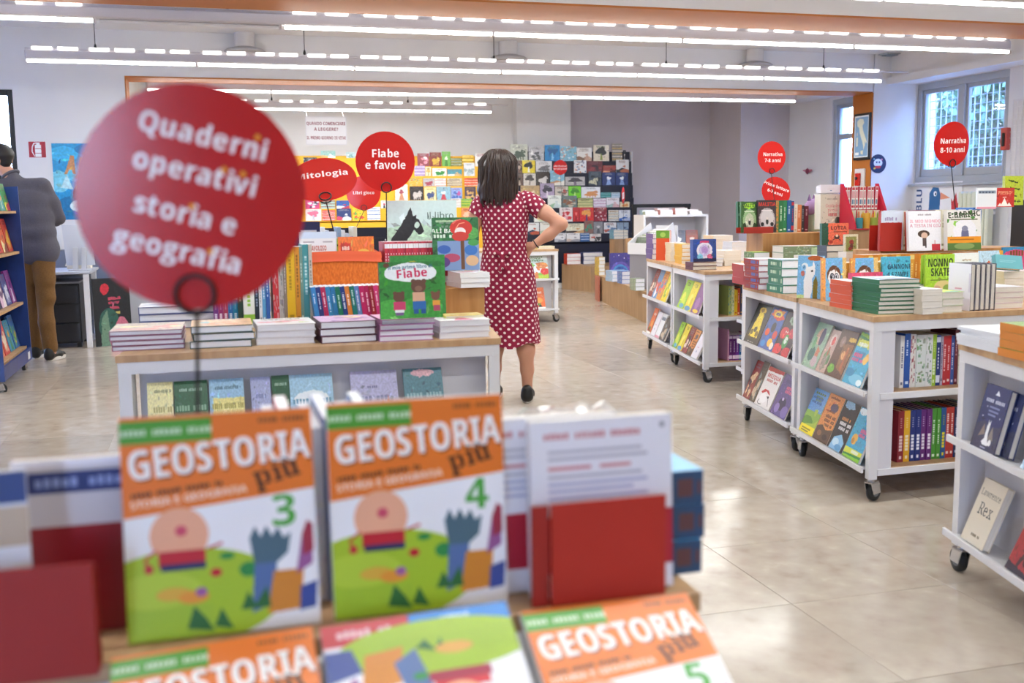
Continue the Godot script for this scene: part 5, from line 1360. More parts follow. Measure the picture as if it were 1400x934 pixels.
	tiered("display_shelf", "yellow stepped bookshelf against the white back wall", 16.38, 404, 686, 213, 350, M.yellow, [
		[216.5, [[440, 460, 207, "8ab8b4", "d8a868", "e8ece8", "land"], [474.5, 487, 210, "a8c4cc", "6a9aa0", "e8f0f0", "mass"]]],
		[228.0, [[416, 434.5, 216, "22242c", "8a8ca0", "d8d8e0", "dots"], [571.5, 587.5, 210.5, "8c3c48", "d88a98", "f0e8ec", "mass"], [588.2, 604, 209, "7c2a28", "c8a030", "e8d8b0", "beast"], [605, 616.7, 208, "6aa848", "3c7a2c", "d8e8c8", "kid"], [617, 632, 217, "35623a", "c8a84a", "e8e0c8", "stripes"], [632.5, 648, 213, "e8b828", "6a5820", "f0dc80", "stripes"], [650, 667, 210, "e4e2e0", "303030", "c84a4a", "mass"]]],
		[241.4, [[567, 581.5, 227.5, "b4a0cc", "8a74a8", "e0d8ec", "stripes"], [582, 590, 229, "e2d8b8", "c8a860", "8a8a50", "tree"], [591.5, 611, 231, "eceae4", "2f8a3c", "d86a80", "beast"], [612, 632, 232, "4a90a0", "e0e4e0", "c8a878", "land"], [634.5, 649.5, 223.5, "d8dadc", "9aa8ac", "b8c8cc", "mass"]]],
		[255.6, [[558.7, 577.5, 243.5, "e8a83a", "d8c060", "8ab080", "dots"], [578.6, 594, 244.5, "b4b0b4", "a03c4c", "5a4a50", "beast"], [594.3, 610, 244.5, "e6e4e2", "c85a50", "d8c8c0", "stripes"], [611.5, 632, 244.5, "d0c4a8", "6a3a34", "a89878", "stripes"], [635, 655.5, 244, "e0623a", "f0d8c8", "c8442a", "stripes"]]],
		[274.6, [[540, 557.3, 253, "e8e0d8", "c88a6a", "a04a5a", "kid"], [560, 579, 255.6, "2a2426", "c8c0bc", "8a7a70", "beast"], [580, 596, 257, "e4d8a0", "3a4a80", "d8b83a", "beast"], [596.6, 616, 256, "8ab4c8", "c03c4c", "d8e4e8", "kid"], [616.3, 632, 257.5, "8ea4d8", "4a6ab8", "c05aa0", "mass"], [635.5, 650.5, 256, "4a3a50", "c8a060", "d8b070", "mass"]]],
		[285.0, [[416, 436, 271, "c8407a", "f0e8f0", "3a3a50", "mass"], [437.5, 457.5, 274.5, "7aa8a0", "d8e4e0", "b84a50", "stripes"], [459, 477, 275, "2c5aa4", "e8eef4", "c03a50", "land"], [520, 529, 275, "ecebea", "2a2c34", "c84a60", "kid"], [616, 630, 272.3, "e8e4e2", "c8c0c0", "a8a0a0", "stripes"], [630.3, 645, 272.5, "8cc048", "d8b83a", "4a7a2a", "stripes"]]],
		[300.8, [[416, 438, 287, "e4dce0", "d86a8a", "b8b8c8", "tree"], [439, 457, 288, "d84038", "f0ece8", "e8b0a8", "stripes"], [459, 479, 286, "2a3a70", "c8486a", "e8e8f0", "land"], [480.5, 497, 285.5, "ecc830", "d84a3a", "6aa84a", "mass"], [501, 519, 284, "e6e8f0", "3a66a8", "b8c0d0", "stripes"], [630.3, 643, 285, "e8925c", "f0c0a0", "c8502c", "beast"], [643.5, 651, 285, "e0dcdc", "a83a4a", "4a8aa0", "stripes"]]],
	], "yellow", "white wall end")
	# hanging round sign and oval tag on the navy shelf
	sign_stand("small round red sign clipped to the dark blue shelf", 766, 229, 16.75, 0.115, "sign_small", YR, 1.4, 0, 0, 0, rw(5.44, 16.0, 0.3955))
	sign_stand("oval red tag on a wire before the dark blue shelf", 852, 267, 14.9, 0.115, "sign_tag", YR + 1.0, 0.36, 0, 0, 0.15, at_d(853, 330, 14.9) * Vector3(1, 0, 1) + Vector3(0, 0.352, 0))
	# low wooden bins
	var f1 := [rw(5.51, 15.1), rw(7.3, 15.2), rw(7.3, 16.03), rw(5.36, 16.03)]
	solo("wooden_bin", MB.new().hexa(f1, 0.395).mesh(), M.box_wood, "low plywood plinth in front of the dark blue shelf", "plinth")
	var f2 := [Vector3(1.504, 0, -11.70), Vector3(2.3, 0, -11.93), Vector3(1.72, 0, -14.95), Vector3(1.213, 0, -14.80)]
	solo("wooden_bin", MB.new().hexa(f2, 0.345).mesh(), M.box_wood, "long low plywood plinth behind the far book cart", "plinth")
	solo("wooden_bin", MB.new().hexa([Vector3(1.19, 0, -14.5), Vector3(1.212, 0, -14.5), Vector3(1.19, 0, -14.83), Vector3(1.17, 0, -14.83)], 0.34).mesh(), plain("b06a58"), "reddish end board leaning on the long plywood plinth", "board")
	var y1 := 0.3955
	var px_pile := func(x0, x1, yb, y, n, h, t, col, place, acc = "ffffff", k = 4):
		var pl := at_h((x0 + x1) / 2, yb, y)
		var w: float = (x1 - x0) * -pl.z / F
		pile(pl + D(YR) * h / 2, YR, n, w, h, t, Color(col), Color(col), place, true, 0.003, Color(acc), k, true, "board_book")
	px_pile.call(762, 773, 359.5, y1, 5, 0.12, 0.05, "b8c0a8", "of pale board books on the plinth corner", "c85a4a", 4)
	px_pile.call(775, 795, 361.5, y1, 3, 0.16, 0.055, "c8322c", "of red boxes on the plinth", "f0c040", 4)
	px_pile.call(797, 825, 361, y1, 3, 0.18, 0.06, "2a4490", "of dark blue boxes on the plinth", "c8a040", 4)
	px_pile.call(777, 795, 357, y1, 5, 0.15, 0.042, "d88a4a", "of orange boxes behind the red ones", "7ac0a0", 4)
	px_pile.call(786, 803, 355, y1, 6, 0.13, 0.05, "4a98b0", "of teal boxes behind the orange ones", "d8e8ec", 4)
	px_pile.call(804, 818, 355.5, y1, 7, 0.13, 0.04, "d8c8b0", "of cream boxes beside the teal ones", "c84a40", 4)
	px_pile.call(819, 832, 356, y1, 6, 0.13, 0.04, "d0b090", "of tan boxes beside the cream ones", "b83a3a", 4)
	# on the long plinth
	var y2 := 0.3455
	px_pile.call(819, 828, 376.5, y2, 5, 0.16, 0.05, "c8a84a", "of yellow books at the plinth's far end", "3a5aa0", 4)
	face_px("purple starry picture book standing upright in a clear box on the long plinth", 834, 346, 862, 377, 13.95, y2, YR, 0.06, 0.03, "stars", true)
	px_pile.call(836, 862, 385, y2, 3, 0.22, 0.045, "8fb0d0", "of light blue packets before the starry book", "d8e0ec", 4)
	px_pile.call(850, 862, 388, y2, 3, 0.16, 0.05, "2a5aa8", "of blue packets on the long plinth", "a8c8e8", 4)
	px_pile.call(868, 882, 397.5, y2, 3, 0.16, 0.045, "8a9a84", "of greyish green books at the plinth's near end", "c8d0c0", 4)
	px_pile.call(844, 858, 378, y2, 5, 0.2, 0.04, "c0d4dc", "of pale packets behind the blue ones", "3aa0d0", 4)
	# taller wooden pedestals with a few books
	var pd := at_h(842, 352, y1)
	plain_box("wooden_pedestal", "tall plywood pedestal standing on the plinth by the dark blue shelf", "pedestal", at_d(846, 360, 16.35) * Vector3(1, 0, 1) + Vector3(0, y1 + 0.0005, 0), YR, 0.22, 0.40, 0.22, M.box_wood)
	pile(at_d(846, 360, 16.35) * Vector3(1, 0, 1) + Vector3(0, y1 + 0.4015, 0), YR, 3, 0.24, 0.18, 0.045, Color("86a8b8"), Color("5a90a8"), "on the tall plywood pedestal", true, 0.003, Color("a0d0e0"), 4)
	plain_box("wooden_pedestal", "plywood pedestal behind the white swirl box", "pedestal", at_d(871, 372, 14.3) * Vector3(1, 0, 1) + Vector3(0, y2 + 0.0005, 0), YR, 0.24, 0.52, 0.24, M.box_wood)
	# grey plinth with the white swirl box of magazines, its opening turned to the aisle
	var g0 := at_d(893, 345, 12.42) * Vector3(1, 0, 1) + Vector3(0, 0.3455, 0)
	var gy := YR - 1.15
	plain_box("grey_plinth", "grey pedestal under the white swirl box", "pedestal", g0, gy, 0.34, 0.398, 0.44, plain("8e8a90", 0.6), 0.004)
	g0.y = 0.744
	var sw := thing("magazine_box", "white slanted box with a grey swirl holding magazines", "magazine box", g0, Y(gy).scaled(Vector3.ONE * 1.2))
	for s in [-0.15, 0.142]: part(sw, "side_panel", MB.new().eight([Vector3(s, 0, 0.2), Vector3(s + 0.008, 0, 0.2), Vector3(s + 0.008, 0, -0.2), Vector3(s, 0, -0.2), Vector3(s, 0.11, 0.2), Vector3(s + 0.008, 0.11, 0.2), Vector3(s + 0.008, 0.30, -0.12), Vector3(s, 0.30, -0.12)]).mesh(), M.white)
	part(sw, "front_panel", MB.new().box(Vector3(-0.1415, 0, 0.192), Vector3(0.1415, 0.11, 0.2)).mesh(), M.white)
	part(sw, "back_panel", MB.new().box(Vector3(-0.1415, 0, -0.2), Vector3(0.1415, 0.27, -0.192)).mesh(), M.white)
	part(sw, "bottom_panel", MB.new().box(Vector3(-0.1415, 0, -0.1915), Vector3(0.1415, 0.008, 0.1915)).mesh(), M.white)
	var pts := []
	for k in 30:
		var an := k * 0.42
		var rr := 0.010 + 0.0019 * k
		pts.append(Vector3(0.153, 0.08 + sin(an) * rr * 0.9, 0.07 - cos(an) * rr))
	part(sw, "swirl", MB.new().tube(pts, 0.004, 5).mesh(), plain("a8a8b4"))
	var mags := [["3c4a30", "c8d0b0"], ["b8b4ac", "8a5a4a"], ["7a8a5a", "e0e0d0"], ["e0dcd8", "a04a50"], ["5a6a4a", "d8d0c0"], ["dcd8d4", "7a3a3c"], ["c8c4c0", "3a4a6a"], ["e4e0e0", "c0a0a0"]]
	for k in mags.size():
		draw("mag%d" % k, 40, 52, "b %s|g mass %s %s %d" % [mags[k][0], mags[k][1], mags[k][0], 60 + k])
		face("%s magazine, %s from the front in the white swirl box" % [tone(Color(mags[k][0])), ORD[k]], g0 + Y(gy) * Vector3(0.002 * (k % 3), 0.012, 0.19 - k * 0.032), gy, 0.45, 0.30, 0.2 + 0.014 * k, 0.007, "mag%d" % k, false, "magazines in the swirl box", 0.0, "magazine")
	# white bookcase far behind with a dark rail
	var wb := at_d(917, 330, 15.1) * Vector3(1, 0, 1)
	var wc := thing("bookcase", "white bookcase standing before the grey wall block", "bookcase", wb, Y(YR))
	for y in [0.08, 0.62, 1.14]: part(wc, "shelf", bx(0.92, 0.03, 0.36), M.white, Vector3(0, y, 0))
	for s in [-1, 1]: part(wc, "side_panel", bx(0.03, 1.17, 0.36), M.white, Vector3(s * 0.4755, 0, 0))
	part(wc, "back_panel", bx(0.92, 1.09, 0.012), M.panel, Vector3(0, 0.08, -0.187))
	var cols := ["8a8f6a", "9c6a64", "7a7c88", "a86a5a"]
	for k in 4:
		draw("case%d" % k, 40, 52, "b %s|g kid d8c8b8 %s %d" % [cols[k], ["e0e0e0", "f0e8e0", "ffffff", "e0d0c0"][k], 70 + k])
		face("%s magazine standing %s inside the white bookcase" % [tone(Color(cols[k])), ["at the wall side", "beside the green one", "in the third place", "at the aisle end"][k]], wb + Y(YR) * Vector3(-0.30 + 0.2 * k, 0.6505, 0.08), YR, 0.12, 0.185, 0.30, 0.008, "case%d" % k, false, "magazines in the white bookcase")
	var tops := [["9aa88a", 0.25], ["8aa4b8", 0.18], ["b85a54", 0.26], ["d0a0a0", 0.2], ["c86a5a", 0.2], ["4a4a5a", 0.22], ["d8d0d0", 0.2], ["e0a8a0", 0.16]]
	for k in 4:
		for j in 2:
			var q: Array = tops[k * 2 + j]
			pile(wb + Y(YR) * Vector3(-0.34 + 0.225 * k, 1.1705, 0.06 - 0.12 * j), YR + 0.06 * j, 2 + (k + j) % 3, 0.19, 0.095, 0.022, Color(q[0]), Color(q[0]), "%s %s on the white bookcase" % [["in front", "at back"][j], ["by the rail", "second along", "third along", "aisle end"][k]], false, 0.004, Color("f0f0f0"), 4, true, "booklet")
	var rl := thing("black_rail", "black metal rail on posts before the grey wall", "rail", rw(6.52, 14.72), Y(YR))
	part(rl, "bar", MB.new().box(Vector3(-0.5, 1.27, -0.02), Vector3(0.44, 1.32, 0.02)).mesh(), M.black)
	for x in [-0.46, 0.40]: part(rl, "post", MB.new().box(Vector3(x - 0.03, 0, -0.02), Vector3(x + 0.03, 1.2699, 0.02)).mesh(), M.black)
	part(rl, "brace", MB.new().eight([Vector3(0.26, 1.08, 0.015), Vector3(0.30, 1.08, 0.015), Vector3(0.30, 1.08, -0.015), Vector3(0.26, 1.08, -0.015), Vector3(0.36, 1.27, 0.015), Vector3(0.40, 1.27, 0.015), Vector3(0.40, 1.27, -0.015), Vector3(0.36, 1.27, -0.015)]).mesh(), M.black)
	# white cart beyond the woman
	var c := cart("white book cart beyond the woman with farm picture books on its ledges", Vector3(0.53, 0, -12.0), YR + PI / 2, YR + PI / 2, 0.95, 0.8)
	on_ledge(c, 0.49, [[0.38, 0.05, 0.28, 0.012, "farm", "large farmyard picture book on the upper ledge of the white cart"]])
	on_ledge(c, 0.15, [[0.30, 0.10, 0.25, 0.012, "tractor", "orange tractor picture book on the lower ledge of the white cart"]])
	for k in 3: pile(cpt(c, 0.15, 0.12 + 0.28 * k, T), YR, 2, 0.2, 0.16, 0.015, Color(["e0d8a0", "d8b8a0", "c8d0d8"][k]), Color(["d8c860", "c87a60", "8aa0c0"][k]), "of %s booklets beyond the woman" % ["yellow", "salmon", "pale blue"][k], false)

# ------------------------------------------------------------------ the fairy-tale table in the middle
func fiabe_cart() -> void:
	var yr := 0.29
	var n := Vector3(-0.047, 0, -3.95)
	var c := cart("white cart with fairy-tale books and an oak top behind the big red sign", n, yr + PI / 2, 0.12 + PI / 2, 1.35, 1.4)
	# covers on its ledge, from the right-hand end: fractions of the length counted from the corner by the woman's side
	on_ledge(c, 0.49, [[0.215, 0.09, 0.235, 0.012, "galline7", "teal fairy-tale booklet at the aisle end of the oak-topped cart's ledge"], [0.38, 0.235, 0.235, 0.012, "galline6", "lilac fairy-tale booklet with red crown, beside the teal one"], [0.565, 0.435, 0.235, 0.012, "galline5", "sky blue fairy-tale booklet with white cloud title"], [0.62, 0.568, 0.235, 0.012, "galline2", "dark green booklet edge beside the sky blue one", 0.02], [0.68, 0.622, 0.235, 0.012, "galline4", "lilac booklet with a red crest on the ledge"], [0.80, 0.70, 0.235, 0.012, "galline3", "blue and yellow fairy-tale booklet on the ledge"], [0.90, 0.805, 0.235, 0.012, "galline2", "dark green fairy-tale booklet between the yellow ones"], [0.975, 0.903, 0.235, 0.012, "galline1", "cream yellow booklet with a red fish on the ledge"]])
	# six piles along the edge; middle of each by photograph pixels of its two near corners
	var piles := [[152, 480, 255, 478, 4, 0.26, 0.017, "flat1", "8a4a68", "of mauve-edged books at the far corner", 0], [259, 478, 350, 474, 3, 0.235, 0.026, "flat2", "2a4a48", "of dark-edged hardbacks beside the mauve ones", 0], [351, 474, 434, 468, 3, 0.22, 0.024, "flat3", "d8d4d4", "of white hardbacks in the middle", 0], [437, 472, 515, 466, 3, 0.22, 0.026, "flat4", "5a3048", "of hardbacks with dark plum covers", 0], [519, 469, 596, 464, 4, 0.21, 0.02, "flat5", "b878a8", "of pink-edged hardbacks under the bear book", 0], [598, 464, 674, 461, 3, 0.21, 0.022, "flat6", "dcd8de", "of white books at the woman's corner", 0]]
	for q in piles:
		var p := at_h(q[0], q[1], T)
		var r := at_h(q[2], q[3], T)
		var w := Vector2(r.x - p.x, r.z - p.z).length() - 0.016
		var m = (p + r) / 2 + D(yr) * (q[5] / 2 + 0.005)
		pile(Vector3(m.x, T, m.z), yr, q[4], w, q[5], q[6], q[7], Color(q[8]), q[9], true, 0.003, Color.WHITE, 0, true)
	# slanted books on top of the mauve pile's neighbour, at the back
	var bl := at_h(245, 446, T) + D(yr) * 0.02
	pile(Vector3(bl.x, T, bl.z), yr - 0.05, 3, 0.30, 0.21, 0.03, "flat7", Color("2a3a7a"), "of white-blue books by the rows", true, 0.006, Color.WHITE, 0, true)
	# coloured rows behind the piles
	var rp := at_h(293, 449, T)
	row(rp, yr, [["7a3a8a", 0.019, 0.115, "e8e0f0", 2], ["9a2a6a", 0.019, 0.115, "f0e0e8", 2], ["b03a5a", 0.019, 0.115, "f0e0e8", 2], ["2a70b0", 0.019, 0.115, "e0e8f0", 2], ["2a9ac0", 0.019, 0.115, "e0f0f4", 2]], 0.15, "of small striped volumes on the fairy-tale cart", 0, "book", false, true)
	var r2 := at_h(323, 449, T)
	row(r2 + R(yr) * 0.012, yr, [["1f3a2c", 0.02, 0.26, "8aa890", 1], ["e6e8e0", 0.045, 0.27, "8cc040", 3], ["1c2a3a", 0.018, 0.28, "8090a8", 1], ["e8e8ea", 0.012, 0.28, "9a9aa0", 1], ["5aa0d0", 0.014, 0.29, "e8f0f8", 1], ["2a5aa8", 0.016, 0.29, "d0e0f0", 1]], 0.2, "of tall albums behind the white hardbacks", 0, "book", false, true)
	var r3 := at_h(371, 447, T)
	row(r3 + R(yr) * 0.012, yr, [["c83038", 0.024, 0.30, "f0d0d0", 4], ["b8b4b0", 0.02, 0.31, "6a6a68", 4], ["8a7a70", 0.012, 0.31, "d0c8c0", 1], ["e8b820", 0.034, 0.33, "b08818", 1], ["d8902c", 0.02, 0.33, "8a5a14", 1], ["7a9a8c", 0.012, 0.33, "d8e4e0", 1], ["4a9aa0", 0.024, 0.34, "c8e4e4", 1], ["c8c0b4", 0.014, 0.34, "8a8278", 1]], 0.15, "of tall yellow and teal albums beside the orange basket", 0, "book", false, true)
	var r4 := at_h(433, 447, T)
	row(r4, yr, [["3a86c8", 0.019, 0.165, "e0ecf8"], ["2a3a80", 0.019, 0.165, "e0e4f0"], ["b82a5a", 0.019, 0.165, "f0d8e0"], ["3a90c8", 0.019, 0.165, "e0ecf8"], ["2a78b0", 0.019, 0.165, "e0ecf8"], ["1f7a60", 0.019, 0.165, "d8ece4"], ["28408a", 0.019, 0.165, "e0e4f0"], ["e0863a", 0.019, 0.165, "fbe8d8"], ["1f7a74", 0.019, 0.165, "d8ece8"], ["6a8ac8", 0.019, 0.165, "e8ecf8"], ["c8286a", 0.019, 0.165, "f8d8e4"], ["b8205a", 0.019, 0.165, "f8d8e4"], ["a82a3a", 0.019, 0.165, "f0d0d0"], ["d8387a", 0.019, 0.165, "f8d8e4"], ["c8402a", 0.019, 0.165, "f8dcd0"], ["e88a3a", 0.019, 0.165, "fbe8d8"]], 0.13, "of bright small paperbacks before the orange basket", 0.12, "book", false, true)
	# oak riser with an orange basket
	var ro := at_h(663, 430, T)
	var rl := ro - R(yr) * 0.80
	var cw := (ro + rl) / 2 + D(yr) * 0.17
	plain_box("riser", "long oak riser at the back of the fairy-tale cart", "riser", Vector3(cw.x, T + 0.0005, cw.z), yr, 0.80, 0.125, 0.34, M.riser_wood, 0.003)
	var ry := T + 0.126
	var bc := at_d(465, 400, 4.86)
	var bk := thing("basket", "orange woven basket with a cloth lining on the oak riser", "basket", Vector3(bc.x, ry, bc.z) + D(yr) * 0.10, Y(yr))
	var orange := textured(noise_image(128, 128, 5.0, 14, 52, [[0.0, Color(0.80, 0.38, 0.10)], [0.5, Color(0.90, 0.46, 0.14)], [1.0, Color(0.94, 0.55, 0.22)]]), 3.0, 0.7, false)
	for s in [-1.0, 1.0]:
		part(bk, "side", MB.new().box(Vector3(s * 0.182 - 0.006, 0, -0.12), Vector3(s * 0.182 + 0.006, 0.16, 0.12)).mesh(), orange)
		part(bk, "side", MB.new().box(Vector3(-0.1755, 0, s * 0.114 - 0.006), Vector3(0.1755, 0.16, s * 0.114 + 0.006)).mesh(), orange)
	part(bk, "bottom", MB.new().box(Vector3(-0.1755, 0, -0.1075), Vector3(0.1755, 0.01, 0.1075)).mesh(), orange)
	var hem := MB.new()
	var rim := []
	for q in [[0.0, 0.0], [0.004, -0.02], [0.0, -0.034], [0.006, -0.046]]:
		var rr := []
		for k in 32:
			var an := TAU * (k + 0.5) / 32
			var sx = clampf(cos(an) * 1.6, -1, 1) * (0.1895 + q[0])
			var sz = -clampf(sin(an) * 1.6, -1, 1) * (0.1215 + q[0])
			rr.append(Vector3(sx, 0.165 + q[1] + 0.004 * sin(an * 3) - 0.006 * sx, sz))
		rim.append(rr)
	rim.reverse()
	hem.loft(rim, false)
	part(bk, "lining_hem", hem.mesh(), plain("ee6a44", 0.8))
	var bo := Vector3(bc.x, ry + 0.011, bc.z) + D(yr) * 0.10
	face("white card with red lettering standing in the orange basket", bo + Y(yr) * Vector3(-0.09, 0, 0.085), yr, 0.1, 0.165, 0.215, 0.008, "favoloso")
	face("orange game booklet standing in the orange basket", bo + Y(yr) * Vector3(0.085, 0, 0.08), yr, 0.1, 0.165, 0.22, 0.008, "orange_card")
	face("pale blue card behind the white card in the orange basket", bo + Y(yr) * Vector3(-0.085, 0, 0.055), yr, 0.1, 0.17, 0.245, 0.008, "pastel_card")
	face("yellow-green picture book at the back of the orange basket", bo + Y(yr) * Vector3(0.06, 0, 0.02), yr, 0.1, 0.2, 0.21, 0.012, "banana")
	# the navy box with a bar code sticker
	draw("navy_box", 160, 96, "b 272c5c|r 46 14 44 80 dcdce2|r 56 28 4 50 50505c|r 62 28 6 50 50505c|r 70 28 3 50 50505c|r 76 28 6 50 50505c|e 10 20 5 7 4a5088|e 22 34 4 6 4a5088")
	face("navy blue box with a white bar code sticker behind the basket", bo + Y(yr) * Vector3(-0.14, 0.1 - 0.011 - 0.1, -0.16), yr, 0.0, 0.17, 0.30, 0.05, "navy_box", true)
	# books standing before and on the riser
	face("green picture book of three bears with a cloud title, standing on the pink pile", at_h(563, 437, T + 0.085) * Vector3(1, 0, 1) + Vector3(0, T + 0.088, 0), yr, 0.10, 0.228, 0.205, 0.02, "fiabe", true)
	face("green album with a yellow disc behind the bear book", at_h(590, 431, T + 0.0855) * Vector3(1, 0, 1) + Vector3(0, T + 0.0005, 0) + D(yr) * 0.23, yr, 0.06, 0.22, 0.30, 0.012, "yellow_tag", true)
	var rr0 := at_d(529, 396, 4.86)
	var items := []
	for k in 25: items.append([["c8304a", "b82a44", "d0384e"][k % 3], 0.0115, 0.205, "f0f0f4", 3])
	row(Vector3(rr0.x, ry, rr0.z) + D(yr) * 0.03, yr, items, 0.16, "of thin red and white booklets on the oak riser", 0, "booklet", false, true)
	row(Vector3(rr0.x, ry, rr0.z) + D(yr) * 0.03 + R(yr) * 0.309, yr, [["d8842c", 0.012, 0.215, "ffffff", 3], ["c83a3c", 0.012, 0.215, "ffffff", 3], ["e8e4e8", 0.014, 0.21, "c85a6a", 3]], 0.16, "of taller booklets at the end of the red ones", 0, "booklet", false, true)
	face("large pale green picture book with a black horse, at the back of the riser", at_d(580, 400, 5.24) * Vector3(1, 0, 1) + Vector3(0, ry, 0), yr, 0.06, 0.35, 0.395, 0.016, "il_libro_tall", true)
	var wp := at_d(646, 398, 4.80)
	var top := pile(Vector3(wp.x, ry, wp.z) + D(yr) * 0.07, yr + 0.1, 3, 0.14, 0.19, 0.022, "flat3", Color("e6e4e8"), "of white paperbacks on the riser end", false, 0.004, Color.WHITE, 0, true)
	face("tall forest picture book with a red-capped figure, standing on white paperbacks", at_d(626, 384, 4.92) * Vector3(1, 0, 1) + Vector3(0, top, 0) + D(yr) * 0.02, yr, 0.08, 0.22, 0.245, 0.012, "ali_baba", true)
	var yl := at_h(634, 434, T + 0.068)
	face("small yellow booklet lying on the white books at the woman's corner", Vector3(yl.x, T + 0.0685, yl.z) - D(yr) * 0.02, yr, PI / 2 - 0.005, 0.15, 0.10, 0.008, "flat8")
	# signs
	sign_stand("round red sign for fairy tales on a wire above the fairy-tale cart", 527, 221, 5.09, 0.141, "sign_fiabe", yr * 0.9, ry, 0.0, 0.02, 0.0, at_d(529, 380, 5.11) * Vector3(1, 0, 1) + Vector3(0, ry, 0))
	sign_stand("curled red sign for mythology on a wire behind the orange basket", 441, 245, 5.0, 0.158, "sign_mitologia", 0.05, ry, -0.86, 0.05, 0.17, Vector3(bo.x, ry, bo.z) + Y(yr) * Vector3(0.07, 0, -0.165))
	# a second table behind with navy trays, wire racks and the game-book sign
	var c2 := cart("white cart behind the fairy-tale cart with navy trays and a wire rack", Vector3(-0.55, 0, -6.5), yr + PI / 2, yr + PI / 2, 1.3, 0.9)
	sign_stand("red sign for game books on a wire on the cart with navy trays", 497, 264, 7.05, 0.112, "sign_libri", 0.1, T, 0.0, 0.03, 0.0, cpt(c2, 0.80, 0.45, T))
	var tp := at_d(484, 330, 6.75)
	var tr := thing("book_tray", "open navy tray of books on the cart behind", "tray", Vector3(tp.x, T + 0.0005, tp.z), Y(yr))
	part(tr, "front_panel", MB.new().box(Vector3(-0.36, 0, 0.14), Vector3(0.36, 0.30, 0.15)).mesh(), M.navy)
	part(tr, "back_panel", MB.new().box(Vector3(-0.36, 0, -0.15), Vector3(0.36, 0.36, -0.14)).mesh(), M.navy)
	for s in [-0.36, 0.35]: part(tr, "side_panel", MB.new().box(Vector3(s, 0, -0.1395), Vector3(s + 0.01, 0.31, 0.1395)).mesh(), M.navy)
	part(tr, "bottom_panel", MB.new().box(Vector3(-0.3495, 0, -0.1395), Vector3(0.3495, 0.01, 0.1395)).mesh(), M.navy)
	part(tr, "wire_hook", MB.new().tube([Vector3(-0.1, 0.26, 0.156), Vector3(-0.02, 0.18, 0.17), Vector3(0.04, 0.2, 0.17), Vector3(0.07, 0.31, 0.156)], 0.005, 6).mesh(), M.white)
	part(tr, "wire_hook", MB.new().tube([Vector3(0.08, 0.17, 0.16), Vector3(0.17, 0.23, 0.17), Vector3(0.25, 0.12, 0.16)], 0.005, 6).mesh(), M.white)
	part(tr, "wire_hook", MB.new().tube([Vector3(0.17, 0.29, 0.156), Vector3(0.25, 0.25, 0.17), Vector3(0.28, 0.30, 0.156)], 0.005, 6).mesh(), M.white)
	var inner := []
	for k in 14: inner.append([["e6e6ec", "c8d0e0", "3a5aa0", "e8e0d0", "8aa0c0"][k % 5], 0.024, 0.30 + 0.02 * ((k * 3) % 4), "8a90a8"])
	row(Vector3(tp.x, T + 0.011, tp.z) + Y(yr) * Vector3(-0.34, 0, 0.10), yr, inner, 0.2, "in the navy tray on the cart behind", 0, "book", false, true)

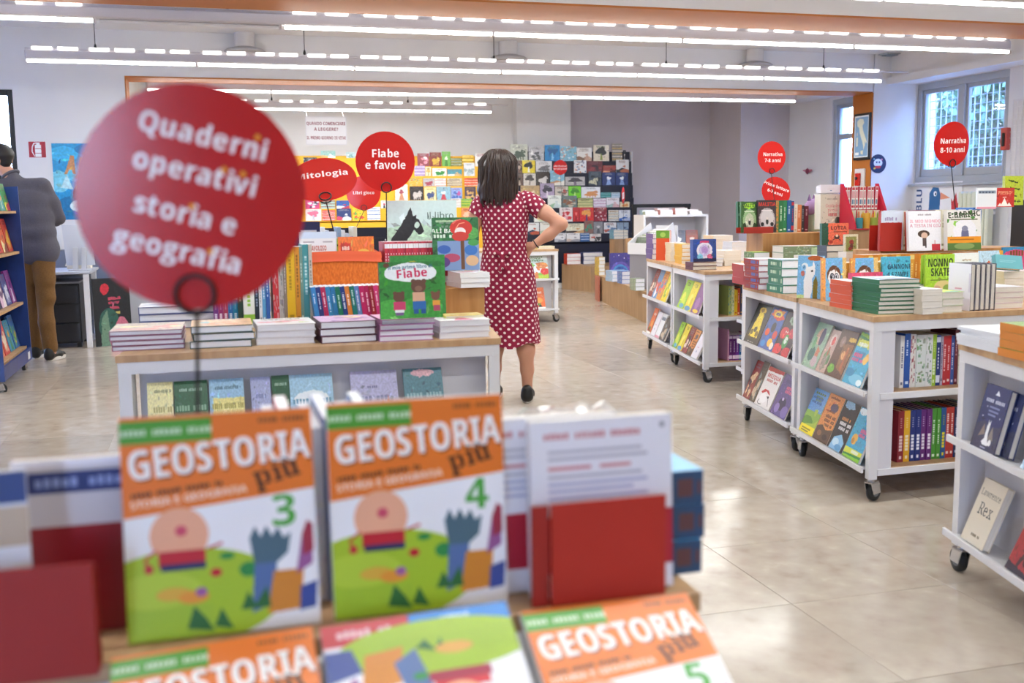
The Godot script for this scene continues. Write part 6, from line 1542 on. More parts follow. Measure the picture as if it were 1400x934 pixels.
# ------------------------------------------------------------------ carts along the aisle
func aisle_carts() -> void:
	var yf := 0.3
	var ys := 0.087
	var B := cart("white cart with oak top and spines on two front shelves, next to the empty aisle", Vector3(1.562, 0, -4.545), ys, yf, 0.9, 1.7)
	var A := cart("white cart with comic albums on its ledges, between two other aisle carts", Vector3(1.483, 0, -5.50), ys, yf, 0.9, 1.7)
	var E1 := cart("far white aisle cart with castors and oak shelves, nearer half", Vector3(1.41, 0, -7.72), ys, yf, 0.97, 1.5)
	var E2 := cart("farthest white aisle cart, joined end to end with another", Vector3(1.322, 0, -8.72), ys, yf, 0.97, 1.5)
	var Cc := cart("white cart with the cream and navy hardbacks on its ledges", Vector3(1.600, 0, -2.63), 0.03, yf, 1.05, 1.4)
	var I := cart("white cart hidden behind the aisle carts under piles and risers", Vector3(1.735, 0, -6.60), 0.10, yf, 0.93, 1.3)
	# --- cart B: ledges
	on_ledge(B, 0.49, [[0.93, 0.70, 0.235, 0.012, "princess", "picture book with dark-haired figures on the upper ledge"], [0.69, 0.55, 0.22, 0.012, "puppet", "pinkish puppet picture book on the upper ledge"], [0.545, 0.30, 0.235, 0.012, "attic", "brown attic picture book on the upper ledge"], [0.27, 0.02, 0.245, 0.012, "bees", "turquoise and lime picture book at the corner of the upper ledge"]])
	on_ledge(B, 0.15, [[0.95, 0.72, 0.235, 0.012, "field", "blue picture book with a yellow foot, on the lower ledge"], [0.71, 0.48, 0.24, 0.012, "orange_town", "orange picture book with a dark town, on the lower ledge"], [0.47, 0.25, 0.24, 0.012, "black_boat", "black and white lettered picture book on the lower ledge"], [0.24, 0.01, 0.24, 0.012, "bees_b", "turquoise picture book with a lime foot on the lower ledge"]])
	# --- cart B: front shelves
	row(cpt(B, 0.185, 0.075, 0.4905), yf, [["e4e0dc", 0.02, 0.235, "6a6a80", 1], ["2a58a8", 0.03, 0.245, "d8e4f4", 1], ["e0dcd4", 0.03, 0.24, "a03a40", 4], ["d8dcd8", 0.05, 0.235, "5a8a4a", 4], ["dcdcdc", 0.034, 0.235, "3a7a3a", 4], ["9ac03a", 0.022, 0.235, "e0ecc0", 2], ["24347a", 0.022, 0.23, "e0e4f4", 3], ["a8a0b8", 0.012, 0.225, "5a4a6a", 1], ["b83038", 0.022, 0.225, "f0d0d0", 1], ["c02c34", 0.022, 0.225, "f0d0d0", 1], ["3a56a0", 0.018, 0.225, "d0d8f0", 1], ["6a2434", 0.018, 0.25, "c8a0a8", 1], ["d8d4c8", 0.018, 0.235, "8a9a6a", 4], ["e8e4dc", 0.016, 0.23, "a87a5a", 4], ["5a3450", 0.05, 0.27, "a87a9a", 4], ["c8b8a0", 0.02, 0.24, "6a5a48", 1]], 0.17, "on the upper front shelf by the empty aisle", 0, "book", false, true)
	row(cpt(B, 0.185, 0.075, 0.1505), yf, [["8a2430", 0.032, 0.235, "e8d0d0", 2], ["e8b028", 0.032, 0.235, "f8ecc8", 2], ["24347c", 0.028, 0.235, "f0f0f8", 2], ["24347c", 0.028, 0.235, "f0f0f8", 2], ["6a2a78", 0.028, 0.235, "f0e8f4", 2], ["6a2a78", 0.028, 0.235, "f0e8f4", 2], ["4a9a34", 0.026, 0.235, "e0f0d8", 1], ["4a9a34", 0.022, 0.235, "e0f0d8", 1], ["2a5a9c", 0.026, 0.235, "ecd82c", 2], ["c03a34", 0.024, 0.235, "f4dcd8", 1], ["c03a34", 0.020, 0.235, "f4dcd8", 1], ["1c2a58", 0.026, 0.235, "b8c4e0", 1], ["1c2a58", 0.026, 0.235, "b8c4e0", 1], ["b4b8c0", 0.024, 0.235, "8a8a94", 0], ["4a62a8", 0.02, 0.235, "d0d8f0", 1], ["6ab4cc", 0.024, 0.235, "c88a50", 3], ["26262c", 0.024, 0.225, "8a8a90", 1], ["a8a4a0", 0.02, 0.22, "5a5a58", 1], ["8a3a3a", 0.02, 0.23, "e0d0c8", 1]], 0.18, "on the lower front shelf by the empty aisle", 0, "book", true)
	# --- cart B: top
	var stack := func(px, py, w, h, n, t, col, place, hard = true, acc = "ffffff", k = 0, white = false, yaw = 0.16, top = "", y = T):   # px, py: the near left corner of the pile's base
		var p := at_h(px, py, y)
		var o: Vector3 = p + R(yaw) * (w / 2) + D(yaw) * (h / 2)
		return pile(Vector3(o.x, y, o.z), yaw, n, w, h, t, top if top else Color(col), Color(col), place, hard, 0.004, Color(acc), k, white)
	stack.call(1163, 424, 0.13, 0.20, 6, 0.021, "d85a34", "of orange hardbacks before the llama book", true, "f0c0a0", 0, false, 0.2, "white_small")
	stack.call(1201, 430.5, 0.20, 0.23, 8, 0.0185, "1f6a42", "of green-spined hardbacks at the cart's corner", true, "a8c8b0", 0, false, 0.2, "sky_white")
	stack.call(1260, 430.5, 0.105, 0.19, 4, 0.027, "d8cfc0", "of cream paperbacks beside the green hardbacks", false, "a8a090", 0, false, 0.28, "white_small")
	stack.call(1288, 428, 0.115, 0.19, 3, 0.03, "d0d0b8", "of pale paperbacks with a green-edged top", true, "8aa880", 0, false, 0.28, "lime")
	for k in 5:   # five hardbacks standing with their fore-edges out
		var q := cpt(B, 0.53 + k * 0.0275, 0.03, T + 0.0006)
		book("book", "white hardback standing fore-edge out, %s from the pale paperbacks" % ORD[k], q + D(yf) * 0.075, Y(yf) * Basis(Vector3.UP, -PI / 2), 0.145, 0.21, 0.026, C["white_small"], pair(C["white_small"], Color("4a4650")), true, "white hardbacks standing fore-edge out")
	stack.call(1358, 422.5, 0.16, 0.2, 4, 0.024, "d8a8b8", "of pinkish books beside the white hardbacks", false, "a8a090", 0, false, 0.28, "white_small")
	stack.call(1371, 409, 0.2, 0.16, 4, 0.034, "e0d4b8", "of cream books behind the pinkish ones", false, "a8a090", 0, false, 0.2, "flat3")
	stack.call(1216, 406, 0.2, 0.2, 2, 0.03, "9ac0d8", "of light blue books behind the green hardbacks", false, "a8a090", 0, false, 0.2, "teal_open")
	pile(at_h(1262, 398, T + 0.062) * Vector3(1, 0, 1) + Vector3(0, T, 0), yf + 1.9, 3, 0.12, 0.2, 0.021, "navy_slim", Color("24448c"), "of blue books beside white hardbacks", true, 0.004, Color("a8b8e0"), 1)
	face_px("llama picture book in a clear sleeve at the far corner of the cart", 1091, 350, 1123, 407, 5.45, T, ys - 0.75, 0.05, 0.03, "llama", true)
	var tans := []
	for k in 10: tans.append([["c8923c", "d8a04a", "b8822c"][k % 3], 0.03, 0.185, "f0d080", [1, 3, 1][k % 3]])
	row(cpt(B, 0.19, 0.75, T + 0.0005), yf, tans, 0.12, "of ochre spines behind the glasses books", 0, "book")
	face_px("picture book of a face with round glasses, beside the llama", 1124, 353, 1156, 386, 5.30, T, yf, 0.05, 0.012, "specs", true)
	face_px("second picture book of a face with round glasses, before the red box", 1164, 353, 1199, 388, 5.33, T, yf, 0.05, 0.012, "specs", true)
	draw("pink_box", 96, 32, "b d84a6a|e 20 50 10 26 e8e4ec|e 50 50 10 26 e8e4ec|e 78 50 10 26 e8e4ec|e 20 52 4 12 8a5a60|e 50 52 4 12 8a5a60|e 78 52 4 12 8a5a60")
	face_px("small pink box with three round pictures on the orange hardbacks", 1164, 373, 1204, 390, 5.02, T + 0.13 - 0.129, yf, 0.05, 0.03, "pink_box", true)
	# face-out books towards the back of the cart
	face_px("blue picture book with handwritten title, third along from the llama", 1207, 351, 1243, 388, 5.42, T, yf, 0.05, 0.014, "cannone", true)
	face_px("lime green picture book about a skating grandfather", 1266, 348, 1303, 386, 5.50, T, yf, 0.05, 0.014, "nonno", true)
	face_px("darker lime book edge behind the skating grandfather", 1260, 349, 1270, 386, 5.56, T, yf, 0.02, 0.014, "lime", true)
	face_px("white picture book with a soft green monster", 1305, 346, 1337, 385, 5.62, T, yf, 0.05, 0.012, "green_monster", true)
	face_px("pale picture book with a red fox and an orange edge", 1340, 343, 1369, 384, 5.66, T, yf, 0.05, 0.012, "fox", true)
	face_px("pink and blue picture book behind the teal one", 1372, 338, 1406, 384, 5.76, T, yf, 0.05, 0.012, "pink_letters", true)
	face_px("teal book leaning open over the cream pile", 1361, 353, 1394, 384, 5.25, T + 0.14, yf - 0.1, 0.35, 0.03, "teal_open", true, "", "book", -0.08)
	var oranges := []
	for k in 26: oranges.append([["d8862c", "e09a3a", "cc7a28"][k % 3], 0.028, 0.21, "f0d080", [1, 3, 1][k % 3]])
	row(cpt(A, 0.42, 0.03, T + 0.0005), yf, oranges, 0.10, "of orange spines behind the covers", 0, "book")
	# --- cart A: ledges
	on_ledge(A, 0.49, [[0.97, 0.64, 0.245, 0.008, "cage", "black and yellow comic album on the upper ledge"], [0.63, 0.33, 0.245, 0.008, "heroes", "crowded bright comic album on the upper ledge"], [0.32, 0.02, 0.245, 0.008, "monsters", "dark comic album with red monsters on the upper ledge"]])
	on_ledge(A, 0.15, [[0.97, 0.82, 0.24, 0.008, "redstripe", "dark red comic album at the far end of the lower ledge"], [0.815, 0.69, 0.25, 0.008, "strange", "brownish comic album next to the dark red one"], [0.68, 0.36, 0.235, 0.01, "mei", "white comic album with red title on the lower ledge"], [0.34, 0.04, 0.235, 0.008, "violet", "violet comic album at the near end of the lower ledge"]])
	# --- cart A: top
	stack.call(1017, 390, 0.13, 0.2, 3, 0.04, "a82438", "of dark red hardbacks at the far end", true, "e8c8d0", 0, true, 0.16, "white_small")
	stack.call(1037, 397, 0.16, 0.22, 5, 0.034, "9c2434", "of dark red hardbacks with blue labels", true, "3a6ac0", 2, true, 0.16, "white_small")
	stack.call(1069, 402, 0.16, 0.2, 4, 0.045, "2a7a62", "of green hardbacks beside the llama book", true, "e0ecd0", 1, true, 0.16, "sky_white")
	stack.call(1124, 381, 0.18, 0.27, 5, 0.042, "8a9a78", "of wide pale albums behind the green hardbacks", true, "d8e0c0", 4, false, 0.2 + PI / 2, "flat3")
	stack.call(1120, 384, 0.24, 0.12, 4, 0.05, "b8c8a0", "of pale green albums behind the glasses books", true, "8a9a50", 0, true, 0.2, "lime")
	stack.call(1176, 366, 0.14, 0.17, 4, 0.05, "c86a34", "of orange books before the small gold book", false, "f0d8b0", 1, true, 0.2 + PI / 2, "flat2")
	stack.call(1180, 366, 0.2, 0.14, 5, 0.04, "d8c8b8", "of cream books below the red holder", false, "c86a40", 0, true, 0.2, "flat3")
	stack.call(1112, 366.5, 0.16, 0.17, 6, 0.04, "5a6a9a", "of blue-edged books before the oak riser", false, "d0d8f0", 1, true, 0.2 + PI / 2, "flat7")
	stack.call(1048, 369, 0.13, 0.14, 4, 0.055, "3a3a34", "of dark floral books by the blue-edged ones", true, "d0d0b0", 4, false, 0.2, "flat3")
	stack.call(1041, 379, 0.16, 0.14, 5, 0.044, "c8d0d8", "of pale blue books before the comics", false, "8090a8", 0, true, 0.2, "flat7")
	stack.call(1029, 385, 0.11, 0.15, 5, 0.036, "5a7a4a", "of green books behind red ones", true, "d0d8b0", 4, true, 0.16, "lime")
	stack.call(1096, 386, 0.14, 0.12, 5, 0.032, "dcd8d0", "of white albums behind the llama", true, "d0d8b0", 0, true, 0.2, "flat3")
	# --- risers at the back of cart A
	var rA := 1.12
	var ra := at_d(1068, 330, 7.22)
	plain_box("riser", "oak riser under the black and green albums", "riser", Vector3(ra.x + 0.05, T + 0.0005, ra.z), yf, 0.52, rA - T - 0.001, 0.22, M.riser_wood)
	var rb := at_d(1174, 330, 7.1)
	plain_box("riser", "pale oak riser under the red pencil rack", "riser", Vector3(rb.x - 0.02, T + 0.0005, rb.z), yf, 0.34, 1.14 - T - 0.001, 0.24, M.box_wood)
	var rc := at_d(1312, 330, 6.0)
	plain_box("riser", "long oak riser under the upright novels", "riser", Vector3(rc.x, T + 0.0005, rc.z) + D(yf) * 0.17, yf, 0.98, 1.05 - T - 0.001, 0.26, M.riser_wood)
	face_px("green comic album with lime title on the oak riser", 1013, 276, 1035, 318, 7.15, rA, yf, 0.06, 0.02, "malitia1", true)
	face_px("black and red comic album beside the green one", 1036, 274, 1060, 318, 7.17, rA, yf, 0.06, 0.02, "malitia2", true)
	face_px("dark green album standing behind the green comic", 1008, 276, 1016, 318, 7.2, rA, yf, 0.06, 0.03, "galline2", true)
	var hp := at_d(1037, 316, 7.06)
	holder("red card holder in front of the two comic albums", Vector3(hp.x, rA, hp.z) - D(yf) * 0.0, yf, 0.22, 0.042, 0.10, M.red_board)
	row(at_d(1063, 318, 7.2) * Vector3(1, 0, 1) + Vector3(0, rA, 0) + D(yf) * 0.04, yf, [["d89a50", 0.032, 0.21, "3a8a50", 4], ["2a7a4a", 0.034, 0.215, "d0e8d0", 1], ["2f8a58", 0.03, 0.215, "d0e8d0", 1], ["2a66a8", 0.03, 0.215, "d0e0f0", 1], ["24508a", 0.02, 0.21, "c83a4a", 3], ["e4dccc", 0.026, 0.19, "c8a080", 1], ["e08a5a", 0.034, 0.185, "f4dcc8", 1], ["3a3c44", 0.02, 0.18, "a0a0a8", 1], ["6a2438", 0.03, 0.175, "d0a8b0", 1]], 0.14, "of green and blue spines beside the comic albums", 0, "book")
	# fox puppet
	var fx := at_d(1114, 316, 7.42)
	var fo := thing("plush_fox", "mauve plush animal head beside the cream game box", "plush toy", Vector3(fx.x, rA, fx.z), Y(yf))
	part(fo, "body", MB.new().lathe([Vector2(0.05, 0), Vector2(0.06, 0.04), Vector2(0.05, 0.11), Vector2(0.03, 0.14)], 16).mesh(), plain("b8c8a8", 0.9))
	part(fo, "head", MB.new().lathe([Vector2(0.02, -0.10), Vector2(0.05, -0.05), Vector2(0.062, 0.0), Vector2(0.04, 0.06), Vector2(0.012, 0.10)], 16, Basis(Vector3.BACK, -1.35), Vector3(0, 0.17, 0)).mesh(), plain("9a7aa0", 0.9))
	for s in [-0.05, -0.015]: part(fo, "ear", MB.new().lathe([Vector2(0.016, 0), Vector2(0.002, 0.045)], 8, Basis(), Vector3(s, 0.21, 0.0)).mesh(), plain("7a5a84", 0.9))
	part(fo, "eye", MB.new().lathe([Vector2(0.004, 0), Vector2(0.008, 0.006), Vector2(0.002, 0.012)], 8, Basis(), Vector3(0.02, 0.19, 0.05)).mesh(), M.black)
	face_px("cream box of a wizards' guide behind the coral book", 1118, 266, 1148, 318, 7.13, 1.14, yf, 0.02, 0.07, "guida", true)
	face_px("cream lid lying askew on the wizards' guide box", 1120, 254, 1149, 267, 7.13, 1.14 + 0.2345, yf, 0.12, 0.05, "white_small", true, "", "box_lid")
	face_px("coral children's novel with a green spine, before the cream box", 1123, 306, 1158, 335, 6.45, -2, yf, 0.04, 0.022, "lotta", true)
	var lt := at_d(1140, 335, 6.45)
	pile(Vector3(lt.x, T, lt.z) + D(yf) * 0.01, yf, 6, 0.15, 0.10, (lt.y - T) / 6 - 0.0007, Color("4a4a50"), Color("3a3c44"), "of dark books under the coral novel", true, 0.002)
	face_px("small gold framed picture book with a red flower", 1154, 321, 1172, 344, 6.3, -2, yf, 0.06, 0.012, "gold_small", true)
	var gt := at_d(1163, 344, 6.3)
	pile(Vector3(gt.x, T, gt.z) + D(yf) * 0.01, yf, 6, 0.10, 0.08, (gt.y - T) / 6 - 0.0007, Color("d8d0c4"), Color("d8d0c4"), "of pale books under the small gold book", false, 0.002)
	pencil_rack(at_d(1183, 312, 7.06) * Vector3(1, 0, 1) + Vector3(0, 1.14, 0), yf)
	# upright novels on the long riser
	var ry := 1.05
	var mk := at_d(1200, 340, 5.86)
	holder("red card holder with a pale novel at the end of the long riser", at_d(1217, 338, 5.84) * Vector3(1, 0, 1) + Vector3(0, ry, 0), yf, 0.14, 0.155, 0.09, M.red_board)
	face("pale blue novel standing in the red card holder", at_d(1219, 338, 5.84) * Vector3(1, 0, 1) + Vector3(0, ry + 0.0025, 0) + D(yf) * 0.02, yf, 0.0, 0.135, 0.215, 0.025, "red_holder", true)
	row(at_d(1236, 338, 5.9) * Vector3(1, 0, 1) + Vector3(0, ry, 0) + D(yf) * 0.05, yf, [["d0d8e4", 0.03, 0.22, "8a9ab8", 1], ["d8ccb0", 0.024, 0.215, "8a7a5a", 1], ["dcd0b8", 0.022, 0.215, "8a7a5a", 1], ["b8a890", 0.02, 0.21, "6a5a48", 1], ["d8d0c0", 0.022, 0.21, "a87a5a", 1], ["e0d8c8", 0.022, 0.215, "8a8a70", 1], ["c8b898", 0.02, 0.21, "6a5a48", 1], ["7a2440", 0.03, 0.22, "d8a8b8", 1], ["8a7a70", 0.02, 0.21, "d8d0c8", 1], ["5a2a48", 0.024, 0.22, "c8a0b8", 1], ["e0d8c0", 0.02, 0.22, "8a8060", 1], ["c8bca0", 0.022, 0.22, "8a8060", 1], ["dcd4c0", 0.028, 0.22, "8a8060", 1], ["d8d0bc", 0.032, 0.22, "8a8060", 1], ["d4ccb8", 0.032, 0.22, "8a8060", 1], ["3a70b8", 0.014, 0.22, "d0e0f4", 1], ["ccd4e8", 0.026, 0.22, "5a7ab0", 1], ["d0d8ec", 0.026, 0.22, "5a7ab0", 1], ["3a70b8", 0.02, 0.22, "d0e0f4", 1], ["ccd4e8", 0.024, 0.22, "5a7ab0", 1], ["2a64b0", 0.03, 0.23, "d0e0f4", 4], ["2f6cb8", 0.03, 0.23, "d0e0f4", 4]], 0.14, "of upright novels on the long riser", 0, "book")
	face_px("white novel with a girl on a suitcase, leaning on the upright novels", 1243, 289, 1284, 342, 5.80, ry, yf - 0.05, 0.10, 0.022, "mondo", true)
	face_px("coral-edged twin of the white novel, just behind it", 1240, 290, 1262, 341, 5.86, ry, yf - 0.05, 0.10, 0.022, "red_card", true)
	face_px("leafy jungle novel with an orange band on the long riser", 1295, 288, 1337, 342, 5.82, ry, yf, 0.08, 0.03, "barnic", true)
	face_px("red fairy-tale book with a white castle on top of the novels", 1360, 257, 1384, 281, 6.16, ry + 0.231, yf, 0.02, 0.012, "piesso", true)
	face_px("white calendar card on top of the cream novels", 1336, 257, 1360, 281, 6.11, ry + 0.221, yf, 0.02, 0.012, "calendar", true)
	# --- cart C: top and ledges
	var wt := at_h(1319, 472, T)
	pile(Vector3(wt.x + 0.115, T, wt.z + 0.08), 0.1, 5, 0.22, 0.26, 0.012, "white_swoosh", Color("e2e4ea"), "of white magazines at the corner", false, 0.006, Color.WHITE, 0, true)
	var gq := at_h(1382, 492, T)
	pile(Vector3(gq.x + 0.10, T, gq.z - 0.0), 0.1, 4, 0.16, 0.22, 0.026, "green_zombie", Color("d8842c"), "of orange and green books beside the white magazines", true, 0.005)
	on_ledge(Cc, 0.49, [[0.88, 0.70, 0.215, 0.022, "cat", "navy hardback with a white cat on the upper ledge", 0.0, 0.24], [0.53, 0.36, 0.22, 0.012, "sky_white", "pale blue book beside the navy hardbacks"], [0.85, 0.65, 0.21, 0.022, "cat", "second navy hardback just behind the cat one", 0.026, 0.24]])
	on_ledge(Cc, 0.15, [[0.92, 0.75, 0.225, 0.026, "rex", "cream hardback lettered Lawrence Rex on the lower ledge"], [0.60, 0.44, 0.22, 0.012, "red_run", "red paperback with a running figure on the lower ledge"]])
	# --- far carts
	on_ledge(E1, 0.49, [[0.80, 0.56, 0.235, 0.012, "lime", "lime green book on the upper ledge of the far cart"], [0.55, 0.32, 0.235, 0.012, "lemon", "lemon yellow book on the upper ledge of the far cart"], [0.31, 0.06, 0.235, 0.012, "mauve", "mauve book on the upper ledge of the far cart"]])
	on_ledge(E1, 0.15, [[0.95, 0.80, 0.22, 0.02, "lime", "green book at the far end of the lower ledge"], [0.79, 0.62, 0.22, 0.014, "lemon", "yellow and dark book on the far cart's lower ledge"], [0.61, 0.45, 0.215, 0.014, "comic1", "dark red book in the middle of the lower ledge"], [0.44, 0.28, 0.21, 0.014, "orange_town", "orange book on the far cart's lower ledge"], [0.27, 0.08, 0.19, 0.014, "white_small", "white book at the near end of the far cart's lower ledge"]])
	on_ledge(E2, 0.49, [[0.90, 0.72, 0.26, 0.012, "comic1", "dark red comic on the farthest cart's upper ledge"], [0.71, 0.52, 0.26, 0.012, "comic2", "blue and red comic on the farthest cart's upper ledge"], [0.51, 0.32, 0.26, 0.012, "comic3", "orange comic on the farthest cart's upper ledge"], [0.30, 0.10, 0.25, 0.012, "comic4", "yellow comic on the farthest cart's upper ledge"]])
	on_ledge(E2, 0.15, [[0.93, 0.76, 0.24, 0.02, "tractor", "orange book at the far end of the farthest cart's lower ledge"], [0.74, 0.56, 0.22, 0.02, "white_small", "white book next to the orange one on the farthest cart"], [0.54, 0.36, 0.22, 0.02, "calendar", "whitish book on the farthest cart's lower ledge"], [0.34, 0.14, 0.2, 0.02, "strange", "brownish book on the farthest cart's lower ledge"]])
	row(cpt(E1, 0.22, 0.07, 0.4905), yf, [["a8b86a", 0.026, 0.22, "3a8ab0", 4], ["d8d8b0", 0.02, 0.22, "6a9a50", 4], ["e0c030", 0.026, 0.19, "c85a30", 1], ["c8502c", 0.022, 0.2, "f0d0c0", 1], ["3a4a6a", 0.03, 0.21, "c8a060", 1], ["d8703a", 0.05, 0.215, "f0d8c8", 2], ["c8502c", 0.03, 0.22, "f0c8b8", 1], ["6a3a5a", 0.024, 0.22, "c8a0b8", 1]], 0.16, "on the upper front shelf of the far cart", 0, "book")
	row(cpt(E1, 0.22, 0.07, 0.1505), yf, [["d8a0c0", 0.012, 0.235, "f0e0e8", 1], ["6a2a7a", 0.026, 0.19, "f0e0f4", 3], ["6a2a7a", 0.026, 0.19, "f0e0f4", 3], ["7a3a9a", 0.026, 0.19, "f0e0f4", 3], ["2a6aa8", 0.026, 0.19, "e0ecf4", 3], ["b84a90", 0.026, 0.19, "f8e0f0", 3], ["4a3040", 0.03, 0.19, "d8a040", 4], ["8a2a6a", 0.026, 0.2, "e8c8e0", 4], ["a86a90", 0.03, 0.21, "f0d8e4", 4], ["c890a8", 0.03, 0.215, "6a3a5a", 4]], 0.16, "on the lower front shelf of the far cart", 0, "book", false, true)
	stack.call(892, 354.5, 0.14, 0.2, 5, 0.045, "5a4a8a", "of violet-edged books at the far end", true, "d8d0e8", 0, true, 0.16, "white_small")
	face("orange and green tall book beside the violet-edged pile", at_h(907, 356, T) * Vector3(1, 0, 1) + Vector3(0, T, 0), ys - 0.5, 0.0, 0.12, 0.26, 0.05, "tall_orange", true)
	stack.call(917, 357.5, 0.13, 0.19, 6, 0.026, "e0d4b0", "of cream paperbacks on the far cart", false, "a8a090", 0, false, 0.16, "flat3")
	stack.call(932, 361.5, 0.13, 0.19, 5, 0.032, "e0a83a", "of yellow-edged paperbacks on the far cart", true, "f0ecd8", 0, false, 0.16, "flat8")
	face_px("dark blue picture book with a white moon, standing at the cart's corner", 946, 328, 977, 358, 7.95, -2, yf, 0.05, 0.05, "pony", true)
	var ps := at_d(961, 358, 7.95)
	pile(Vector3(ps.x, T, ps.z) + D(yf) * 0.03, yf, 2, 0.2, 0.12, (ps.y - T) / 2 - 0.0007, Color("4a2030"), Color("5a2434"), "of maroon books under the moon book", true, 0.002)
	stack.call(962, 365, 0.17, 0.2, 2, 0.03, "c8c8d0", "of grey-edged books before the moon book", true, "a8a090", 0, true, 0.3, "flat7")
	stack.call(990, 364, 0.15, 0.19, 3, 0.04, "d8c8b0", "at the far cart's front edge", false, "a8a090", 0, false, 0.3, "flat3")
	stack.call(974, 354, 0.19, 0.22, 6, 0.034, "e0c8a8", "of peach paperbacks on the far cart", false, "a8a090", 0, false, 0.2, "flat3")
	stack.call(1000, 357, 0.17, 0.2, 4, 0.04, "c8d0e0", "of bluish hardbacks beside the peach ones", false, "8090b0", 0, true, 0.2, "flat7")
	stack.call(1031, 355.5, 0.2, 0.2, 3, 0.04, "b02a34", "of red books beside the bluish ones", true, "f0d0d0", 1, true, 0.2, "flat3")
	# signs above the aisle carts
	sign_stand("round red sign for readers of seven and eight, near the white far wall", 1055, 215, 8.3, 0.122, "sign_narrativa7", 0.3, T, 0.0, 0.0, 0.0, cpt(E1, 0.86, 0.60, T))
	sign_stand("round red sign for first readers, tilted below another red sign", 1061, 262, 8.75, 0.125, "sign_prime", 0.2, T, -0.25, 0.0, -0.05, cpt(E2, 1.12, 0.40, T))
	sign_stand("round red sign for readers of eight to ten, before the barred window", 1303, 197, 6.32, 0.1295, "sign_narrativa8", 0.35, ry, 0.05, 0.10, 0.0, at_d(1311, 340, 6.32) * Vector3(1, 0, 1) + Vector3(0, ry, 0))
	# dark shelf with a yellow comic at the frame's edge
	var ds := at_d(1402, 330, 6.6)
	var dk := thing("dark_shelf", "dark metal shelf by the white grid board with a yellow-green bag", "shelf", Vector3(ds.x + 0.16, 0, ds.z), Y(yf))
	for x in [-0.16, 0.44]: part(dk, "post", bx(0.03, 1.32, 0.3), M.dark_frame, Vector3(x, 0, 0))
	for y in [0.5, 0.95, 1.28]: part(dk, "shelf_board", bx(0.57, 0.02, 0.3), plain("8a3a2c"), Vector3(0.14, y, 0))
	face_px("yellow-green illustrated bag hanging by the dark shelf", 1373, 241, 1396, 274, 6.3, ry + 0.24, yf, 0.03, 0.02, "banana", false)

func pencil_rack(p: Vector3, yaw: float) -> void:
	var t := thing("pencil_rack", "red slanted rack full of bookmarks and pencils on the pale oak riser", "rack", p, Y(yaw))
	for s in [-0.14, 0.13]: part(t, "side_panel", MB.new().eight([Vector3(s, 0, 0.09), Vector3(s + 0.008, 0, 0.09), Vector3(s + 0.008, 0, -0.09), Vector3(s, 0, -0.09), Vector3(s, 0.02, 0.09), Vector3(s + 0.008, 0.02, 0.09), Vector3(s + 0.008, 0.30, -0.06), Vector3(s, 0.30, -0.09)]).mesh(), plain("c01f3a", 0.35))
	part(t, "back_panel", MB.new().box(Vector3(-0.132, 0, -0.09), Vector3(0.1295, 0.28, -0.084)).mesh(), plain("c01f3a", 0.35))
	part(t, "base", MB.new().box(Vector3(-0.132, 0, -0.0835), Vector3(0.1295, 0.006, 0.09)).mesh(), plain("c01f3a", 0.35))
	for k in 12: part(t, "bookmark", sheet(0.018, 0.15, 0.002, "bookmark_strip"), book_mats[0], Vector3(-0.118 + k * 0.0205, 0.13, -0.055 + 0.006 * (k % 3)), Basis(Vector3.BACK, 0.04 * sin(k * 2.1)))
	part(t, "step", MB.new().box(Vector3(-0.131, 0.0062, -0.083), Vector3(0.129, 0.125, -0.03)).mesh(), plain("e4dcc8"))
	for k in 16:
		var h := 0.10 + 0.03 * ((k * 7) % 5) / 5.0
		part(t, "pencil", MB.new().lathe([Vector2(0.005, 0), Vector2(0.005, h - 0.015), Vector2(0.001, h)], 6, Basis(Vector3.BACK, 0.08 * sin(k * 1.7)), Vector3(-0.12 + k * 0.0155, 0.0065, 0.0 + 0.012 * (k % 3))).mesh(), plain(["e8a03a", "d8c83a", "c83a4a", "8aa83a", "e06a3a"][k % 5]))
	for k in 3: part(t, "cup", MB.new().lathe([Vector2(0.022, 0), Vector2(0.024, 0.07 + 0.03 * (k % 2))], 14, Basis(), Vector3(-0.09 + k * 0.055, 0.0065, 0.06)).mesh(), plain(["3a8a98", "d8a43a", "9ab04a"][k]))

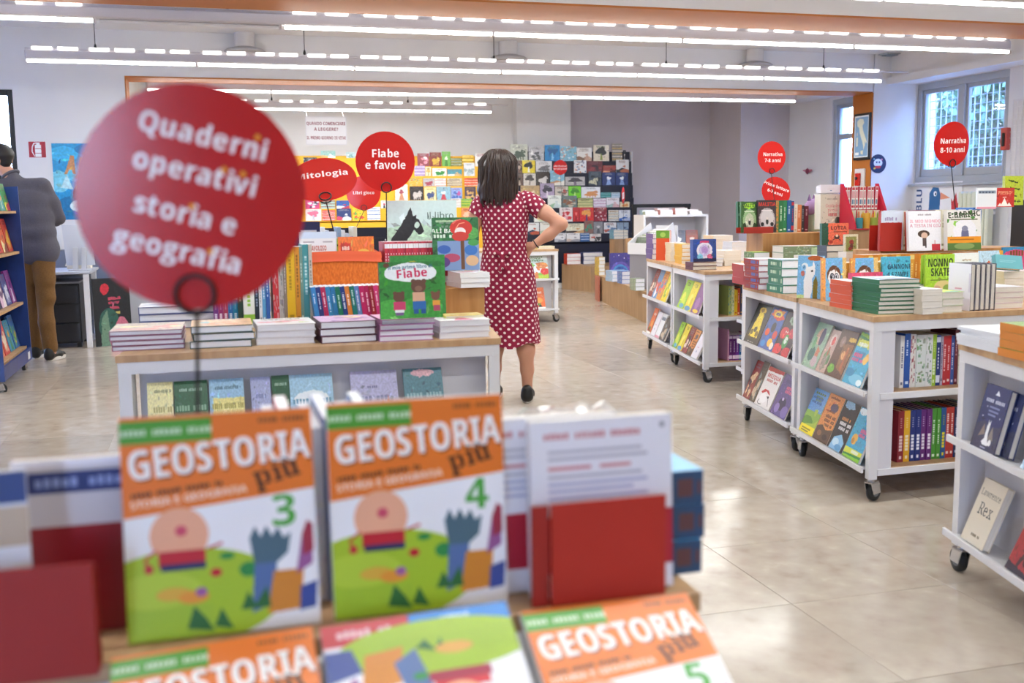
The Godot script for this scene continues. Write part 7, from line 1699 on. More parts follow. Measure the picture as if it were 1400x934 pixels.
# ------------------------------------------------------------------ left: trolley, desk
func left_side() -> void:
	var th := YR + PI / 2
	var far := Vector3(-4.055, 0, -8.83)
	var t := thing("book_trolley", "blue wooden book trolley with slanting shelves beside the man", "book trolley", far, Y(th))
	var blue := textured(noise_image(64, 64, 2.0, 6, 71, [[0.0, Color(0.07, 0.18, 0.42)], [1.0, Color(0.10, 0.24, 0.52)]]), 1.0, 0.4, false)
	var L := 1.25
	for x in [[-0.022, 0.0], [-L, -L + 0.022]]:
		part(t, "side_panel", MB.new().eight([Vector3(x[0], 0.085, 0.02), Vector3(x[1], 0.085, 0.02), Vector3(x[1], 0.085, -0.45), Vector3(x[0], 0.085, -0.45), Vector3(x[0], 1.52, 0.0), Vector3(x[1], 1.52, 0.0), Vector3(x[1], 1.50, -0.45), Vector3(x[0], 1.50, -0.45)]).mesh(), blue)
	part(t, "back_panel", MB.new().box(Vector3(-L + 0.0225, 0.09, -0.45), Vector3(-0.0225, 1.5, -0.435)).mesh(), blue)
	part(t, "base_board", MB.new().box(Vector3(-L + 0.0225, 0.088, 0.0), Vector3(-0.0225, 0.19, 0.02)).mesh(), blue)
	part(t, "price_label", MB.new().box(Vector3(-0.20, 0.105, 0.0202), Vector3(-0.10, 0.165, 0.0215)).mesh(), M.white)
	var ys := [0.20, 0.57, 0.99, 1.32]
	for k in 4:
		var z = -0.01 - 0.01 * ys[k]
		part(t, "shelf", MB.new().box(Vector3(-L + 0.0225, ys[k] - 0.02, -0.434), Vector3(-0.0225, ys[k], z)).mesh(), M.wood)
	for x in [-0.06, -L + 0.06]:
		for z in [-0.04, -0.40]: castor(t, Vector3(x, -0.0195, z), x)
	var sets := [
		[["3a66a8", "6ab04a", "e8c040"], ["2f8ab0", "3a7a3a", "d8a03a"], ["c83c3a", "e8d8c0", "3a2a50"], ["3c70b8", "8ac0d8", "d06a4a"], ["b8304a", "e8c8a0", "3a5aa0"]],
		[["8a3a8a", "e0d0e8", "3a2a60"], ["3a4a8c", "c8d0e8", "b83a5a"], ["5a3a6a", "d8b8d8", "e8e0e8"], ["24305a", "8a9ac8", "c8a060"], ["6a2a5a", "d8a8c8", "3a3a60"]],
		[["c8402c", "e8b83a", "8a2a20"], ["d8602c", "f0d8a0", "8a3a20"], ["c83a30", "e8c8c0", "5a1a20"], ["4a90b8", "d8e8f0", "c85a3a"], ["d8a03a", "8a4a20", "f0e0b0"]],
		[["4a9a4a", "e8d83a", "c83a3a"], ["3a9a9a", "e8a03a", "d8e8d0"], ["6ab04a", "c83a4a", "e8e8d0"], ["3a8ab0", "d8c84a", "e8f0f0"], ["58a060", "e07a3a", "f0e8c0"]]]
	var nth := ["lowest", "second", "third", "top"]
	for k in 4:
		for j in 5:
			var q: Array = sets[k][j]
			var key := "tro%d%d" % [k, j]
			draw(key, 64, 88, "b %s|g %s %s %s %d" % [q[0], ["mass", "kid", "beast", "land", "tree"][(j + k) % 5], q[1], q[2], 80 + k * 5 + j])
			var h := 0.27 - 0.02 * (j % 2) - (0.05 if k == 3 else 0.0)
			var p := far + Y(th) * Vector3(-0.13 - 0.225 * j, ys[k], -0.07)
			face("%s children's book, %s from the man on the %s shelf of the blue trolley" % [tone(Color(q[0])), ORD[j], nth[k]], p, th, 0.22, 0.20, h, 0.02, key, true, "books on the blue trolley")
	# desk with a monitor seen from behind
	var dc := Vector3(-4.05, 0, -10.16)   # the corner nearest the aisle
	var d := thing("desk", "grey topped office desk behind the man", "desk", dc, Y(YR))
	part(d, "desk_top", MB.new().cbox(Vector3(-1.5, 0.715, -0.8), Vector3(0.02, 0.74, 0.02), 0.003).mesh(), plain("b4b8c4", 0.3))
	for q in [[-0.05, -0.05], [-0.05, -0.75], [-1.45, -0.05], [-1.45, -0.75]]: part(d, "leg", MB.new().cbox(Vector3(q[0], 0, q[1]), Vector3(q[0] + 0.05, 0.7145, q[1] + 0.05), 0.003).mesh(), M.white)
	part(d, "modesty_panel", MB.new().box(Vector3(-1.395, 0.2, -0.74), Vector3(-0.055, 0.714, -0.725)).mesh(), plain("9ca0a8"))
	var ped := thing("drawer_unit", "black drawer pedestal under the grey desk", "drawer unit", dc + Y(YR) * Vector3(-0.30, 0, -0.36), Y(YR))
	part(ped, "body", MB.new().cbox(Vector3(-0.2, 0.04, -0.28), Vector3(0.2, 0.62, 0.26), 0.006).mesh(), M.black)
	for k in 3: part(ped, "drawer", MB.new().cbox(Vector3(-0.19, 0.06 + k * 0.185, 0.2605), Vector3(0.19, 0.235 + k * 0.185, 0.275), 0.003).mesh(), plain("1a1a1e", 0.4))
	part(ped, "top_plate", MB.new().cbox(Vector3(-0.205, 0.6205, -0.285), Vector3(0.205, 0.64, 0.27), 0.003).mesh(), plain("6a6a72"))
	for x in [-0.17, 0.17]:
		for z in [-0.24, 0.22]: part(ped, "foot", MB.new().box(Vector3(x - 0.02, 0, z - 0.02), Vector3(x + 0.02, 0.04, z + 0.02)).mesh(), M.black)
	solo("advert_board", sheet(0.36, 0.66, 0.012, "desk_board"), book_mats[0], "dark printed board leaning on the side of the grey desk", "poster board", dc + Y(YR) * Vector3(0.19, 0.002, -0.12), Y(YR + 0.45) * Basis(Vector3.RIGHT, -0.03))
	var mn := thing("monitor", "white flat monitor seen from behind on the grey desk", "monitor", dc + Y(YR) * Vector3(-0.08, 0.7405, -0.20), Y(YR - 0.1))
	part(mn, "case", MB.new().eight([Vector3(-0.13, 0.05, 0.02), Vector3(0.13, 0.05, 0.02), Vector3(0.13, 0.05, 0.0), Vector3(-0.13, 0.05, 0.0), Vector3(-0.17, 0.44, -0.05), Vector3(0.09, 0.44, -0.05), Vector3(0.09, 0.44, -0.07), Vector3(-0.17, 0.44, -0.07)]).mesh(), plain("c4c8d4", 0.4))
	for s in [-0.06, 0.02]: part(mn, "stand_arm", MB.new().eight([Vector3(s, 0.0, 0.09), Vector3(s + 0.045, 0.0, 0.09), Vector3(s + 0.045, 0.0, 0.06), Vector3(s, 0.0, 0.06), Vector3(s - 0.01, 0.22, 0.0), Vector3(s + 0.035, 0.22, 0.0), Vector3(s + 0.035, 0.22, -0.02), Vector3(s - 0.01, 0.22, -0.02)]).mesh(), plain("b8bac4", 0.4))
	part(mn, "stand_base", MB.new().cbox(Vector3(-0.1, 0, -0.06), Vector3(0.1, 0.012, 0.1), 0.003).mesh(), plain("b8bac4", 0.4))
	pile(dc + Y(YR) * Vector3(-0.14, 0.7405, -0.55), YR, 4, 0.22, 0.16, 0.014, Color("e4dcc8"), Color("d8c8a8"), "of cream papers on the grey desk", false, 0.01)
	var cab := thing("side_cabinet", "light grey slanted cabinet with a round handle behind the desk", "cabinet", dc + Y(YR) * Vector3(0.42, 0, -0.85), Y(YR))
	part(cab, "body", MB.new().eight([Vector3(-0.14, 0, 0.2), Vector3(0.26, 0, 0.2), Vector3(0.26, 0, -0.2), Vector3(-0.14, 0, -0.2), Vector3(-0.16, 0.62, 0.16), Vector3(0.18, 0.62, 0.16), Vector3(0.18, 0.62, -0.2), Vector3(-0.16, 0.62, -0.2)]).mesh(), plain("b0b0b8", 0.45))
	part(cab, "handle", MB.new().lathe([Vector2(0.03, 0), Vector2(0.034, 0.012), Vector2(0.012, 0.03)], 14, Basis(Vector3.RIGHT, PI / 2), Vector3(0.04, 0.33, 0.18)).mesh(), M.chrome)
	# poster wall: a low pale counter below the film poster
	plain_box("counter", "low pale counter below the film poster", "counter", rw(-1.25, 12.31, 0), YR, 0.8, 0.9, 0.3, plain("6a7080", 0.5))

# ------------------------------------------------------------------ the table in front of the camera
func near_cart() -> void:
	var c := cart("white cart with schoolbooks and the big red sign on its oak top", rw(0.575, 1.19), YR + PI / 2, YR + PI / 2, 1.15, 0.85)
	var on := func(a, b, y = T): return rw(a, b, y)
	face("orange and green schoolbook number three standing on the oak top", on.call(-0.002, 1.232), YR, 0.16, 0.216, 0.256, 0.014, "geo3", false, "orange schoolbooks")
	face("orange and green schoolbook number four standing on the oak top", on.call(0.2305, 1.236), YR, 0.08, 0.215, 0.260, 0.014, "geo4", false, "orange schoolbooks")
	# sloping board with three reclining books
	var sl := thing("sloping_board", "white sloping display board at the front of the schoolbook cart", "display board", rw(0.06, 1.18), Y(YR))
	part(sl, "board", MB.new().eight([Vector3(-0.5, 0.650, 0.28), Vector3(0.5, 0.650, 0.28), Vector3(0.5, 0.793, -0.002), Vector3(-0.5, 0.793, -0.002), Vector3(-0.5, 0.665, 0.28), Vector3(0.5, 0.665, 0.28), Vector3(0.5, 0.808, -0.002), Vector3(-0.5, 0.808, -0.002)]).mesh(), M.white)
	part(sl, "lip", MB.new().cbox(Vector3(-0.5, 0.645, 0.2805), Vector3(0.5, 0.695, 0.292), 0.002).mesh(), M.white)
	for x in [-0.48, 0.45]: part(sl, "leg", MB.new().box(Vector3(x, 0, 0.24), Vector3(x + 0.03, 0.66, 0.27)).mesh(), M.white)
	var q := 1.1
	var on_slope := func(a, h, tilt, up): return rw(a, 1.178 - h * sin(tilt), 0.826 + up - h * cos(tilt))
	face("orange schoolbook reclining below book three on the sloping board", on_slope.call(-0.01, 0.268, q, 0.0), YR, q, 0.216, 0.268, 0.012, "geo3", false, "orange schoolbooks", 0.05)
	face("schoolbook turned upside down, reclining on the sloping board", on_slope.call(0.214, 0.268, 1.06, 0.008), YR, 1.06, 0.220, 0.268, 0.012, "geo_back", false, "orange schoolbooks", 0.03)
	face("orange schoolbook number five reclining on the sloping board", on_slope.call(0.447, 0.268, q, -0.002), YR, q, 0.218, 0.268, 0.012, "geo5", false, "orange schoolbooks")
	# white guide in a red holder
	face("white teacher's guide with a red band, standing in a red card holder", on.call(0.4605, 1.222, T + 0.0025), YR, 0.05, 0.188, 0.224, 0.02, "red_white", false)
	face("second white guide just behind the first", on.call(0.40, 1.262, T), YR, 0.05, 0.19, 0.224, 0.02, "red_white", false)
	holder("bright red card holder around the white teacher's guides", on.call(0.460, 1.198), YR, 0.152, 0.130, 0.05, mat(Color(0.70, 0.16, 0.10), 0.45))
	solo("red_card", bx(0.022, 0.128, 0.003), mat(Color(0.62, 0.13, 0.09), 0.45), "narrow darker red card beside the bright red holder", "card", on.call(0.3715, 1.201), Y(YR))
	# things behind: stacks, clear film, blue packets
	var tops := pile(on.call(0.465, 1.435), YR, 6, 0.16, 0.2, 0.028, Color("e4e4ea"), Color("c8ccd8"), "of white workbooks behind the teacher's guides", false, 0.006, Color("8a9ab8"), 4, true)
	var film := MB.new()
	var rows := []
	for j in 9:
		var rr := []
		for k in 13:
			var x := -0.13 + 0.26 * k / 12.0
			var z := -0.1 + 0.2 * j / 8.0
			rr.append(Vector3(x, 0.004 + 0.010 * absf(sin(k * 1.7 + j * 0.9)) + 0.004 * absf(sin(j * 2.1 + k * 0.4)), z))
		rows.append(rr)
	for j in 8:
		for k in 12:
			film.tri(rows[j + 1][k], rows[j + 1][k + 1], rows[j][k + 1])
			film.tri(rows[j + 1][k], rows[j][k + 1], rows[j][k])
	solo("plastic_bag", film.mesh(), M.film, "crumpled clear plastic bag on the white workbooks", "plastic bag", Vector3(0, tops, 0) + rw(0.45, 1.43), Y(YR))
	pile(on.call(0.585, 1.33), YR + PI / 2, 3, 0.15, 0.07, 0.046, Color("5aa8d8"), Color("2c4a6c"), "of blue boxed cards", true, 0.006, Color("6a3a2c"), 2, true)
	var bits := []
	for k in 9: bits.append([["3a5a98", "e0e0e8", "c84050", "28406a", "d0d4e0"][k % 5], 0.016, 0.21 + 0.012 * (k % 3), "f0f0f4", [1, 4, 2][k % 3]])
	row(on.call(0.04, 1.30), YR, bits, 0.18, "of exercise books between the orange schoolbooks", 0, "book", false, true)
	row(on.call(0.28, 1.31), YR, [["e0e0e8", 0.02, 0.215, "3a5a98", 1], ["c83a48", 0.02, 0.2, "f0d8d8", 2], ["3a6ab0", 0.02, 0.21, "e0e8f4", 4]], 0.1, "of exercise books beside book four", 0, "book", false, true)
	# left: red holder with a banded book and a strip of pictures
	face("grey book with a dark blue band behind a red holder", on.call(-0.135, 1.292), YR, 0.03, 0.19, 0.207, 0.02, "blue_band", false)
	face("picture strip folder leaning beside the blue-banded book", on.call(-0.262, 1.205), YR + 0.1, 0.05, 0.12, 0.214, 0.012, "photo_strip", false)
	holder("dark red card holder at the end of the schoolbook row", on.call(-0.232, 1.160), YR, 0.195, 0.125, 0.03, mat(Color(0.60, 0.12, 0.08), 0.45))
	# big red sign
	sign_stand("big round red sign for history and geography workbooks on a black wire", 262, 270, 1.215, 0.1275, "sign_quaderni", YR * 0.55, T, 0.0, 0.012, 0.0, at_d(262, 600, 1.335) * Vector3(1, 0, 1) + Vector3(0, T, 0))

# ------------------------------------------------------------------ people
# bones [a, b, radius a, radius b] joined by a smooth minimum on a grid and meshed as surface nets
func flesh(bones: Array, cell: float, k: float, st: MB = null) -> MB:
	var lo := Vector3(1e9, 1e9, 1e9)
	var hi := -lo
	for b in bones:
		var r := maxf(b[2], b[3]) + cell * 3
		lo = lo.min(b[0] - Vector3.ONE * r).min(b[1] - Vector3.ONE * r)
		hi = hi.max(b[0] + Vector3.ONE * r).max(b[1] + Vector3.ONE * r)
	var nx := int((hi.x - lo.x) / cell) + 2
	var ny := int((hi.y - lo.y) / cell) + 2
	var nz := int((hi.z - lo.z) / cell) + 2
	var g := PackedFloat32Array()
	g.resize(nx * ny * nz)
	g.fill(1.0)
	for b in bones:
		var a: Vector3 = b[0]
		var ab: Vector3 = b[1] - a
		var ra: float = b[2]
		var rb: float = b[3]
		var ll := maxf(ab.length_squared(), 1e-9)
		var m := maxf(ra, rb) + cell * 2 + k
		var l0 := (a.min(b[1]) - Vector3.ONE * m - lo) / cell
		var h0 := (a.max(b[1]) + Vector3.ONE * m - lo) / cell
		for z in range(maxi(0, int(l0.z)), mini(nz, int(h0.z) + 2)):
			for y in range(maxi(0, int(l0.y)), mini(ny, int(h0.y) + 2)):
				var at := (z * ny + y) * nx
				for x in range(maxi(0, int(l0.x)), mini(nx, int(h0.x) + 2)):
					var p := lo + Vector3(x, y, z) * cell - a
					var t := clampf(p.dot(ab) / ll, 0.0, 1.0)
					var d := (p - ab * t).length() - lerpf(ra, rb, t)
					var o := g[at + x]
					var e := maxf(k - absf(o - d), 0.0) / k
					g[at + x] = minf(o, d) - e * e * k * 0.25
	var out := st if st else MB.new()
	var base := out.v.size()
	var ids := {}
	var sx := 1
	var sy := nx
	var sz := nx * ny
	var cs := [0, 1, sy, sy + 1, sz, sz + 1, sz + sy, sz + sy + 1]
	var off := [Vector3(0, 0, 0), Vector3(1, 0, 0), Vector3(0, 1, 0), Vector3(1, 1, 0), Vector3(0, 0, 1), Vector3(1, 0, 1), Vector3(0, 1, 1), Vector3(1, 1, 1)]
	var edges := [[0, 1], [2, 3], [4, 5], [6, 7], [0, 2], [1, 3], [4, 6], [5, 7], [0, 4], [1, 5], [2, 6], [3, 7]]
	for z in nz - 1:
		for y in ny - 1:
			for x in nx - 1:
				var i0 := (z * ny + y) * nx + x
				var neg := 0
				for c in 8:
					if g[i0 + cs[c]] < 0.0: neg += 1
				if neg == 0 or neg == 8: continue
				var s := Vector3.ZERO
				var n := 0
				for e in edges:
					var va := g[i0 + cs[e[0]]]
					var vb := g[i0 + cs[e[1]]]
					if (va < 0.0) != (vb < 0.0):
						s += off[e[0]].lerp(off[e[1]], va / (va - vb))
						n += 1
				ids[i0] = out.v.size()
				var pos := lo + (Vector3(x, y, z) + s / n) * cell
				out.v.append(pos)
				out.n.append(Vector3.ZERO)
				out.u.append(Vector2(pos.x, pos.y))
	for i0 in ids:
		for ax in 3:
			var st1: int = [1, sy, sz][ax]
			var u: int = [sy, sz, 1][ax]
			var w: int = [sz, 1, sy][ax]
			var va := g[i0]
			var vb := g[i0 + st1]
			if (va < 0.0) == (vb < 0.0): continue
			if not (ids.has(i0 - u) and ids.has(i0 - w) and ids.has(i0 - u - w)): continue
			var q := [ids[i0], ids[i0 - u], ids[i0 - u - w], ids[i0 - w]]
			if va < 0.0: out.i.append_array([q[0], q[2], q[1], q[0], q[3], q[2]])
			else: out.i.append_array([q[0], q[1], q[2], q[0], q[2], q[3]])
	out.smooth(base)
	return out

func limb(pts: Array) -> Array:   # [point, radius] ... -> bones
	var b := []
	for k in pts.size() - 1: b.append([pts[k][0], pts[k + 1][0], pts[k][1], pts[k + 1][1]])
	return b

func hand(w: Vector3, dir: Vector3, across: Vector3, palm_n: Vector3, curl: float) -> Array:   # palm and five fingers from the wrist
	var b := []
	for k in 4:
		var s := (k - 1.5) * 0.019
		var root := w + dir * 0.085 + across * s
		b.append([w + dir * 0.02 + across * s * 0.6, root, 0.014, 0.0125])
		var l: float = [0.068, 0.078, 0.073, 0.056][k]
		var d1 := (dir + palm_n * curl * 0.5).normalized()
		var d2 := (dir + palm_n * curl * 1.4).normalized()
		b.append([root, root + d1 * l * 0.5, 0.0095, 0.0088])
		b.append([root + d1 * l * 0.5, root + d1 * l * 0.5 + d2 * l * 0.5, 0.0088, 0.0075])
	var tr := w + dir * 0.03 - across * 0.03
	var td := (dir * 0.6 - across * 0.8 + palm_n * 0.3).normalized()
	b.append([tr, tr + td * 0.04, 0.012, 0.010])
	b.append([tr + td * 0.04, tr + td * 0.04 + (dir * 0.9 - across * 0.2 + palm_n * 0.2).normalized() * 0.03, 0.010, 0.008])
	return b

func head_bones(c: Vector3, f: Vector3, side: Vector3, s: float) -> Array:   # c = middle of the head, f = where the face looks
	var up := Vector3.UP
	return [[c + up * 0.025 * s - f * 0.012, c + up * 0.012 * s + f * 0.022, 0.088 * s, 0.078 * s], [c - up * 0.05 * s + f * 0.035, c - up * 0.085 * s + f * 0.055, 0.058 * s, 0.036 * s],
		[c + f * 0.095 * s + up * 0.012, c + f * 0.113 * s - up * 0.024, 0.010, 0.013], [c + side * 0.078 * s - f * 0.008 + up * 0.015, c + side * 0.080 * s - f * 0.01 - up * 0.022, 0.016, 0.011], [c - side * 0.078 * s - f * 0.008 + up * 0.015, c - side * 0.080 * s - f * 0.01 - up * 0.022, 0.016, 0.011]]

func face_parts(o: Node3D, c: Vector3, f: Vector3, side: Vector3, s: float) -> void:
	for q in [-1.0, 1.0]: part(o, "eye", MB.new().lathe([Vector2(0.003, -0.009), Vector2(0.010, 0.0), Vector2(0.003, 0.009)], 10, Basis(Vector3.RIGHT, PI / 2), c + f * 0.086 * s + side * 0.032 * q + Vector3.UP * 0.012).mesh(), M.white)
	part(o, "mouth", MB.new().tube([c + f * 0.088 * s + side * 0.022 - Vector3.UP * 0.062, c + f * 0.096 * s - Vector3.UP * 0.06, c + f * 0.088 * s - side * 0.022 - Vector3.UP * 0.062], 0.006, 6).mesh(), plain("b0605a", 0.5))

func people() -> void:
	woman()
	man()

func woman() -> void:
	var o := Vector3(-0.02, 0, -7.1)
	var t := thing("person", "person with long dark hair in red polka dot dress, hand on hip", "person", o)
	var V := func(x, y, z): return Vector3(x, y, z)
	var hc := Vector3(-0.058, 1.565, -0.02)
	var bones := []
	bones += [[V.call(-0.06, 0.93, 0), V.call(0.05, 0.93, 0), 0.088, 0.088], [V.call(-0.005, 0.93, 0), V.call(-0.02, 1.08, 0), 0.09, 0.085], [V.call(-0.02, 1.08, 0), V.call(-0.02, 1.22, 0), 0.085, 0.085], [V.call(-0.09, 1.27, 0), V.call(0.05, 1.27, 0), 0.08, 0.08], [V.call(-0.15, 1.36, 0), V.call(0.11, 1.36, 0), 0.045, 0.045], [V.call(-0.03, 1.36, 0), V.call(-0.05, 1.47, 0.0), 0.055, 0.046], [V.call(-0.05, 1.47, 0), hc, 0.046, 0.05]]
	bones += limb([[V.call(0.12, 1.355, 0), 0.052], [V.call(0.25, 1.27, 0.04), 0.046], [V.call(0.355, 1.195, 0.07), 0.037], [V.call(0.27, 1.125, 0.055), 0.036], [V.call(0.165, 1.055, 0.045), 0.025]])
	bones += limb([[V.call(-0.17, 1.355, 0), 0.050], [V.call(-0.215, 1.23, 0.01), 0.044], [V.call(-0.235, 1.10, 0.0), 0.036], [V.call(-0.235, 1.0, -0.04), 0.034], [V.call(-0.225, 0.87, -0.10), 0.025]])
	bones += limb([[V.call(0.07, 0.90, 0), 0.075], [V.call(0.09, 0.68, 0.01), 0.068], [V.call(0.105, 0.48, 0.02), 0.055], [V.call(0.113, 0.36, 0.045), 0.058], [V.call(0.12, 0.22, 0.03), 0.042], [V.call(0.12, 0.09, 0.02), 0.034]])
	bones += limb([[V.call(-0.075, 0.90, 0), 0.075], [V.call(-0.085, 0.68, -0.03), 0.068], [V.call(-0.09, 0.48, -0.06), 0.052], [V.call(-0.095, 0.36, -0.06), 0.055], [V.call(-0.10, 0.22, -0.09), 0.042], [V.call(-0.10, 0.09, -0.12), 0.034]])
	for q in [[0.12, 0.02], [-0.10, -0.12]]: bones += [[V.call(q[0], 0.06, q[1] + 0.02), V.call(q[0] + 0.01, 0.035, q[1] - 0.13), 0.032, 0.022]]
	var body := flesh(bones, 0.0125, 0.03)
	flesh(head_bones(hc, Vector3(0, 0, -1), Vector3(1, 0, 0), 0.93), 0.006, 0.02, body)
	flesh(hand(V.call(0.165, 1.055, 0.045), V.call(-0.75, -0.25, -0.55).normalized(), V.call(-0.2, 0.95, -0.15).normalized(), V.call(-0.5, 0, 0.6).normalized(), 0.5) + [[V.call(0.165, 1.055, 0.045), V.call(0.14, 1.047, 0.03), 0.025, 0.022]], 0.0045, 0.01, body)
	flesh(hand(V.call(-0.225, 0.87, -0.10), V.call(0.02, -0.97, -0.2).normalized(), V.call(0.0, -0.1, 1.0).normalized(), V.call(0.9, 0, 0.1).normalized(), 0.35) + [[V.call(-0.225, 0.87, -0.10), V.call(-0.224, 0.845, -0.105), 0.025, 0.022]], 0.0045, 0.01, body)
	part(t, "body", body.mesh(), M.skin)
	face_parts(t, hc, Vector3(0, 0, -1), Vector3(1, 0, 0), 0.93)
	# dress
	var dots := Image.create(128, 128, false, Image.FORMAT_RGB8)
	dots.fill(Color("8c0a37"))
	for y in 128:
		for x in 128:
			for q in [Vector2(32, 32), Vector2(96, 96)]:
				if Vector2(x + 0.5, y + 0.5).distance_to(q) < 21.0: dots.set_pixel(x, y, Color("f0d8d8"))
	var dm := mat(Color.WHITE, 0.8)
	dm.albedo_texture = ImageTexture.create_from_image(dots)
	var prof := [[0.385, 0.02, 0.186, 0.170, 1.0], [0.42, 0.02, 0.186, 0.168, 1.0], [0.55, 0.012, 0.188, 0.162, 0.8], [0.70, 0.0, 0.190, 0.152, 0.55], [0.82, -0.004, 0.188, 0.145, 0.3], [0.90, -0.01, 0.178, 0.138, 0.12], [0.97, -0.018, 0.160, 0.125, 0.0], [1.03, -0.02, 0.150, 0.112, 0.0], [1.07, -0.02, 0.148, 0.112, 0.05], [1.14, -0.02, 0.152, 0.118, 0.12], [1.22, -0.02, 0.160, 0.122, 0.1], [1.30, -0.02, 0.166, 0.118, 0.0], [1.36, -0.02, 0.162, 0.100, 0.0], [1.395, -0.02, 0.140, 0.080, 0.0], [1.415, -0.025, 0.105, 0.066, 0.0], [1.43, -0.03, 0.075, 0.060, 0.0]]
	var rings := []
	var uvs := []
	for p in prof:
		var r := []
		var u := []
		for k in 49:
			var an := TAU * k / 48.0
			var fold: float = 1.0 + p[4] * (0.035 * sin(an * 7 + 0.5) + 0.02 * sin(an * 11 + p[0] * 3))
			if k < 48: r.append(Vector3(p[1] + cos(an) * p[2] * fold, p[0] + (0.012 * sin(an * 5) + 0.02 * cos(an + 0.4) if p[0] < 0.4 else 0.0), -sin(an) * p[3] * fold))
			u.append(Vector2(k / 48.0 * 20.0, -p[0] / 0.05))
		rings.append(r)
		uvs.append(u)
	part(t, "dress", MB.new().loft(rings, false, uvs).mesh(), dm)
	var sleeve := func(a, b, c, ra, rb, rc):
		var rr := []
		var uu := []
		var j := 0
		for q in [[a, ra], [a.lerp(b, 0.5), (ra + rb) / 2 + 0.006], [b, rb], [c, rc]]:
			var d: Vector3 = (c - a).normalized()
			var x := d.cross(Vector3.BACK).normalized()
			var y := d.cross(x).normalized()
			var r := []
			var u := []
			for k in 25:
				var an := TAU * k / 24.0
				if k < 24: r.append(q[0] + x * cos(an) * q[1] + y * sin(an) * q[1])
				u.append(Vector2(k / 24.0 * 8.0, j * 1.15))
			rr.append(r)
			uu.append(u)
			j += 1
		part(t, "sleeve", MB.new().loft(rr, false, uu).mesh(), dm)
	sleeve.call(V.call(0.085, 1.372, 0), V.call(0.17, 1.328, 0.015), V.call(0.222, 1.285, 0.03), 0.056, 0.066, 0.062)
	sleeve.call(V.call(-0.13, 1.372, 0), V.call(-0.185, 1.315, 0.003), V.call(-0.212, 1.255, 0.008), 0.056, 0.064, 0.060)
	var tie := flesh([[V.call(-0.04, 1.0, 0.125), V.call(-0.04, 0.985, 0.13), 0.018, 0.018], [V.call(-0.045, 1.0, 0.13), V.call(-0.085, 1.015, 0.13), 0.012, 0.02], [V.call(-0.035, 1.0, 0.13), V.call(0.005, 1.012, 0.132), 0.012, 0.02], [V.call(-0.04, 0.98, 0.135), V.call(-0.055, 0.90, 0.15), 0.010, 0.013], [V.call(-0.04, 0.98, 0.135), V.call(-0.02, 0.91, 0.152), 0.010, 0.013]], 0.005, 0.01)
	for k in tie.u.size(): tie.u[k] = tie.u[k] * 20.0
	part(t, "waist_tie", tie.mesh(), dm)
	part(t, "bracelet", MB.new().tube(ring_pts(V.call(0.185, 1.067, 0.047), V.call(-0.83, -0.55, -0.08), 0.030), 0.004, 6).mesh(), M.black)
	# hair
	var hm := textured(noise_image(256, 16, 10.0, 0.5, 90, [[0.0, Color(0.10, 0.055, 0.04)], [0.5, Color(0.17, 0.10, 0.07)], [1.0, Color(0.29, 0.175, 0.12)]]), 5.0, 0.38, false)
	var hb := [[hc + V.call(0, 0.035, 0.005), hc + V.call(0, -0.01, 0.022), 0.096, 0.106], [hc + V.call(-0.045, -0.01, 0.02), hc + V.call(-0.075, -0.14, 0.045), 0.07, 0.068], [hc + V.call(0.045, -0.01, 0.02), hc + V.call(0.065, -0.13, 0.045), 0.07, 0.068], [hc + V.call(0, 0.0, 0.035), hc + V.call(-0.01, -0.15, 0.06), 0.088, 0.062], [hc + V.call(-0.07, -0.14, 0.05), hc + V.call(-0.06, -0.215, 0.075), 0.062, 0.022], [hc + V.call(0.06, -0.13, 0.05), hc + V.call(0.055, -0.205, 0.08), 0.062, 0.022], [hc + V.call(-0.01, -0.15, 0.06), hc + V.call(0.0, -0.225, 0.085), 0.06, 0.018]]
	for k in 7:
		var x := -0.10 + 0.032 * k
		hb.append([hc + V.call(x * 0.6, 0.03, 0.085), hc + V.call(x, -0.20 - 0.02 * sin(k * 2.0), 0.10 + 0.012 * cos(x * 12)), 0.022, 0.012])
	var hair := flesh(hb, 0.008, 0.022)
	var hr := RandomNumberGenerator.new()
	hr.seed = 3
	for k in 90:
		var an := hr.randf_range(-1.35, 1.35)
		var pts := []
		var len := hr.randf_range(0.86, 1.1)
		var ph := hr.randf() * TAU
		for j in 9:
			var s := j / 8.0
			var rr := lerpf(0.03, 0.098, minf(1.0, s * 2.2)) + 0.014 * sin(minf(1.0, s) * PI * 0.9) + 0.004 * hr.randf()
			pts.append(hc + V.call(sin(an) * rr * (1.06 + 0.12 * s) + 0.008 * sin(s * 7 + ph), 0.122 - 0.315 * s * s * len - 0.03 * s, 0.015 + cos(an) * rr * 0.93 + 0.03 * s))
		hair.tube(pts, hr.randf_range(0.0028, 0.006), 5)
	part(t, "hair", hair.mesh(), hm)
	for q in [[0.12, 0.02], [-0.10, -0.12]]: shoe(t, V.call(q[0], 0, q[1]), Vector3(0.06, 0, -1).normalized(), 0.24, M.black)

func ring_pts(c: Vector3, n: Vector3, r: float) -> Array:
	var x := n.cross(Vector3.UP).normalized()
	var y := n.normalized().cross(x)
	var p := []
	for k in 17: p.append(c + (x * cos(TAU * k / 16.0) + y * sin(TAU * k / 16.0)) * r)
	return p

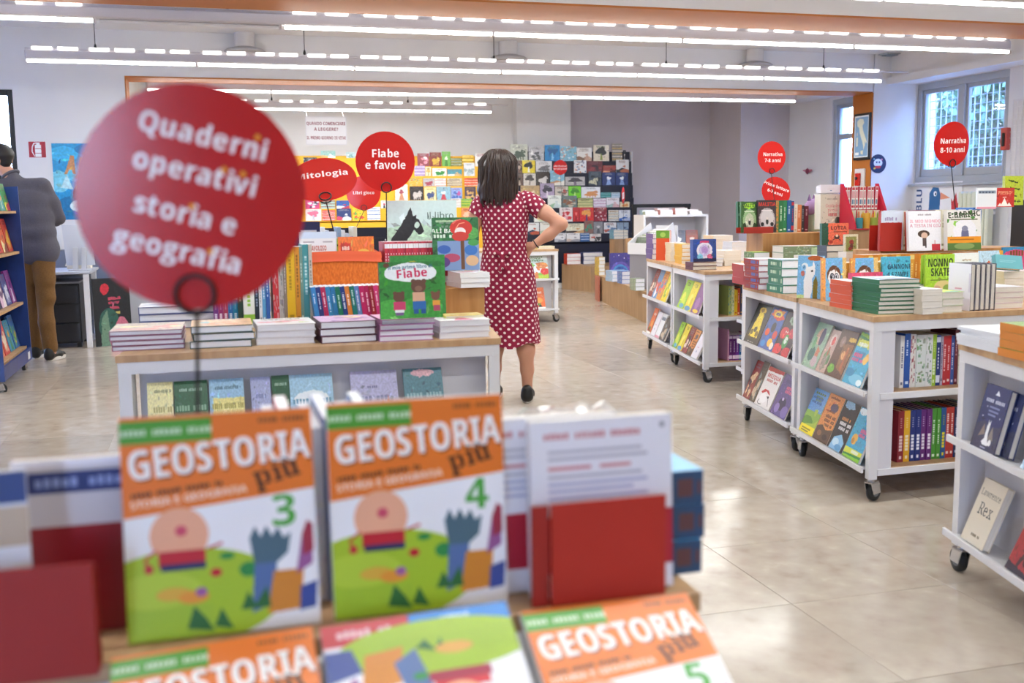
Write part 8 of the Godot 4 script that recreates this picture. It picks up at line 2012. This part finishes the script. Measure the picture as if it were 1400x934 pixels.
func shoe(t: Node3D, ankle: Vector3, f: Vector3, l: float, m: Material) -> void:
	var heel := ankle - f * 0.045
	var up := Vector3.UP
	var side := f.cross(up)
	var s := flesh([[heel + up * 0.052, heel + up * 0.085, 0.036, 0.038], [heel + up * 0.045, heel + f * l * 0.5 + up * 0.045, 0.036, 0.04], [heel + f * l * 0.5 + up * 0.042, heel + f * (l - 0.055) + up * 0.034, 0.042, 0.03]], 0.007, 0.03)
	var o := part(t, "shoe", s.mesh(), m)
	var ring := func(y, g):
		var r := []
		for k in 24:
			var an := TAU * k / 24.0
			var q := cos(an)
			r.append(heel + f * (l * 0.5 - 0.02 + q * (l * 0.5 + g)) - side * sin(an) * (0.041 + g + 0.006 * q) + up * y)
		return r
	part(o, "sole", MB.new().loft([ring.call(0.001, -0.004), ring.call(0.010, 0.002), ring.call(0.030, 0.003), ring.call(0.035, -0.003)], true).mesh(), plain("d8d4d0", 0.6))
	part(o, "laces", MB.new().tube([heel + f * l * 0.42 + up * 0.09 + side * 0.02, heel + f * l * 0.47 + up * 0.09 - side * 0.02, heel + f * l * 0.53 + up * 0.083 + side * 0.02], 0.003, 5).mesh(), plain("b8b4b0", 0.7))

func man() -> void:
	var o := Vector3(-4.135, 0, -9.33)
	var t := thing("person", "person in grey shirt and khaki trousers beside the blue trolley", "person", o)
	var V := func(x, y, z): return Vector3(x, y, z)
	var hc := Vector3(-0.32, 1.765, -0.10)
	var ff := Vector3(-0.8, -0.25, -0.55).normalized()
	var sd := ff.cross(Vector3.UP).normalized()
	var torso := [[V.call(-0.10, 1.0, 0), V.call(0.045, 1.0, 0), 0.125, 0.125], [V.call(-0.125, 1.13, 0), V.call(0.025, 1.13, 0), 0.128, 0.128], [V.call(-0.16, 1.26, -0.01), V.call(0.01, 1.26, -0.01), 0.13, 0.13], [V.call(-0.21, 1.39, -0.03), V.call(0.0, 1.39, -0.03), 0.125, 0.125], [V.call(-0.30, 1.53, -0.06), V.call(0.03, 1.535, -0.05), 0.07, 0.07], [V.call(-0.17, 1.52, -0.06), V.call(-0.24, 1.62, -0.08), 0.09, 0.062]]
	var arms := limb([[V.call(0.05, 1.53, -0.05), 0.066], [V.call(0.105, 1.38, -0.09), 0.06], [V.call(0.13, 1.25, -0.14), 0.05], [V.call(0.05, 1.22, -0.26), 0.045], [V.call(-0.05, 1.21, -0.36), 0.032]]) + limb([[V.call(-0.33, 1.52, -0.06), 0.064], [V.call(-0.41, 1.38, -0.12), 0.056], [V.call(-0.44, 1.25, -0.2), 0.048], [V.call(-0.37, 1.2, -0.3), 0.043], [V.call(-0.29, 1.18, -0.38), 0.032]])
	var legs := limb([[V.call(0.03, 0.96, 0), 0.105], [V.call(0.035, 0.72, 0.01), 0.085], [V.call(0.02, 0.52, 0.0), 0.066], [V.call(0.035, 0.34, 0.03), 0.066], [V.call(0.055, 0.1, 0.02), 0.046]]) + limb([[V.call(-0.12, 0.96, 0), 0.105], [V.call(-0.13, 0.72, -0.05), 0.085], [V.call(-0.14, 0.52, -0.1), 0.066], [V.call(-0.14, 0.34, -0.1), 0.062], [V.call(-0.14, 0.1, -0.14), 0.046]])
	var thin := func(bs, d): return bs.map(func(b): return [b[0], b[1], b[2] - d, b[3] - d])
	var bones: Array = thin.call(torso + arms + legs, 0.014)
	bones += [[V.call(-0.22, 1.58, -0.07), hc - Vector3.UP * 0.04, 0.06, 0.055], [V.call(0.055, 0.06, 0.03), V.call(0.07, 0.04, -0.13), 0.034, 0.026], [V.call(-0.14, 0.06, -0.13), V.call(-0.16, 0.04, -0.29), 0.034, 0.026]]
	var body := flesh(bones, 0.014, 0.03)
	flesh(head_bones(hc, ff, sd, 1.0), 0.007, 0.02, body)
	flesh(hand(V.call(-0.05, 1.21, -0.36), V.call(-0.7, -0.1, -0.7).normalized(), V.call(0.3, 0.9, -0.3).normalized(), V.call(-0.5, -0.3, 0.6).normalized(), 0.6) + [[V.call(-0.03, 1.212, -0.34), V.call(-0.066, 1.205, -0.376), 0.022, 0.022]], 0.005, 0.01, body)
	flesh(hand(V.call(-0.29, 1.18, -0.38), V.call(0.5, -0.2, -0.85).normalized(), V.call(-0.3, 0.9, -0.3).normalized(), V.call(0.6, -0.3, 0.5).normalized(), 0.6) + [[V.call(-0.31, 1.184, -0.36), V.call(-0.28, 1.176, -0.396), 0.022, 0.022]], 0.005, 0.01, body)
	part(t, "body", body.mesh(), M.skin)
	face_parts(t, hc, ff, sd, 1.0)
	var shirt := torso + arms.slice(0, 3) + arms.slice(4, 7) + [[V.call(-0.10, 0.96, 0), V.call(0.04, 0.96, 0), 0.122, 0.124]]
	shirt += [[V.call(0.10, 1.40, -0.06), V.call(0.13, 1.27, -0.11), 0.058, 0.05]]
	part(t, "shirt", flesh(shirt, 0.012, 0.03).mesh(), textured(noise_image(64, 64, 3, 12, 91, [[0.0, Color(0.30, 0.29, 0.33)], [1.0, Color(0.36, 0.35, 0.39)]]), 6.0, 0.85, false))
	part(t, "collar", MB.new().tube(ring_pts(V.call(-0.245, 1.635, -0.085), V.call(-0.5, 0.85, -0.1), 0.068), 0.014, 8).mesh(), plain("5a5862", 0.85))
	var tr := legs.duplicate()
	tr[3] = [V.call(0.035, 0.34, 0.03), V.call(0.05, 0.12, 0.02), 0.067, 0.062]
	tr[7] = [V.call(-0.14, 0.34, -0.1), V.call(-0.14, 0.12, -0.13), 0.066, 0.062]
	tr += [[V.call(-0.10, 0.99, 0), V.call(0.03, 0.99, 0), 0.12, 0.12], [V.call(0.03, 0.60, 0.0), V.call(0.045, 0.56, 0.01), 0.078, 0.074]]
	part(t, "trousers", flesh(tr, 0.012, 0.025).mesh(), textured(noise_image(64, 64, 3, 12, 92, [[0.0, Color(0.40, 0.27, 0.12)], [1.0, Color(0.50, 0.36, 0.18)]]), 5.0, 0.85, false))
	part(t, "hair", flesh([[hc + Vector3.UP * 0.05 - ff * 0.02, hc + Vector3.UP * 0.03 + ff * 0.04, 0.085, 0.07], [hc + Vector3.UP * 0.01 - ff * 0.055, hc - Vector3.UP * 0.035 - ff * 0.06, 0.066, 0.05], [hc + sd * 0.04 + Vector3.UP * 0.04 - ff * 0.02, hc - sd * 0.04 + Vector3.UP * 0.04 - ff * 0.02, 0.06, 0.06]], 0.008, 0.02).mesh(), textured(noise_image(128, 16, 8.0, 0.5, 93, [[0.0, Color(0.05, 0.04, 0.04)], [1.0, Color(0.13, 0.10, 0.09)]]), 6.0, 0.5, false))
	shoe(t, V.call(0.055, 0, 0.02), Vector3(0.1, 0, -1).normalized(), 0.28, M.black)
	shoe(t, V.call(-0.14, 0, -0.14), Vector3(-0.1, 0, -1).normalized(), 0.28, M.black)
